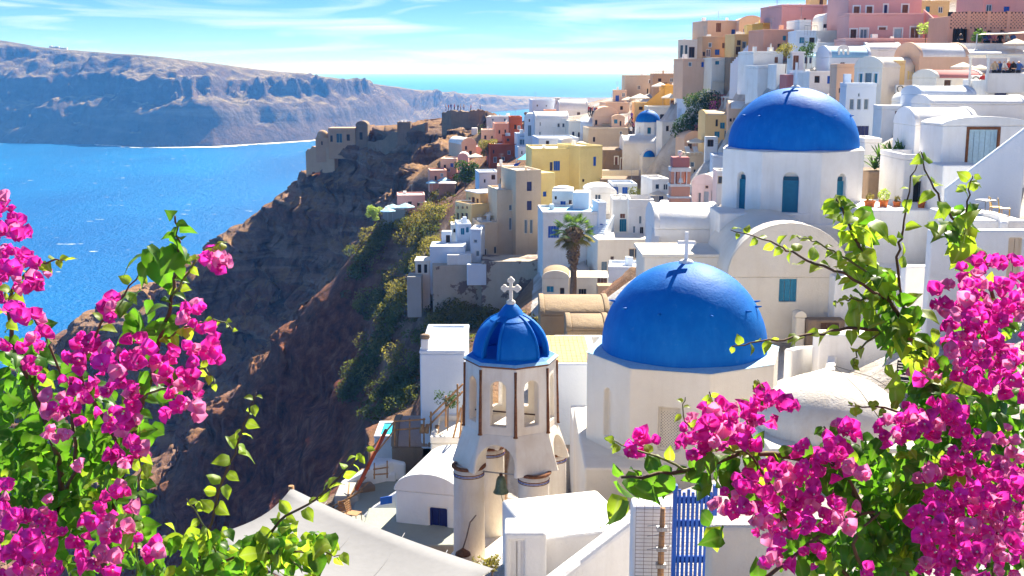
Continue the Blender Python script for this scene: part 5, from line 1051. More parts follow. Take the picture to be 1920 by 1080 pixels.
FLOWERS = [flower_shape(.75, 1), flower_shape(.55, 2), flower_shape(.95, 3)]
def shape_mesh(name, shp, mats):
    me = bpy.data.meshes.new(name); me.from_pydata(shp[0].tolist(), [], shp[1]); me.update()
    for m in mats: me.materials.append(m)
    me.polygons.foreach_set('material_index', shp[2]); me.attributes.new('rib', 'FLOAT', 'POINT').data.foreach_set('value', shp[3])
    me.polygons.foreach_set('use_smooth', [True] * len(me.polygons)); return me
LEAF_ME = {m.name: [shape_mesh('leaf', s, [m]) for s in LEAVES] for m in (M_LEAF, M_YLEAF)}
FLOW_ME = {m.name: [shape_mesh('flower', s, [m, M_STAR]) for s in FLOWERS] for m in (M_BRACT, M_PBRACT)}
def orient(nrm, up_hint, roll):
    z = Vector(nrm).normalized(); y = Vector(up_hint) - z * Vector(up_hint).dot(z)
    if y.length < 1e-4: y = z.orthogonal()
    y.normalize(); x = y.cross(z); return (Matrix((x, y, z)).transposed() @ Matrix.Rotation(roll, 3, 'Z'))
def joined(name, items, shapes, mats, parent):
    """many pieces in one mesh: items (variant, 3x3, position, scale)"""
    V, Fc, MI, RB, o = [], [], [], [], 0
    for (k, R_, p, s) in items:
        sh = shapes[k]; A = sh[0] @ np.array(R_).T * s + np.array(p); V.append(A); Fc += [tuple(i + o for i in f) for f in sh[1]]
        MI += sh[2]; RB += sh[3]
        o += len(A)
    me = bpy.data.meshes.new(name); me.from_pydata(np.concatenate(V).tolist(), [], Fc); me.update()
    for m in mats: me.materials.append(m)
    me.polygons.foreach_set('material_index', MI); me.attributes.new('rib', 'FLOAT', 'POINT').data.foreach_set('value', RB)
    me.polygons.foreach_set('use_smooth', [True] * len(me.polygons)); ob = link(name, me, None, parent); ob['kind'] = 'stuff'; return ob
def bougainvillea(name, label, foot, stems, masses, clusters, seed):
    r = random.Random(seed); root = empty(name, foot); tag(root, label, 'bougainvillea'); f0 = Vector(foot)
    LV, FL = {M_LEAF.name: [], M_YLEAF.name: []}, {M_BRACT.name: [], M_PBRACT.name: []}
    def put_leaf(p, size, young, hint=None):
        nrm = Vector((r.gauss(0, .55), -.55 + r.gauss(0, .5), .55 + r.gauss(0, .4))); tip = hint or Vector((r.gauss(0, .7), r.gauss(-.2, .5), -.7 + r.gauss(0, .5)))
        size *= .80
        LV[M_YLEAF.name if young else M_LEAF.name].append((r.randrange(len(LEAVES)), orient(nrm, tip, r.uniform(-.3, .3)), p - f0, size))
    for (pts, r0, r1, lsize, dens, young) in stems:
        Q = [P(*p) for p in pts]; n = len(Q); bm = bmesh.new()
        fine = []
        for i in range(n - 1):
            for k in range(5):
                t = k / 5; a, b_, c, d = Q[max(i - 1, 0)], Q[i], Q[i + 1], Q[min(i + 2, n - 1)]
                fine.append(.5 * ((2 * b_) + (c - a) * t + (2 * a - 5 * b_ + 4 * c - d) * t * t + (3 * b_ - a - 3 * c + d) * t ** 3) + Vector([r.gauss(0, .0022)] * 1 + [r.gauss(0, .003), r.gauss(0, .0022)]))
        fine.append(Q[-1]); m = len(fine)
        tube(bm, [p - f0 for p in fine], [r0 + (r1 - r0) * i / (m - 1) for i in range(m)], 7); bm_obj('branch', bm, M_STEM if r0 > .0035 else M_GSTEM, root)
        if lsize:
            L = sum((b_ - a).length for a, b_ in zip(fine, fine[1:])); cnt = int(L * dens * 1.35); side = 1
            for k in range(cnt):
                t = (k + r.uniform(0, .8)) / cnt; x = t * (m - 1); i = min(int(x), m - 2); p = fine[i].lerp(fine[i + 1], x - i); d = (fine[i + 1] - fine[i]).normalized()
                side = -side; s = lsize * (1 - .62 * max(0, t - .25)) * r.uniform(.7, 1.25)
                out = (d.cross(Vector((0, -1, 0))) * side + d * .5 + Vector((r.gauss(0, .3), r.gauss(-.1, .4), -.35 + r.gauss(0, .3)))).normalized()
                put_leaf(p + out * s * .12, s, (t > .6 if young == 1 else young == 2), out)
    for (px, py, rx, ry, d0, dr, n, size, yf) in masses:
        for k in range(int(n * (.95 if d0 > 2.75 else .72))):
            a = r.uniform(0, 2 * math.pi); q = math.sqrt(r.random()); d = d0 + r.uniform(-dr, dr)
            put_leaf(P(px + rx * q * math.cos(a), py + ry * q * math.sin(a), d), size * r.uniform(.6, 1.3), r.random() < yf)
    for (px, py, rx, ry, n, d0, *k_) in clusters:
        pale = k_[0] if k_ else .22; n = int(n * .74) if n > 18 else n; rx, ry = (rx * 1.1, ry * 1.1) if n > 18 else (rx, ry)
        for k in range(n):
            a = r.uniform(0, 2 * math.pi); q = math.sqrt(r.random()); d = d0 + r.uniform(-.10, .10) * (1 + rx / 40)
            p = P(px + rx * q * math.cos(a), py + ry * q * math.sin(a), d); s = .0242 * r.uniform(.65, 1.25)
            nrm = Vector((math.cos(a) * q * .8 + r.gauss(0, .4), -.8 + r.gauss(0, .4), .45 - math.sin(a) * q * .6 + r.gauss(0, .35)))
            FL[M_PBRACT.name if r.random() < pale else M_BRACT.name].append((r.randrange(3), orient(nrm, (r.gauss(0, 1), r.gauss(0, 1), r.gauss(0, 1)), 0), p - f0, s))
    for nm, D, shapes, mesh in (('leaf', LV, LEAVES, LEAF_ME), ('flower', FL, FLOWERS, FLOW_ME)):
        allit = [(it[3] / max(.5, (it[2] + f0).y), mn, it) for mn in D for it in D[mn]]; allit.sort(key=lambda x: -x[0])
        rest = {mn: [] for mn in D}
        for i, (_, mn, it) in enumerate(allit):
            if i < 295:
                o = bpy.data.objects.new(nm, mesh[mn][it[0]]); COL.objects.link(o); o.parent = root
                o.matrix_local = Matrix.Translation(it[2]) @ (it[1].to_4x4() @ Matrix.Diagonal((it[3],) * 3 + (1,)))
            else: rest[mn].append(it)
        for mn in rest:
            if rest[mn]: joined('foliage' if nm == 'leaf' else 'blossom', rest[mn], shapes, [bpy.data.materials[mn]] + ([M_STAR] if nm == 'flower' else []), root)
    return root
d1, d2 = 2.35, 2.75
bougainvillea('bougainvillea', 'magenta bougainvillea climbing along the left edge over the sea', (-1.35, 2.7, -4.6), [
    ([(140, 1300, 2.8), (190, 1080, 2.75), (235, 860, 2.7), (272, 740, 2.65), (300, 640, 2.55), (320, 560, 2.5), (336, 470, 2.45), (328, 405, 2.4)], .009, .002, .066, 26, 0),
    ([(235, 860, 2.7), (180, 760, 2.7), (150, 690, 2.65), (205, 590, 2.6), (262, 512, 2.55)], .006, .0015, .055, 26, 1),
    ([(20, 1200, 2.9), (110, 960, 2.85), (90, 800, 2.8), (30, 660, 2.7), (20, 560, 2.6), (60, 500, 2.55), (124, 486, 2.5)], .010, .0015, .055, 26, 1),
    ([(110, 960, 2.85), (140, 860, 2.75), (120, 720, 2.7), (60, 590, 2.65)], .006, .002, .06, 26, 0),
    ([(320, 560, 2.5), (360, 500, 2.45), (385, 470, 2.4), (420, 455, 2.4)], .003, .001, .035, 34, 2),
    ([(300, 640, 2.55), (360, 610, 2.45), (410, 600, 2.4), (440, 622, 2.4)], .003, .001, .032, 28, 2),
    ([(272, 740, 2.6), (330, 720, 2.5), (380, 690, 2.45), (402, 720, 2.4)], .003, .001, .04, 28, 1),
    ([(330, 1200, 2.6), (385, 1010, 2.5), (425, 885, 2.42), (452, 815, 2.4), (480, 735, 2.38)], .004, .001, .052, 26, 2),
    ([(420, 1200, 2.5), (505, 1000, 2.45), (590, 938, 2.4), (650, 880, 2.4), (688, 838, 2.4)], .004, .001, .046, 26, 2),
    ([(250, 1200, 2.6), (258, 960, 2.5), (264, 880, 2.45), (262, 800, 2.42)], .003, .001, .05, 30, 1),
    ([(300, 1150, 2.5), (420, 1050, 2.45), (540, 1035, 2.4), (640, 1040, 2.4)], .004, .0012, .056, 48, 1),
    ([(420, 1100, 2.5), (395, 1010, 2.45), (350, 935, 2.4)], .003, .001, .05, 34, 2),
    ([(500, 1000, 2.45), (560, 1060, 2.4), (600, 1085, 2.4)], .003, .001, .05, 40, 1)],
    [(45, 800, 85, 90, 2.95, .2, 120, .062, .05), (110, 880, 120, 80, 2.95, .2, 150, .062, .05), (130, 990, 140, 80, 2.9, .2, 170, .06, .1), (40, 690, 50, 60, 2.85, .15, 45, .06, .1), (215, 800, 70, 80, 2.8, .15, 70, .055, .15),
     (330, 1040, 100, 45, 2.6, .15, 95, .056, .35), (460, 1035, 130, 45, 2.5, .15, 125, .055, .45), (560, 1010, 70, 40, 2.45, .1, 45, .05, .5), (300, 480, 45, 40, 2.5, .06, 12, .075, 0), (280, 590, 50, 50, 2.6, .08, 16, .075, 0), (210, 930, 60, 60, 2.7, .12, 60, .05, .3), (260, 990, 35, 60, 2.5, .1, 26, .05, .4), (20, 900, 40, 60, 2.8, .15, 40, .05, .1)],
    [(12, 462, 36, 82, 60, 2.5), (58, 522, 30, 34, 20, 2.5), (24, 612, 44, 40, 34, 2.5), (82, 637, 18, 14, 8, 2.5), (65, 700, 12, 12, 5, 2.5), (214, 588, 14, 20, 8, 2.5), (165, 662, 40, 30, 24, 2.48), (222, 690, 42, 38, 34, 2.45), (133, 748, 36, 32, 26, 2.5), (228, 770, 34, 42, 28, 2.45), (243, 850, 30, 22, 16, 2.45),
     (94, 794, 12, 10, 3, 2.45, 1), (123, 812, 12, 9, 3, 2.45, 1), (156, 872, 11, 10, 3, 2.45, 1), (400, 497, 15, 26, 12, 2.4, .6), (372, 602, 25, 30, 20, 2.42), (396, 652, 18, 18, 8, 2.42), (350, 688, 30, 40, 26, 2.42), (343, 752, 28, 30, 20, 2.42), (316, 688, 20, 26, 12, 2.45), (259, 658, 20, 20, 10, 2.45),
     (38, 975, 62, 66, 70, 2.3), (90, 1035, 55, 46, 45, 2.3), (20, 1060, 40, 40, 22, 2.25), (217, 955, 24, 46, 22, 2.4), (226, 1005, 26, 18, 9, 2.38), (194, 1050, 34, 22, 13, 2.35), (290, 1040, 14, 26, 8, 2.35, .5), (180, 985, 20, 20, 6, 2.4)], 5)
bougainvillea('bougainvillea', 'large magenta bougainvillea filling the lower right corner', (1.3, 2.9, -4.4), [
    ([(1800, 1300, 2.9), (1690, 1060, 2.75), (1640, 985, 2.7), (1560, 885, 2.6), (1420, 848, 2.5), (1290, 882, 2.42), (1165, 895, 2.38)], .011, .003, .07, 24, 0),
    ([(1700, 1250, 2.8), (1560, 1040, 2.6), (1480, 990, 2.5), (1440, 900, 2.45), (1360, 800, 2.42), (1330, 735, 2.4)], .006, .0013, .045, 26, 1),
    ([(1420, 848, 2.5), (1400, 790, 2.45), (1425, 740, 2.42), (1420, 712, 2.42)], .003, .001, .035, 30, 1),
    ([(1290, 882, 2.42), (1215, 850, 2.4), (1160, 830, 2.4), (1142, 822, 2.4)], .003, .001, .034, 36, 2), ([(1400, 850, 2.45), (1330, 830, 2.42), (1285, 790, 2.42), (1285, 745, 2.42)], .003, .001, .035, 30, 2),
    ([(1900, 1200, 3.1), (1800, 900, 3.0), (1760, 742, 2.9), (1702, 622, 2.8), (1642, 520, 2.75), (1600, 440, 2.7), (1568, 372, 2.7)], .010, .002, .075, 60, 1),
    ([(1702, 622, 2.8), (1684, 482, 2.75), (1694, 430, 2.72), (1706, 345, 2.7), (1726, 283, 2.7)], .004, .001, .05, 22, 2),
    ([(1860, 560, 2.8), (1823, 473, 2.7), (1790, 417, 2.65), (1750, 352, 2.62), (1727, 285, 2.6)], .005, .0013, .068, 26, 2),
    ([(1840, 520, 2.8), (1814, 424, 2.7), (1818, 366, 2.68), (1824, 328, 2.68)], .004, .001, .05, 36, 1),
    ([(1660, 560, 2.75), (1582, 515, 2.6), (1499, 482, 2.55), (1443, 454, 2.52), (1370, 431, 2.5)], .004, .001, .042, 30, 2),
    ([(1640, 520, 2.7), (1573, 477, 2.62), (1522, 452, 2.6), (1492, 444, 2.6)], .003, .001, .036, 28, 2),
    ([(1740, 650, 2.8), (1661, 621, 2.7), (1578, 619, 2.6), (1499, 630, 2.55), (1430, 640, 2.5), (1372, 650, 2.5)], .005, .0012, .05, 22, 2),
    ([(1660, 620, 2.7), (1610, 660, 2.6), (1600, 690, 2.58)], .003, .001, .04, 30, 2), ([(1640, 560, 2.7), (1590, 560, 2.62), (1562, 566, 2.6)], .003, .001, .036, 36, 2),
    ([(1900, 1000, 2.9), (1790, 820, 2.75), (1680, 770, 2.6), (1590, 760, 2.5)], .006, .001, .045, 24, 1), ([(1660, 1000, 2.7), (1575, 880, 2.55), (1545, 800, 2.5)], .005, .002, .06, 22, 0),
    ([(1640, 1100, 2.6), (1600, 1020, 2.5), (1650, 960, 2.45)], .006, .002, .05, 14, 0), ([(1330, 1180, 2.5), (1440, 1080, 2.45), (1560, 990, 2.5), (1640, 960, 2.55)], .006, .003, .05, 12, 0)],
    [(1640, 900, 80, 80, 2.8, .15, 130, .055, .15), (1700, 985, 90, 90, 2.8, .2, 200, .058, .05), (1620, 1040, 100, 50, 2.7, .15, 130, .058, .1), (1520, 1030, 60, 40, 2.65, .12, 45, .055, .1), (1480, 900, 70, 36, 2.65, .1, 50, .06, .1), (1570, 860, 50, 45, 2.65, .1, 40, .06, .1),
     (1790, 800, 80, 70, 2.95, .2, 130, .058, .15), (1860, 780, 70, 60, 2.95, .2, 90, .055, .15), (1850, 880, 80, 70, 2.95, .2, 120, .055, .1), (1860, 1000, 90, 90, 2.9, .2, 130, .055, .05), (1870, 640, 70, 90, 3.0, .2, 80, .055, .1),
     (1622, 455, 40, 70, 2.72, .1, 34, .055, .8), (1650, 560, 50, 60, 2.75, .12, 42, .06, .6), (1720, 640, 50, 60, 2.8, .15, 40, .062, .5), (1745, 725, 55, 45, 2.85, .15, 46, .06, .4), (1700, 700, 45, 40, 2.75, .12, 26, .05, .6), (1790, 445, 40, 40, 2.65, .08, 14, .07, .6),
     (1235, 900, 100, 24, 2.42, .05, 13, .088, 0), (1340, 885, 40, 30, 2.42, .06, 9, .085, 0), (1160, 915, 22, 25, 2.38, .03, 3, .08, .3), (1400, 870, 50, 25, 2.5, .06, 9, .07, .1), (1340, 1000, 20, 30, 2.45, .04, 6, .05, .4), (1730, 900, 70, 60, 2.7, .15, 80, .048, .4)],
    [(1862, 538, 66, 52, 85, 2.6), (1800, 572, 50, 40, 44, 2.6), (1885, 620, 55, 60, 66, 2.6), (1812, 642, 48, 45, 48, 2.6), (1850, 690, 55, 36, 40, 2.62), (1905, 705, 32, 40, 22, 2.6), (1737, 695, 24, 14, 9, 2.65), (1187, 831, 15, 12, 5, 2.4), (1212, 829, 9, 9, 3, 2.4), (1335, 767, 13, 18, 8, 2.4), (1338, 808, 20, 25, 13, 2.4), (1303, 808, 24, 22, 13, 2.4), (1378, 790, 28, 28, 18, 2.42), (1393, 823, 25, 20, 12, 2.42),
     (1428, 754, 11, 18, 6, 2.42), (1455, 770, 34, 18, 16, 2.42), (1305, 846, 11, 20, 6, 2.4), (1262, 825, 7, 7, 2, 2.4), (1578, 821, 26, 30, 18, 2.45), (1512, 871, 42, 34, 32, 2.42), (1441, 908, 48, 38, 44, 2.38), (1403, 933, 42, 34, 30, 2.36), (1462, 967, 40, 34, 30, 2.36), (1530, 958, 44, 34, 34, 2.38), (1347, 954, 18, 9, 5, 2.35, .5), (1428, 996, 14, 14, 5, 2.34, .5), (1455, 1000, 14, 14, 5, 2.34, .6), (1562, 867, 20, 20, 10, 2.42),
     (1674, 804, 28, 24, 18, 2.5), (1703, 792, 27, 27, 20, 2.5), (1737, 775, 24, 20, 13, 2.5), (1743, 810, 14, 14, 6, 2.5, .6), (1778, 775, 20, 24, 13, 2.52), (1787, 800, 14, 18, 7, 2.52), (1632, 892, 11, 8, 3, 2.4, 1), (1591, 946, 9, 12, 3, 2.35, 1), (1589, 979, 9, 12, 3, 2.35, 1), (1520, 1046, 13, 11, 4, 2.35), (1453, 1058, 17, 14, 7, 2.35, .5), (1616, 1075, 12, 8, 3, 2.35),
     (1828, 850, 48, 38, 34, 2.5), (1787, 896, 44, 34, 30, 2.48), (1862, 875, 11, 11, 3, 2.4, 1), (1889, 883, 11, 11, 3, 2.4, 1), (1882, 817, 11, 13, 3, 2.45, 1), (1910, 842, 11, 13, 3, 2.45, 1), (1730, 893, 14, 12, 4, 2.45, .6), (1807, 950, 68, 44, 56, 2.35), (1880, 933, 48, 44, 40, 2.35, .3), (1766, 975, 48, 44, 40, 2.34), (1830, 995, 76, 44, 60, 2.3), (1895, 992, 42, 48, 36, 2.3, .4), (1787, 1035, 54, 38, 40, 2.3), (1864, 1050, 58, 34, 40, 2.28, .4), (1741, 1068, 20, 12, 6, 2.3), (1910, 900, 20, 16, 6, 2.4, .6)], 9)

# leaf clouds for everything farther away
def cloud(name, blobs, n, size, mat, parent, seed=1, flat=.8, kind=None):
    """n little leaves spread through ellipsoid clumps: blobs (x,y,z,rx,ry,rz), local to the parent"""
    g = np.random.default_rng(seed); b_ = np.array(blobs, float); wv = b_[:, 3] * b_[:, 4] * b_[:, 5]; wv = wv ** .67; k = g.choice(len(b_), n, p=wv / wv.sum())
    d = g.normal(size=(n, 3)); d /= np.linalg.norm(d, axis=1)[:, None]; rr = g.uniform(.45, 1.05, n) ** .5
    c = b_[k, :3] + d * b_[k, 3:6] * rr[:, None]
    nr = d + g.normal(size=(n, 3)) * flat; nr /= np.linalg.norm(nr, axis=1)[:, None]
    t = np.cross(nr, g.normal(size=(n, 3))); t /= np.linalg.norm(t, axis=1)[:, None]; u = np.cross(nr, t); s = size * g.uniform(.6, 1.4, n)[:, None]
    V = np.stack([c - t * s, c + u * s * .5, c + t * s, c - u * s * .5], 1).reshape(-1, 3); Fq = np.arange(4 * n).reshape(-1, 4)
    me = bpy.data.meshes.new(name); me.from_pydata(V.tolist(), [], Fq.tolist()); me.update(); o = link(name, me, mat, parent)
    if kind: o['kind'] = kind
    return o
def inside(poly, x, y):
    c = False; j = len(poly) - 1
    for i in range(len(poly)):
        if (poly[i][1] > y) != (poly[j][1] > y) and x < (poly[j][0] - poly[i][0]) * (y - poly[i][1]) / (poly[j][1] - poly[i][1]) + poly[i][0]: c = not c
        j = i
    return c
SCRUB = [(640, 430), (700, 395), (800, 380), (850, 345), (862, 420), (830, 430), (820, 470), (770, 515), (790, 540), (812, 565), (1000, 596), (1010, 650), (880, 650), (785, 650), (785, 770), (720, 800), (650, 770), (655, 690), (700, 610), (620, 520), (625, 460)]
rs = random.Random(3); sc1, sc2 = [], []
for k in range(3600):
    px, py = rs.uniform(610, 1010), rs.uniform(340, 810)
    if not inside(SCRUB, px, py): continue
    h = ground_at_px(px, py)
    if h is None or h.y < 70 or h.y > 260: continue
    if noise.noise(Vector((h.x * .12, h.y * .12, 0))) < -.05 and rs.random() < .9: continue
    s = rs.choice((.35, .5, .6, .8, 1.0, 1.5)) * rs.uniform(.8, 1.2) * (1.0 if h.y > 130 else .8)
    lit = (px - 640) * .3 + (700 - py) * .35 + rs.gauss(0, 30) > 52  # sunlight put into the leaf colour: paler olive scrub up the slope
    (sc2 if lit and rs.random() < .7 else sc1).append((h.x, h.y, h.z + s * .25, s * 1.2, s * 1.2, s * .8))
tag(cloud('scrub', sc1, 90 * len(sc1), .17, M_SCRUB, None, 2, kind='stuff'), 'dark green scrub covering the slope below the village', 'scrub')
tag(cloud('lit_scrub', sc2, 90 * len(sc2), .17, M_OLIVESCRUB, None, 3, kind='stuff'), 'scrub on the upper slope, sunlight painted as yellow green', 'scrub')
def tree(name, label, px, py, d, h, rx, n, leaf, mat, seed, rz=None, cat='tree', trunk=.16):
    c = P(px, py, d); root = empty(name, c); tag(root, label, cat); r = random.Random(seed); rz = rz or rx; h = rx * 1.1 if cat == 'shrub' else h
    tube_obj('trunk', [(0, 0, -1.5), (0.05, 0, h * .25), (-.05, .05, h * .55)], [trunk, trunk * .8, trunk * .5], M_TRUNK, root, 8)
    bl = []
    for k in range(9):
        a = r.uniform(0, 6.28); q = r.uniform(.2, .75); b_ = (math.cos(a) * rx * q, math.sin(a) * rx * q, h * .55 + r.uniform(-.45, .55) * rz, rx * r.uniform(.32, .5), rx * r.uniform(.32, .5), rz * r.uniform(.3, .45)); bl.append(b_)
        tube_obj('limb', [(-.03, .03, h * .45), Vector((-.03, .03, h * .45)).lerp(Vector(b_[:3]), .5) + Vector((0, 0, .1)), b_[:3]], [trunk * .4, trunk * .28, trunk * .1], M_TRUNK, root, 5)
    cloud('crown', bl, n, leaf, mat, root, seed); return root
tree('broad_tree', 'dark green tree beside the pale pink cube house', 872, 352, 192, 4.4, 2.6, 2600, .16, M_TREE, 4)
tree('broad_tree', 'lighter olive tree behind the wide red house', 915, 296, 203, 3.2, 1.9, 1600, .15, M_OLIVESCRUB, 5)
tree('broad_tree', 'small bright green tree at the left end of the scrub', 702, 415, 205, 2.6, 1.6, 1200, .15, M_YLEAF, 6)
tree('shrub', 'grey green shrub on the castle slope by the white hut', 908, 253, 245, 2.2, 1.5, 700, .15, M_SCRUB, 7, cat='shrub')
tree('shrub', 'small shrub against the tall white wall house', 838, 765, 44.5, 1.3, .55, 500, .045, M_TREE, 8, cat='shrub', trunk=.03)
tree('shrub', 'olive green creeper at the foot of the white shed', 918, 1075, 20, 1.0, .30, 600, .026, M_OLIVESCRUB, 9, cat='shrub', trunk=.02)
tree('shrub', 'grey bush beside the blue door house', 1192, 372, 135, 1.5, 1.1, 600, .1, M_SCRUB, 12, cat='shrub', trunk=.05)
tree('shrub', 'bright green bush by the palazzo staircase', 1735, 72, 114, 1.2, 1.2, 500, .1, M_YLEAF, 13, cat='shrub', trunk=.05)
tree('shrub', 'leafy bush before the arches of the lattice arcade', 1832, 78, 101, 1.4, .8, 500, .09, M_AGAVE, 14, cat='shrub', trunk=.05)
tree('shrub', 'pale flowering bush beside the brown gateway', 1474, 108, 117, 1.6, 1.0, 600, .09, M_OLIVESCRUB, 15, cat='shrub', trunk=.04)
tree('shrub', 'dark bush with red flowers right of the gateway', 1512, 104, 117.5, 1.4, 1.0, 600, .09, M_TREE, 16, cat='shrub', trunk=.04)
def climber():
    c = P(1300, 262, 147); root = empty('climbing_bush', c); tag(root, 'tall green climber with pale yellow and purple flowers', 'climber'); k = 147 / FPX
    bl = [((px - 1300) * k, (py - 215) * -.02 + rs.uniform(-.4, .4), (262 - py) * k, 1.1, .9, .9) for px, py in ((1285, 240), (1275, 235), (1300, 236), (1312, 222), (1296, 218), (1318, 205), (1302, 200), (1330, 195), (1310, 186), (1322, 182), (1336, 184), (1295, 190), (1272, 246), (1288, 226), (1325, 215))]
    cloud('crown', bl, 4200, .13, M_TREE, root, 21); cloud('yellow_blossom', [b_ for b_ in bl if b_[2] > 4.2], 260, .12, simple('pale_yellow_petal', (.72, .66, .30), .7), root, 22); cloud('purple_blossom', [((1318 - 1300) * k, -.9, 28 * k, 1.0, .4, .6), (2.2, -.6, 4, .5, .4, .9)], 260, .11, M_BRACT, root, 23)
    tube_obj('trunk', [(0, .2, -2), (-.2, .2, 1), (.4, 0, 3.5)], [.14, .1, .05], M_TRUNK, root, 7)
climber()
def palm():
    c = P(1074, 566, 108); root = empty('palm_tree', c); tag(root, 'tall fan palm before the white houses', 'palm'); k = 108 / FPX; H = (566 - 432) * k
    tube_obj('trunk', [(0, 0, -1), (.05, 0, H * .35), (0, .05, H * .7), (.05, 0, H)], [.36, .30, .30, .34], M_TRUNK, root, 12)
    cloud('dead_skirt', [(0, 0, H * .74, .62, .62, 1.9), (0, 0, H * .95, 1.0, 1.0, .9)], 1500, .16, simple('dry_frond', (.26, .18, .10), .95, var=.4), root, 31, .5)
    r = random.Random(8)
    for i in range(60):
        a = r.uniform(0, 6.28); el = r.uniform(-.75, 1.25); L = r.uniform(1.1, 1.5); bm = bmesh.new()
        d = Vector((math.cos(a) * math.cos(el), math.sin(a) * math.cos(el), math.sin(el))); o = Vector((0, 0, H)); tip = o + d * L; side = d.cross(Vector((0, 0, 1))).normalized(); up = side.cross(d)
        for q in range(-7, 8):                             # fan of narrow segments
            t = q / 7 * 1.35; dd = (d * math.cos(t) + side * math.sin(t)).normalized(); e = tip + dd * .85 - Vector((0, 0, .16 + .22 * abs(q) / 7)); w = dd.cross(up).normalized() * .035
            m_ = tip.lerp(e, .5) + up * .03; bm.faces.new([bm.verts.new(x) for x in (tip, m_ - w, e, m_ + w)])
        tube(bm, [o, o.lerp(tip, .5) + up * .05, tip], .018, 4); bm_obj('frond', bm, M_AGAVE if el > -.2 else M_OLIVESCRUB, root)
palm()
def agave(px, py, d, n, L, label, mat=M_AGAVE):
    c = P(px, py, d); root = empty('agave', c); tag(root, label, 'agave'); r = random.Random(px)
    for i in range(n):
        a = 6.283 * i / n + r.uniform(-.2, .2); el = r.uniform(.35, 1.25); l_ = L * r.uniform(.7, 1.15); bm = bmesh.new(); rings = []
        for s in range(6):
            t = s / 5; rad = l_ * t; z = math.sin(el) * rad - .35 * l_ * t * t * math.cos(el); x = math.cos(el) * rad; w = .055 * L * (1 - t) ** .6 * (1 + t); ca, sa = math.cos(a), math.sin(a)
            rings.append([bm.verts.new((ca * x - sa * w * q, sa * x + ca * w * q, z + abs(q) * w * .4)) for q in (-1, 0, 1)])
        for r0, r1 in zip(rings, rings[1:]):
            bm.faces.new((r0[0], r0[1], r1[1], r1[0])); bm.faces.new((r0[1], r0[2], r1[2], r1[1]))
        bm_obj('leaf', bm, mat, root)
for i, (px, py, s, lb) in enumerate([(1672, 292, 1.0, 'spiky agave on top of the planted bank'), (1688, 290, .8, 'smaller agave beside the white block'), (1650, 300, .9, 'agave left on the planted bank'), (1640, 318, .8, 'low agave under the left agave'), (1664, 320, .9, 'broad agave in the middle of the bank'), (1652, 338, .7, 'lowest agave above the orange pots')]): agave(px, py, 64.8 - i * .12, 26, s * 1.25, lb)
fb = empty('flowering_bush', P(1672, 312, 63.6)); tag(fb, 'magenta flowering bush in the planted bank', 'bush'); cloud('crown', [(0, 0, 0, .45, .3, .25)], 500, .05, M_AGAVE, fb, 41); cloud('blossom', [(0, -.1, .05, .5, .3, .22)], 600, .05, M_BRACT, fb, 42); tube_obj('trunk', [(0, 0, -1), (0, 0, 0)], .04, M_TRUNK, fb, 6)
# ------------------------------------------------------------------ smaller things
def parasol(px, py, d, wpx, mat, label, base=None, group=None):
    top = P(px, py, d); w = wpx * d / FPX / 2; gz = base if base is not None else max(ground_z(top.x, top.y), top.z - 3.2); h = max(1.6, min(2.7, top.z - gz))
    root = empty('parasol', (top.x, top.y, top.z - h)); tag(root, label, 'parasol', group)
    tube_obj('pole', [(0, 0, 0), (0, 0, h)], .035, M_AC, root, 6)
    bm = bmesh.new(); ap = bm.verts.new((0, 0, h)); n = 8; z1 = h - w * .42
    R1 = [bm.verts.new((w * math.cos(math.pi * 2 * k / n + .39), w * math.sin(math.pi * 2 * k / n + .39), z1)) for k in range(n)]; R2 = [bm.verts.new((v.co.x, v.co.y, z1 - .14)) for v in R1]
    for k in range(n): bm.faces.new((ap, R1[k], R1[(k + 1) % n])); bm.faces.new((R1[k], R2[k], R2[(k + 1) % n], R1[(k + 1) % n]))
    bm_obj('canopy', bm, mat, root)
    for k in range(n):
        a = math.pi * 2 * k / n + .39; tube_obj('rib', [(0, 0, h - .03), (w * .98 * math.cos(a), w * .98 * math.sin(a), z1 - .02)], .012, M_AC, root, 4)
for a in [(736, 382, 186, 30, M_LBCANVAS, 'pale blue parasol at the back of the lowest pink terrace'), (727, 389, 184, 30, M_LBCANVAS, 'pale blue parasol at the outer end of the lowest pink terrace'), (760, 380, 187, 36, M_LBCANVAS, 'wide pale blue parasol next to the lowest pink house'), (790, 374, 191, 20, M_CANVAS, 'small cream parasol behind the lowest pink house'),
          (810, 337, 205, 24, M_LBCANVAS, 'pale blue parasol left of the grey canopy shed'), (833, 332, 206, 28, M_LBCANVAS, 'pale blue parasol above the grey canopy shed'), (891, 287, 206, 30, M_CANVAS, 'white parasol before the olive tree on the pink terraces'), (1090, 264, 170, 22, M_CANVAS, 'cream parasol behind the right wing of the yellow mansion'),
          (1238, 154, 186, 34, M_CANVAS, 'cream parasol highest on the orange terraces'), (1200, 175, 186, 40, M_CANVAS, 'large cream parasol over the ochre terrace'), (1178, 181, 187, 26, M_CANVAS, 'cream parasol at the left end of the ochre terrace'), (1257, 175, 177, 34, M_CANVAS, 'white parasol in front of the orange house'),
          (1305, 258, 137, 35, M_CANVAS, 'lone cream parasol on the terrace right of the small church'), (1233, 357, 128, 32, M_CANVAS, 'cream parasol left of the pink belfry'), (1806, 116, 90, 44, M_CANVAS, 'cream parasol left of the restaurant pergola'), (1838, 121, 88, 34, M_CANVAS, 'second cream parasol behind the restaurant pergola'), (1906, 72, 97, 46, M_CANVAS, 'large cream parasol by the lattice arcade'),
          (1523, 100, 118, 22, M_LBCANVAS, 'small pale parasol over the kiosk with blue shutters')]: parasol(*a)
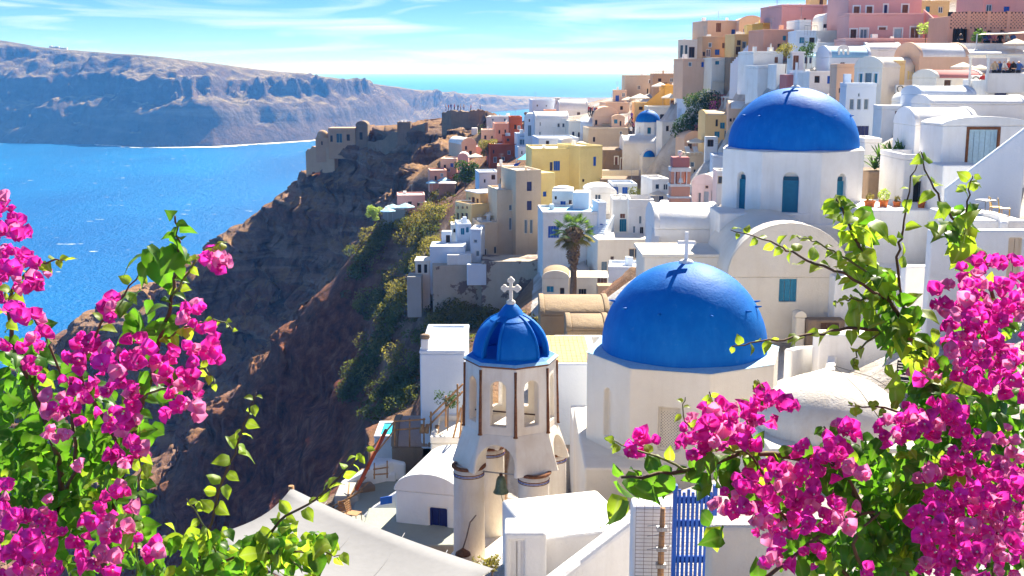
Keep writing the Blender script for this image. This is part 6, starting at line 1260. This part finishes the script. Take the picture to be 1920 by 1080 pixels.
cp = empty('closed_parasol', P(1445, 99, 131)); tag(cp, 'closed cream parasol on the salmon terrace', 'parasol'); lathe_obj('canopy', [(.02, 1.05), (.07, .95), (.14, .3), (.10, .22), (0, .25)], M_CANVAS, cp, 10); tube_obj('pole', [(0, 0, -.3), (0, 0, 1.05)], .025, M_AC, cp, 6)
def sail(name, corners, mat, label, cat='shade sail', sag=.06, n=10, posts=(), edge=.1):
    C = [P(*c) for c in corners]; o0 = C[0].copy(); root = empty(name, o0); tag(root, label, cat); bm = bmesh.new(); g = []
    mid = sum((c for c in C), Vector()) / len(C); span = max((a - b_).length for a in C for b_ in C)
    if len(C) == 3: C = C + [C[2]]
    for i in range(n + 1):
        row = []
        for j in range(n + 1):
            u, v = i / n, j / n; p = C[0].lerp(C[1], u).lerp(C[3].lerp(C[2], u), v); q = 4 * u * (1 - u) * edge; q2 = 4 * v * (1 - v) * edge
            p = p + (mid - p) * (q * abs(2 * v - 1) ** 2 + q2 * abs(2 * u - 1) ** 2); p.z -= sag * span * 16 * u * (1 - u) * v * (1 - v); row.append(bm.verts.new(p - o0))
        g.append(row)
    for i in range(n):
        for j in range(n):
            try: bm.faces.new((g[i][j], g[i + 1][j], g[i + 1][j + 1], g[i][j + 1])).smooth = True
            except ValueError: pass
    bmesh.ops.remove_doubles(bm, verts=bm.verts, dist=1e-4)
    o = bm_obj('cloth', bm, mat, root); m = o.modifiers.new('s', 'SOLIDIFY'); m.thickness = .006
    if 'fore' in name:
        for i in (2, 4, 6, 8):
            Cq = [C[0].lerp(C[1], i / n).lerp(C[3].lerp(C[2], i / n), v / 10) - o0 + Vector((0, 0, .012 - sag * span * 16 * (i / n) * (1 - i / n) * (v / 10) * (1 - v / 10))) for v in range(11)]
            tube_obj('seam', Cq, .007, M_GREYCAN, root, 4)
    for k in posts:
        tube_obj('post', [C[k] - o0 + Vector((0, 0, .05)), C[k] - o0 - Vector((0, 0, 2.6))], .05, M_WOOD if 'fore' in name else M_AC, root, 7)
    return root
sail('foreground_sail', [(546, 916, 19), (925, 1067, 16), (800, 1260, 12), (380, 1010, 16)], M_GREYCAN, 'large pale grey shade sail stretched over the lower terrace', posts=(0,), edge=.12, sag=.03)
sail('awning', [(1334, 154, 151), (1412, 158, 151), (1410, 149, 157), (1340, 148, 157)], M_CANVAS, 'long cream awning over the beige restaurant front', 'awning', .02, posts=(0, 1))
sail('awning', [(1414, 158, 130), (1440, 155, 131), (1419, 133, 133)], M_CANVAS, 'peaked cream sail right of the long awning', 'awning', .02, posts=(0,))
sail('awning', [(968, 300, 160), (1008, 301, 160), (1000, 288, 164), (986, 287, 164)], M_CYAN, 'turquoise awning on the terrace of the yellow mansion', 'awning', .03, posts=(0, 1))
sail('cloth_drape', [(978, 302, 158), (960, 326, 157), (938, 342, 157), (966, 306, 158)], M_BLUE, 'royal blue cloth hanging down beside the beige tower', 'cloth', .05)
sail('awning', [(905, 405, 146), (933, 404, 144), (930, 393, 147), (912, 398, 148)], M_CANVAS, 'white awning between orange house and beige block', 'awning', .02)
sail('awning', [(1832, 65, 98), (1925, 62, 98), (1925, 58, 103), (1840, 61, 103)], M_CANVAS, 'thin cream awning before the lattice arcade', 'awning', .02, posts=(0,))
def pergola(x0, x1, yt, yb, d, dep, mat, label, slats=0, roofm=None):
    a, b_ = P(x0, yb, d), P(x1, yb, d); W = b_.x - a.x; H = ZAT(yt, d) - a.z; root = empty('pergola', a); tag(root, label, 'pergola'); n = max(2, int(W / 1.4) + 1); t = .06
    for k in range(n):
        x = W * k / (n - 1)
        for y in (0, dep): box_obj('post', x - t, x + t, y - t, y + t, -1.2, H, mat, root)
    for y in (0, dep): box_obj('beam', -.15, W + .15, y - t, y + t, H + .003, H + .16, mat, root)
    for k in range(slats): box_obj('slat', W * (k + .5) / slats - .05, W * (k + .5) / slats + .05, -.2, dep + .2, H + .165, H + .24, mat, root)
    if roofm: box_obj('roof', -.2, W + .2, -.2, dep + .2, H + .165, H + .23, roofm, root)
pergola(1359, 1420, 184, 206, 145, 2.2, M_AC, 'white pergola before the dark rose wall', 10)
pergola(1852, 1925, 108, 137, 77.5, 3.0, M_AC, 'white framed restaurant pergola full of guests', 0, M_CANVAS)
pergola(1287, 1331, 155, 178, 158.5, 1.2, M_AC, 'slender white porch before the porch house', 0, M_WHITE)
# railings
def railing(pts, h, label, mat=M_METAL, step=.35, name='railing'):
    Q = [P(*p) for p in pts]; root = empty(name, Q[0]); tag(root, label, 'railing'); o0 = Q[0]
    for a, b_ in zip(Q, Q[1:]):
        n = max(2, int((b_ - a).length / step)); up = Vector((0, 0, h))
        tube_obj('rail', [a - o0 + up, b_ - o0 + up], .03, mat, root, 5); tube_obj('rail', [a - o0 + up * .12, b_ - o0 + up * .12], .02, mat, root, 4)
        for k in range(n + 1):
            p = a.lerp(b_, k / n) - o0; tube_obj('bar', [p - Vector((0, 0, .3)), p + up], .016, mat, root, 4)
railing([(1225, 142, 199), (1273, 142, 199)], .75, 'grey roof railing on the skyline above the tan house', step=.4)
railing([(1508, 61, 126), (1532, 61, 126)], .7, 'thin terrace railing below the long pink house', step=.3)
railing([(855, 383, 149), (884, 383, 145.6)], .5, 'balcony railing of the upper orange beige house', M_AC, .35)
# castle ruin on the headland
def ruin(name, pts, thick, mat, label, holes=0):
    Q = []
    for i in range(len(pts) - 1):
        for k in range(6):
            t = k / 6; Q.append((pts[i][0] + (pts[i + 1][0] - pts[i][0]) * t, pts[i][1] + (pts[i + 1][1] - pts[i][1]) * t + rs.uniform(-2.2, 2.2), pts[i][2] + (pts[i + 1][2] - pts[i][2]) * t))
    free_wall(name, Q + [pts[-1]], thick, mat, label, 6, 'ruin', gp=False)
ruin('castle_wall', [(834, 212, 287), (850, 207, 285), (880, 209, 284), (896, 205, 284), (913, 209, 285)], 2.2, M_STONE, 'ruined stone castle wall on top of the headland')
ruin('castle_wall', [(692, 266, 303), (720, 262, 300), (742, 246, 297), (770, 240, 294), (800, 229, 291)], 1.0, M_STONE, 'broken stone wall along the headland crest')
ruin('castle_wall', [(576, 284, 312), (588, 274, 311), (602, 274, 310), (630, 274, 307)], 1.5, M_TAN, 'low terrace wall around the ruined chapel')
B('ruined_house', 616, 667, 240, 276, 306, 0, 6, M_TAN, 'none', 'ruined ochre house with arches on the headland', [(630, 250, 642, 268, 'y'), (650, 252, 656, 264, 'k'), (619, 254, 624, 266, 'k')], cat='ruin', gp=False)
B('ruined_house', 668, 690, 236, 272, 305, 0, 5, M_STONE, 'vault', 'dark ruined stone house beside the ochre ruin', [(674, 248, 680, 262, 'k')], cat='ruin', rise=1.2, roof_mat=M_STONE, gp=False)
B('ruined_chapel', 592, 616, 258, 282, 308, 0, 3.4, M_TAN, 'dome', 'small domed ruined chapel at the tip of the headland', [(602, 265, 605, 272, 'k')], cat='chapel', roof_mat=M_TAN, rise=1.9, gp=False)
B('stone_hut', 745, 770, 231, 250, 293, 0, 4, M_STONE, 'flat', 'small stone hut on the headland crest', cat='hut', gp=False)
B('white_hut', 884, 895, 240, 254, 262, 0, 2, M_WHITE, 'none', 'small white door block on the castle slope', cat='hut', gp=False)
# people
def person_mesh(sit):
    J = {'pel': (0, 0, .92), 'spi': (0, .01, 1.15), 'che': (0, .01, 1.36), 'nec': (0, 0, 1.5), 'hea': (0, -.01, 1.60), 'top': (0, -.01, 1.70)}
    for s, n in ((-1, 'l'), (1, 'r')):
        J['sh' + n] = (s * .18, .01, 1.40); J['el' + n] = (s * .25, .02, 1.13); J['wr' + n] = (s * .24, -.10, .90)
        J['hi' + n] = (s * .09, 0, .86); J['kn' + n] = (s * .10, -.03 - .1 * (n == 'l'), .48); J['an' + n] = (s * .10, .03 + .12 * (n == 'l'), .08); J['to' + n] = (s * .11, -.13 + .1 * (n == 'l'), .03)
    if sit:
        for k in list(J):
            x, y, z = J[k]
            if k[:2] == 'kn': J[k] = (x, -.42, .50)
            elif k[:2] == 'an': J[k] = (x, -.40, .08)
            elif k[:2] == 'to': J[k] = (x, -.54, .03)
            elif k[:2] == 'hi': J[k] = (x, 0, .50)
            elif k[:2] == 'wr': J[k] = (x * .7, -.32, .74)
            else: J[k] = (x, y, z - .40)
    Rd = {'pel': .15, 'spi': .13, 'che': .155, 'nec': .055, 'hea': .10, 'top': .075, 'sh': .07, 'el': .048, 'wr': .035, 'hi': .10, 'kn': .065, 'an': .045, 'to': .04}
    E = [('pel', 'spi'), ('spi', 'che'), ('che', 'nec'), ('nec', 'hea'), ('hea', 'top')] + [e for n in 'lr' for e in (('che', 'sh' + n), ('sh' + n, 'el' + n), ('el' + n, 'wr' + n), ('pel', 'hi' + n), ('hi' + n, 'kn' + n), ('kn' + n, 'an' + n), ('an' + n, 'to' + n))]
    ks = list(J); me = bpy.data.meshes.new('body'); me.from_pydata([J[k] for k in ks], [(ks.index(a), ks.index(b_)) for a, b_ in E], []); o = bpy.data.objects.new('tmp', me); COL.objects.link(o)
    m = o.modifiers.new('sk', 'SKIN'); m.use_smooth_shade = True
    for i, k in enumerate(ks):
        q = Rd.get(k, Rd.get(k[:2])); me.skin_vertices[0].data[i].radius = (q, q * .8); me.skin_vertices[0].data[i].use_root = (k == 'pel')
    o.modifiers.new('su', 'SUBSURF').levels = 1
    out = bpy.data.meshes.new_from_object(o.evaluated_get(bpy.context.evaluated_depsgraph_get())); bpy.data.objects.remove(o, do_unlink=True); dz = -.40 if sit else 0
    for _ in range(4): out.materials.append(None)
    for p in out.polygons:
        z = p.center.z - dz; x = abs(p.center.x)
        p.material_index = 0 if (1.49 < z < 1.63) or (z < 1.16 and x > .17 and z > .80) else 3 if z >= 1.63 else 1 if z > .93 else 2
        if sit and p.center.z < .62: p.material_index = 2
    return out
PM = [person_mesh(False), person_mesh(True)]
SKIN = simple('skin', (.55, .33, .22), .6); HAIR = simple('hair', (.05, .03, .02), .7)
CL = {k: simple(k + '_cloth', c, .9) for k, c in (('red', (.50, .04, .04)), ('white', (.75, .74, .72)), ('pink', (.75, .28, .36)), ('blue', (.06, .14, .42)), ('black', (.025, .025, .03)), ('beige', (.55, .42, .28)), ('purple', (.22, .08, .28)))}
_pc = {}
def person(px, py, d, top, bot, label, group=None, sit=0, foot=None):
    k = (sit, top, bot)
    if k not in _pc:
        me = PM[sit].copy(); me.name = 'person'
        for i, m in enumerate((SKIN, CL[top], CL[bot], HAIR)): me.materials[i] = m
        _pc[k] = me
    o = bpy.data.objects.new('person', _pc[k]); COL.objects.link(o); p = P(px, py, d)
    o.location = p; o.rotation_euler = (0, 0, rs.uniform(-1.6, 1.6)); tag(o, label, 'person', group); return o
ORD = ['first', 'second', 'third', 'fourth', 'fifth', 'sixth', 'seventh', 'eighth', 'ninth']
# far white hamlet on the island
for k in range(9):
    px = 96 + k * 3.4 + rs.uniform(-1, 1); py = float(np.interp(px, *zip(*crest))) + 1.0; c = P(px, py, 2790); o = box_obj('far_house', -3.2, 3.2, -3, 3, -6, rs.uniform(2.5, 5), M_WHITE); o.location = c; tag(o, 'tiny white house on the far island crest, %s from the left' % ORD[k], 'house', 'hamlet on the far island')
tops = ['white', 'red', 'blue', 'pink', 'black', 'beige']
for k, px in enumerate((836, 841, 846, 852, 858, 863, 869, 884, 900)):
    person(px + rs.uniform(-1, 1), 208.5 + rs.uniform(-1, 1), 285.5, tops[k % 6], 'black' if k % 2 else 'blue', 'tiny visitor with %s top, %s from the left on the castle wall' % (tops[k % 6], ORD[k]), 'visitors on the castle')
for k, px in enumerate((1104, 1107, 1110, 1113, 1116, 1119)): person(px, 219 + rs.uniform(-1.5, 1.5), 186.5, ('red', 'black', 'red', 'white', 'purple', 'red')[k], 'black', 'visitor, %s from the left in the crowd left of the beige chapel' % ORD[k], 'crowd by the chapel')
for k, (px, py) in enumerate(((1179, 236), (1182, 243), (1184, 231), (1187, 249), (1180, 252), (1186, 240), (1183, 257))): person(px, py, 175 - k * .2, ('pink', 'white', 'purple', 'pink', 'beige', 'red', 'white')[k], 'black', 'visitor, %s from the top in the alley left of the small dome' % ORD[(2, 3, 0, 5, 6, 4, 1)[k] if False else (1, 3, 0, 4, 5, 2, 6)[k]], 'crowd in the alley')
for k, px in enumerate((1863, 1872, 1880, 1889, 1898, 1908)): person(px, 149.5, 78.5 + (k % 2) * .8, ('beige', 'blue', 'white', 'red', 'black', 'blue')[k], 'black', 'guest seated under the restaurant pergola, %s from the left' % ORD[k], 'guests under the pergola', 1)
for k, px in enumerate((1800, 1846, 1852, 1862, 1874, 1886, 1898)): person(px, 90.2, 101.5, ('black', 'blue', 'purple', 'pink', 'black', 'white', 'blue')[k], 'black', 'guest seated before the lattice arcade, %s from the left' % ORD[k], 'guests before the arcade', 1)
person(1312, 258, 144, 'pink', 'pink', 'woman in a pink dress below the climber')
person(1841, 184, 80, 'red', 'beige', 'person with a red top beside the restaurant block')
# pots, table, chairs
def pot(px, py, d, w, h, label, leaf, n, s, seed):
    c = P(px, py, d); root = empty('plant_pot', c); tag(root, label, 'plant pot'); lathe_obj('pot', [(0, 0), (w * .36, 0), (w * .46, h * .82), (w * .52, h * .84), (w * .52, h), (w * .44, h), (w * .42, h * .85), (0, h * .85)], M_TERRA, root, 20)
    cloud('plant', [(0, 0, h + s * .5, s * .6, s * .6, s * .6)], n, .06, leaf, root, seed)
pot(1630, 392, 57.5, .56, .42, 'wide terracotta pot with a dry plant, leftmost on the terrace', M_OLIVESCRUB, 90, .35, 1); pot(1656, 392, 57.5, .46, .46, 'terracotta pot with a bright green plant on the terrace', M_YLEAF, 200, .5, 2); pot(1681, 392, 57.5, .38, .38, 'small terracotta pot between the green plant and the white block', M_OLIVESCRUB, 70, .25, 3); pot(1727, 392, 57, .38, .36, 'terracotta pot in front of the dark opening', M_AGAVE, 120, .25, 4)
def chair(name, px, py, d, rz, mat, label, s=1.0):
    c = P(px, py, d); root = empty(name, c, rz); tag(root, label, 'chair')
    box_obj('seat', -.22 * s, .22 * s, -.22 * s, .22 * s, .43 * s, .46 * s, mat, root, .01)
    for x in (-.19, .19):
        for y in (-.19, .19): tube_obj('leg', [(x * s * 1.1, y * s * 1.15, 0), (x * s, y * s, .43 * s)], .016 * s, mat, root, 5)
        tube_obj('back_post', [(x * s, .2 * s, .44 * s), (x * s, .28 * s, .86 * s)], .016 * s, mat, root, 5)
    for k in range(5): box_obj('slat', -.19 * s, .19 * s, (.205 + k * .016) * s, (.22 + k * .016) * s, (.50 + k * .075) * s, (.555 + k * .075) * s, mat, root)
B('terrace_floor', 1815, 1925, 414, 440, 46, 0, 4.5, M_WHITE, 'none', 'white terrace floor under the yellow chairs', cat='terrace', gp=False)
chair('yellow_chair', 1866, 408, 48.5, math.radians(80), M_YCHAIR, 'yellow slatted chair nearer the table'); chair('yellow_chair', 1882, 411, 47.8, math.radians(70), M_YCHAIR, 'yellow slatted chair right of the first, by the wall')
tb = empty('bistro_table', P(1846, 408, 48.3)); tag(tb, 'small round dark bistro table beside the yellow chairs', 'table'); lathe_obj('table_top', [(0, .70), (.42, .70), (.42, .73), (0, .73)], M_METAL, tb, 24); tube_obj('stem', [(0, 0, 0), (0, 0, .7)], .025, M_METAL, tb, 8); lathe_obj('foot', [(0, 0), (.2, 0), (.2, .02), (.03, .04)], M_METAL, tb, 16)
chair('wicker_chair', 1690, 742, 33.5, math.radians(-30), M_WICKER, 'black wicker lounge chair half hidden by the right bougainvillea', 1.15)
for k, px in enumerate((1292, 1307)):
    r_ = empty('sun_lounger', P(px, 290, 135.4), math.radians(15)); tag(r_, ('white sun lounger left under the lone cream parasol', 'white sun lounger right under the lone cream parasol')[k], 'sun lounger')
    box_obj('bed', -.3, .3, -.9, .3, .30, .36, M_AC, r_, .02); box_obj('backrest', -.3, .3, 0, .7, 0, .06, M_AC, r_, .02).matrix_local = Matrix.Translation((0, .31, .34)) @ Matrix.Rotation(math.radians(50), 4, 'X')
    for x in (-.26, .26):
        for y in (-.8, .2): tube_obj('leg', [(x, y, 0), (x, y, .3)], .02, M_AC, r_, 5)
def ac_unit(px, py, d, label):
    r_ = empty('ac_unit', P(px, py, d)); tag(r_, label, 'air conditioner'); box_obj('case', -.4, .4, -.3, 0, 0, .6, M_AC, r_, .02)
    bm = bmesh.new(); lathe(bm, [(.23, 0), (.25, .02), (.20, .02), (.19, 0)], 20); bmesh.ops.transform(bm, matrix=Matrix.Translation((-.08, -.303, .3)) @ Matrix.Rotation(math.pi / 2, 4, 'X'), verts=bm.verts); bm_obj('fan_grille', bm, M_DARK, r_)
    for x in (-.3, .3): box_obj('bracket', x - .03, x + .03, -.28, .25, -.06, -.003, M_METAL, r_)
ac_unit(1828, 158, 83.4, 'air conditioner on the cream annex with mauve roof'); ac_unit(1687, 174, 90.9, 'air conditioner under the balcony of the peach house'); ac_unit(1187, 378, 137.2, 'air conditioner on the blue door house')
# balcony, door frame, lattice parapet, small belfry: parts of their houses
def house(lb): return [o for o in COL.objects if o.parent is None and o.get('label', '').startswith(lb)][0]
hs = house('peach vaulted house with balcony'); W_ = P(1812, 150, 92).x - P(1720, 150, 92).x; z0 = ZAT(152, 93) - hs.location.z
box_obj('balcony_floor', -W_ / 2 - .75, -W_ / 2 - .003, .5, 3.6, z0, z0 + .12, M_CREAM, hs, .02)
for k in range(14): box_obj('baluster', -W_ / 2 - .73, -W_ / 2 - .68, .55 + k * .22, .63 + k * .22, z0 + .123, z0 + .70, M_YELLOW, hs)
for k in range(4): box_obj('baluster', -W_ / 2 - .66 + k * .17, -W_ / 2 - .60 + k * .17, .52, .56, z0 + .123, z0 + .70, M_YELLOW, hs)
box_obj('balcony_rail', -W_ / 2 - .76, -W_ / 2 - .64, .5, 3.6, z0 + .703, z0 + .77, M_YELLOW, hs)
hs = house('white house with a pale blue panelled door'); inv = (Matrix.Translation(hs.location) @ Matrix.Rotation(hs.rotation_euler.z, 4, 'Z')).inverted(); W_ = P(1925, 330, 57).x - P(1762, 330, 57).x
u0, v1 = px_on_face(inv, 1818, 243, 'F', W_, 3.2); u1, v0 = px_on_face(inv, 1866, 308, 'F', W_, 3.2); u0 -= W_ / 2; u1 -= W_ / 2
for q in ((u0 - .14, u0 - .002, v0, v1 + .14), (u1 + .002, u1 + .14, v0, v1 + .14), (u0, u1, v1 + .002, v1 + .14)): box_obj('door_frame', q[0], q[1], -.03, .05, q[2], q[3], M_TRIM, hs, .01)
hs = house('orange arcade with two arches'); H_ = ZAT(30, 104) - ZAT(80, 104); W_ = P(1925, 80, 104).x - P(1776, 80, 104).x
box_obj('hole_shade_core', -W_ / 2, W_ / 2, .12, .3, H_ + .003, H_ + .35, M_DARK, hs)  # dark backing and panels paint the shade inside the lattice holes
for k in range(4):
    xs = -W_ / 2 + W_ * (k + .5) / 4; lattice(hs, W_ / 4 - .35, 1.35, Matrix.Translation((xs, -.05, H_ - 1.05)), M_SALMON, .30); box_obj('hole_shade_panel', xs - W_ / 8 + .17, xs + W_ / 8 - .17, -.022, -.004, H_ - 1.05, H_ + .3, M_DARK, hs); box_obj('pier', xs + W_ / 8 - .16, xs + W_ / 8 + .16, -.08, .31, H_ - 1.1, H_ + .42, M_SALMON, hs)
hs = house('white church with a pale blue barrel roof'); z0 = ZAT(108, 112) - hs.location.z
for x in (-1.05, -.62, -.19): box_obj('belfry_pillar', x - .09, x + .09, .05, .35, z0, z0 + .75, M_WHITE, hs, .02)
bm = half_cyl(1.1, .32, .42, .04, z0 + .753, 12); bmesh.ops.translate(bm, vec=(-.62, 0, 0), verts=bm.verts); bm_obj('belfry_arch', bm, M_WHITE, hs, False, .03)
# blue gate, mesh, mast
g0 = P(1266, 1105, 14.2); gt = empty('slatted_gate', g0); tag(gt, 'bright blue slatted gate below the flowers', 'gate'); gw = P(1332, 1105, 14.2).x - g0.x; gh = ZAT(918, 14.2) - g0.z
for k in range(8): box_obj('slat', gw * k / 8 + .008, gw * (k + 1) / 8 - .012, 0, .03, .02, gh - (.04 if k % 2 else 0), M_BLUE, gt, .004)
for z in (.35, gh * .62, gh - .2): box_obj('rail', 0, gw, .032, .07, z, z + .09, M_BLUE, gt)
for x in (-.05, gw + .002): box_obj('post', x, x + .05, 0, .08, -.2, gh + .05, M_BLUE, gt)
m0 = P(1190, 1100, 15.4); mf = empty('wire_mesh', m0); tag(mf, 'rusty wire mesh panel in front of the white pier', 'mesh'); mw = P(1300, 1100, 15.4).x - m0.x; mh = ZAT(940, 15.4) - m0.z
for k in range(24): tube_obj('wire', [(0, 0, mh * k / 23), (mw * .5, -.02, mh * k / 23 + rs.uniform(-.006, .006)), (mw, 0, mh * k / 23)], .0035, M_WIRE, mf, 4)
for k in range(8): tube_obj('wire', [(mw * k / 7, .004, -.3), (mw * k / 7, .004, mh)], .0035, M_WIRE, mf, 4)
ms = empty('pole', P(1238, 1100, 15.6)); tag(ms, 'weathered mast with clamps behind the wire mesh', 'pole'); tube_obj('mast', [(0, 0, -.4), (0, 0, .55), (.01, 0, ZAT(952, 15.6) - ms.location.z)], [.05, .045, .035], M_WOOD, ms, 8)
for z in (.3, .55, .85): box_obj('clamp', -.07, .07, -.06, .06, z, z + .05, M_METAL, ms); 
for z in (.6, .8, .95): tube_obj('antenna_arm', [(-.2, .02, z - .05), (.28, -.02, z + .04)], .006, M_METAL, ms, 4)
# lamp on the bell tower plinth
lp = empty('wall_lamp', P(868, 1040, 30.6)); tag(lp, 'rusty bracket lamp at the foot of the bell tower', 'lamp'); tube_obj('arm', [(.35, .5, .95), (.2, .1, .9), (.1, 0, .5), (0, 0, .18)], .02, M_WIRE, lp, 6); lathe_obj('lamp_shade', [(.02, .2), (.06, .16), (.2, .06), (.22, .0), (.18, .02), (0, .1)], M_TRIM, lp, 18)
# scaffold and timber left of the bell tower
def timber(name, label, segs, r=.035, mat=M_WOOD, cat='timber'):
    q0 = P(*segs[0][0]); root = empty(name, q0); tag(root, label, cat)
    for a, b_ in segs: tube_obj('beam', [P(*a) - q0, P(*b_) - q0], r, mat, root, 5)
timber('wooden_railing', 'brown wooden railing around the stone vault', [((740, 836, 44.5), (740, 788, 44.5)), ((768, 838, 45), (768, 784, 45)), ((795, 836, 45.2), (795, 784, 45.2)), ((738, 790, 44.5), (797, 786, 45.2)), ((738, 806, 44.5), (797, 802, 45.2)), ((690, 850, 43.8), (740, 790, 44.5)), ((692, 866, 43.8), (740, 806, 44.5)), ((692, 880, 43.8), (692, 840, 43.8))], .035, M_WOOD, 'railing')
timber('wooden_railing', 'steep wooden stair railing beside the tall white wall', [((806, 796, 44.6), (868, 734, 44.2)), ((806, 782, 44.6), (868, 720, 44.2)), ((808, 826, 44.6), (808, 772, 44.6)), ((836, 800, 44.4), (836, 742, 44.4)), ((858, 790, 44), (858, 720, 44)), ((850, 820, 43), (864, 765, 42)), ((862, 822, 43), (868, 760, 42))], .04, M_WOOD, 'railing')
timber('plank_stack', 'pale planks leaning behind the stone vault', [((790, 812, 44.2), (793, 796, 44.4)), ((800, 812, 44.2), (802, 796, 44.4)), ((818, 812, 44), (820, 798, 44.2))], .09, M_WOOD, 'planks')
timber('steel_beam', 'long rust red beam leaning against the terrace', [((668, 918, 42), (724, 806, 44))], .08, simple('rust_red', (.42, .07, .02), .8, var=.2), 'beam')
timber('timber_pile', 'pile of loose timber poles at the terrace edge', [((628, 960, 42), (690, 905, 43)), ((634, 956, 42), (686, 895, 43.2)), ((640, 962, 41.8), (672, 900, 43)), ((622, 950, 42), (680, 920, 42.6)), ((650, 950, 42), (655, 905, 43)), ((612, 966, 42), (668, 926, 42.5))], .03)
timber('scaffold', 'small wooden frame below the stone vault', [((700, 880, 43.5), (728, 876, 43.7)), ((700, 890, 43.5), (728, 888, 43.7)), ((702, 898, 43.5), (702, 868, 43.5)), ((726, 896, 43.7), (726, 864, 43.7))], .03)
chair('folding_chair', 648, 985, 40.5, .4, M_WOOD, 'brown folding chair at the terrace edge'); chair('folding_chair', 664, 984, 40.2, 1.2, M_WOOD, 'second folding chair nearer the blue sign')
sg = box_obj('blue_sign', -.22, .22, -.02, .02, -.14, .14, M_BLUE); sg.location = P(724, 938, 40.6); sg.rotation_euler = (0, 0, math.radians(25)); tag(sg, 'small blue sign on the sloping white wall', 'sign')
sb = empty('roof_sign', P(1281, 146, 158)); tag(sb, 'white sign board with blue lettering on the roof', 'sign'); box_obj('board', 0, 1.75, 0, .06, 0, .58, M_WHITE, sb)
for k in range(11): box_obj('letter', .1 + k * .145, .2 + k * .145, -.012, -.002, .33 + .03 * (k % 2), .5, M_BLUE, sb); box_obj('letter', .08 + k * .14, .16 + k * .14, -.012, -.002, .10, .22, M_BLUE, sb)
wr = empty('roof_wire', P(1563, 688, 28.2)); tag(wr, 'two thin black wires tied over the pale vault', 'wire'); q0 = P(1563, 688, 28.2)
for e in ((1660, 800, 26.6), (1705, 750, 27.5)): tube_obj('wire', [Vector((0, 0, .03)), (P(*e) - q0) * .5 + Vector((0, 0, .16)), P(*e) - q0], .008, M_DARK, wr, 4)
for o in COL.objects:
    if 'dims' in o: del o['dims']
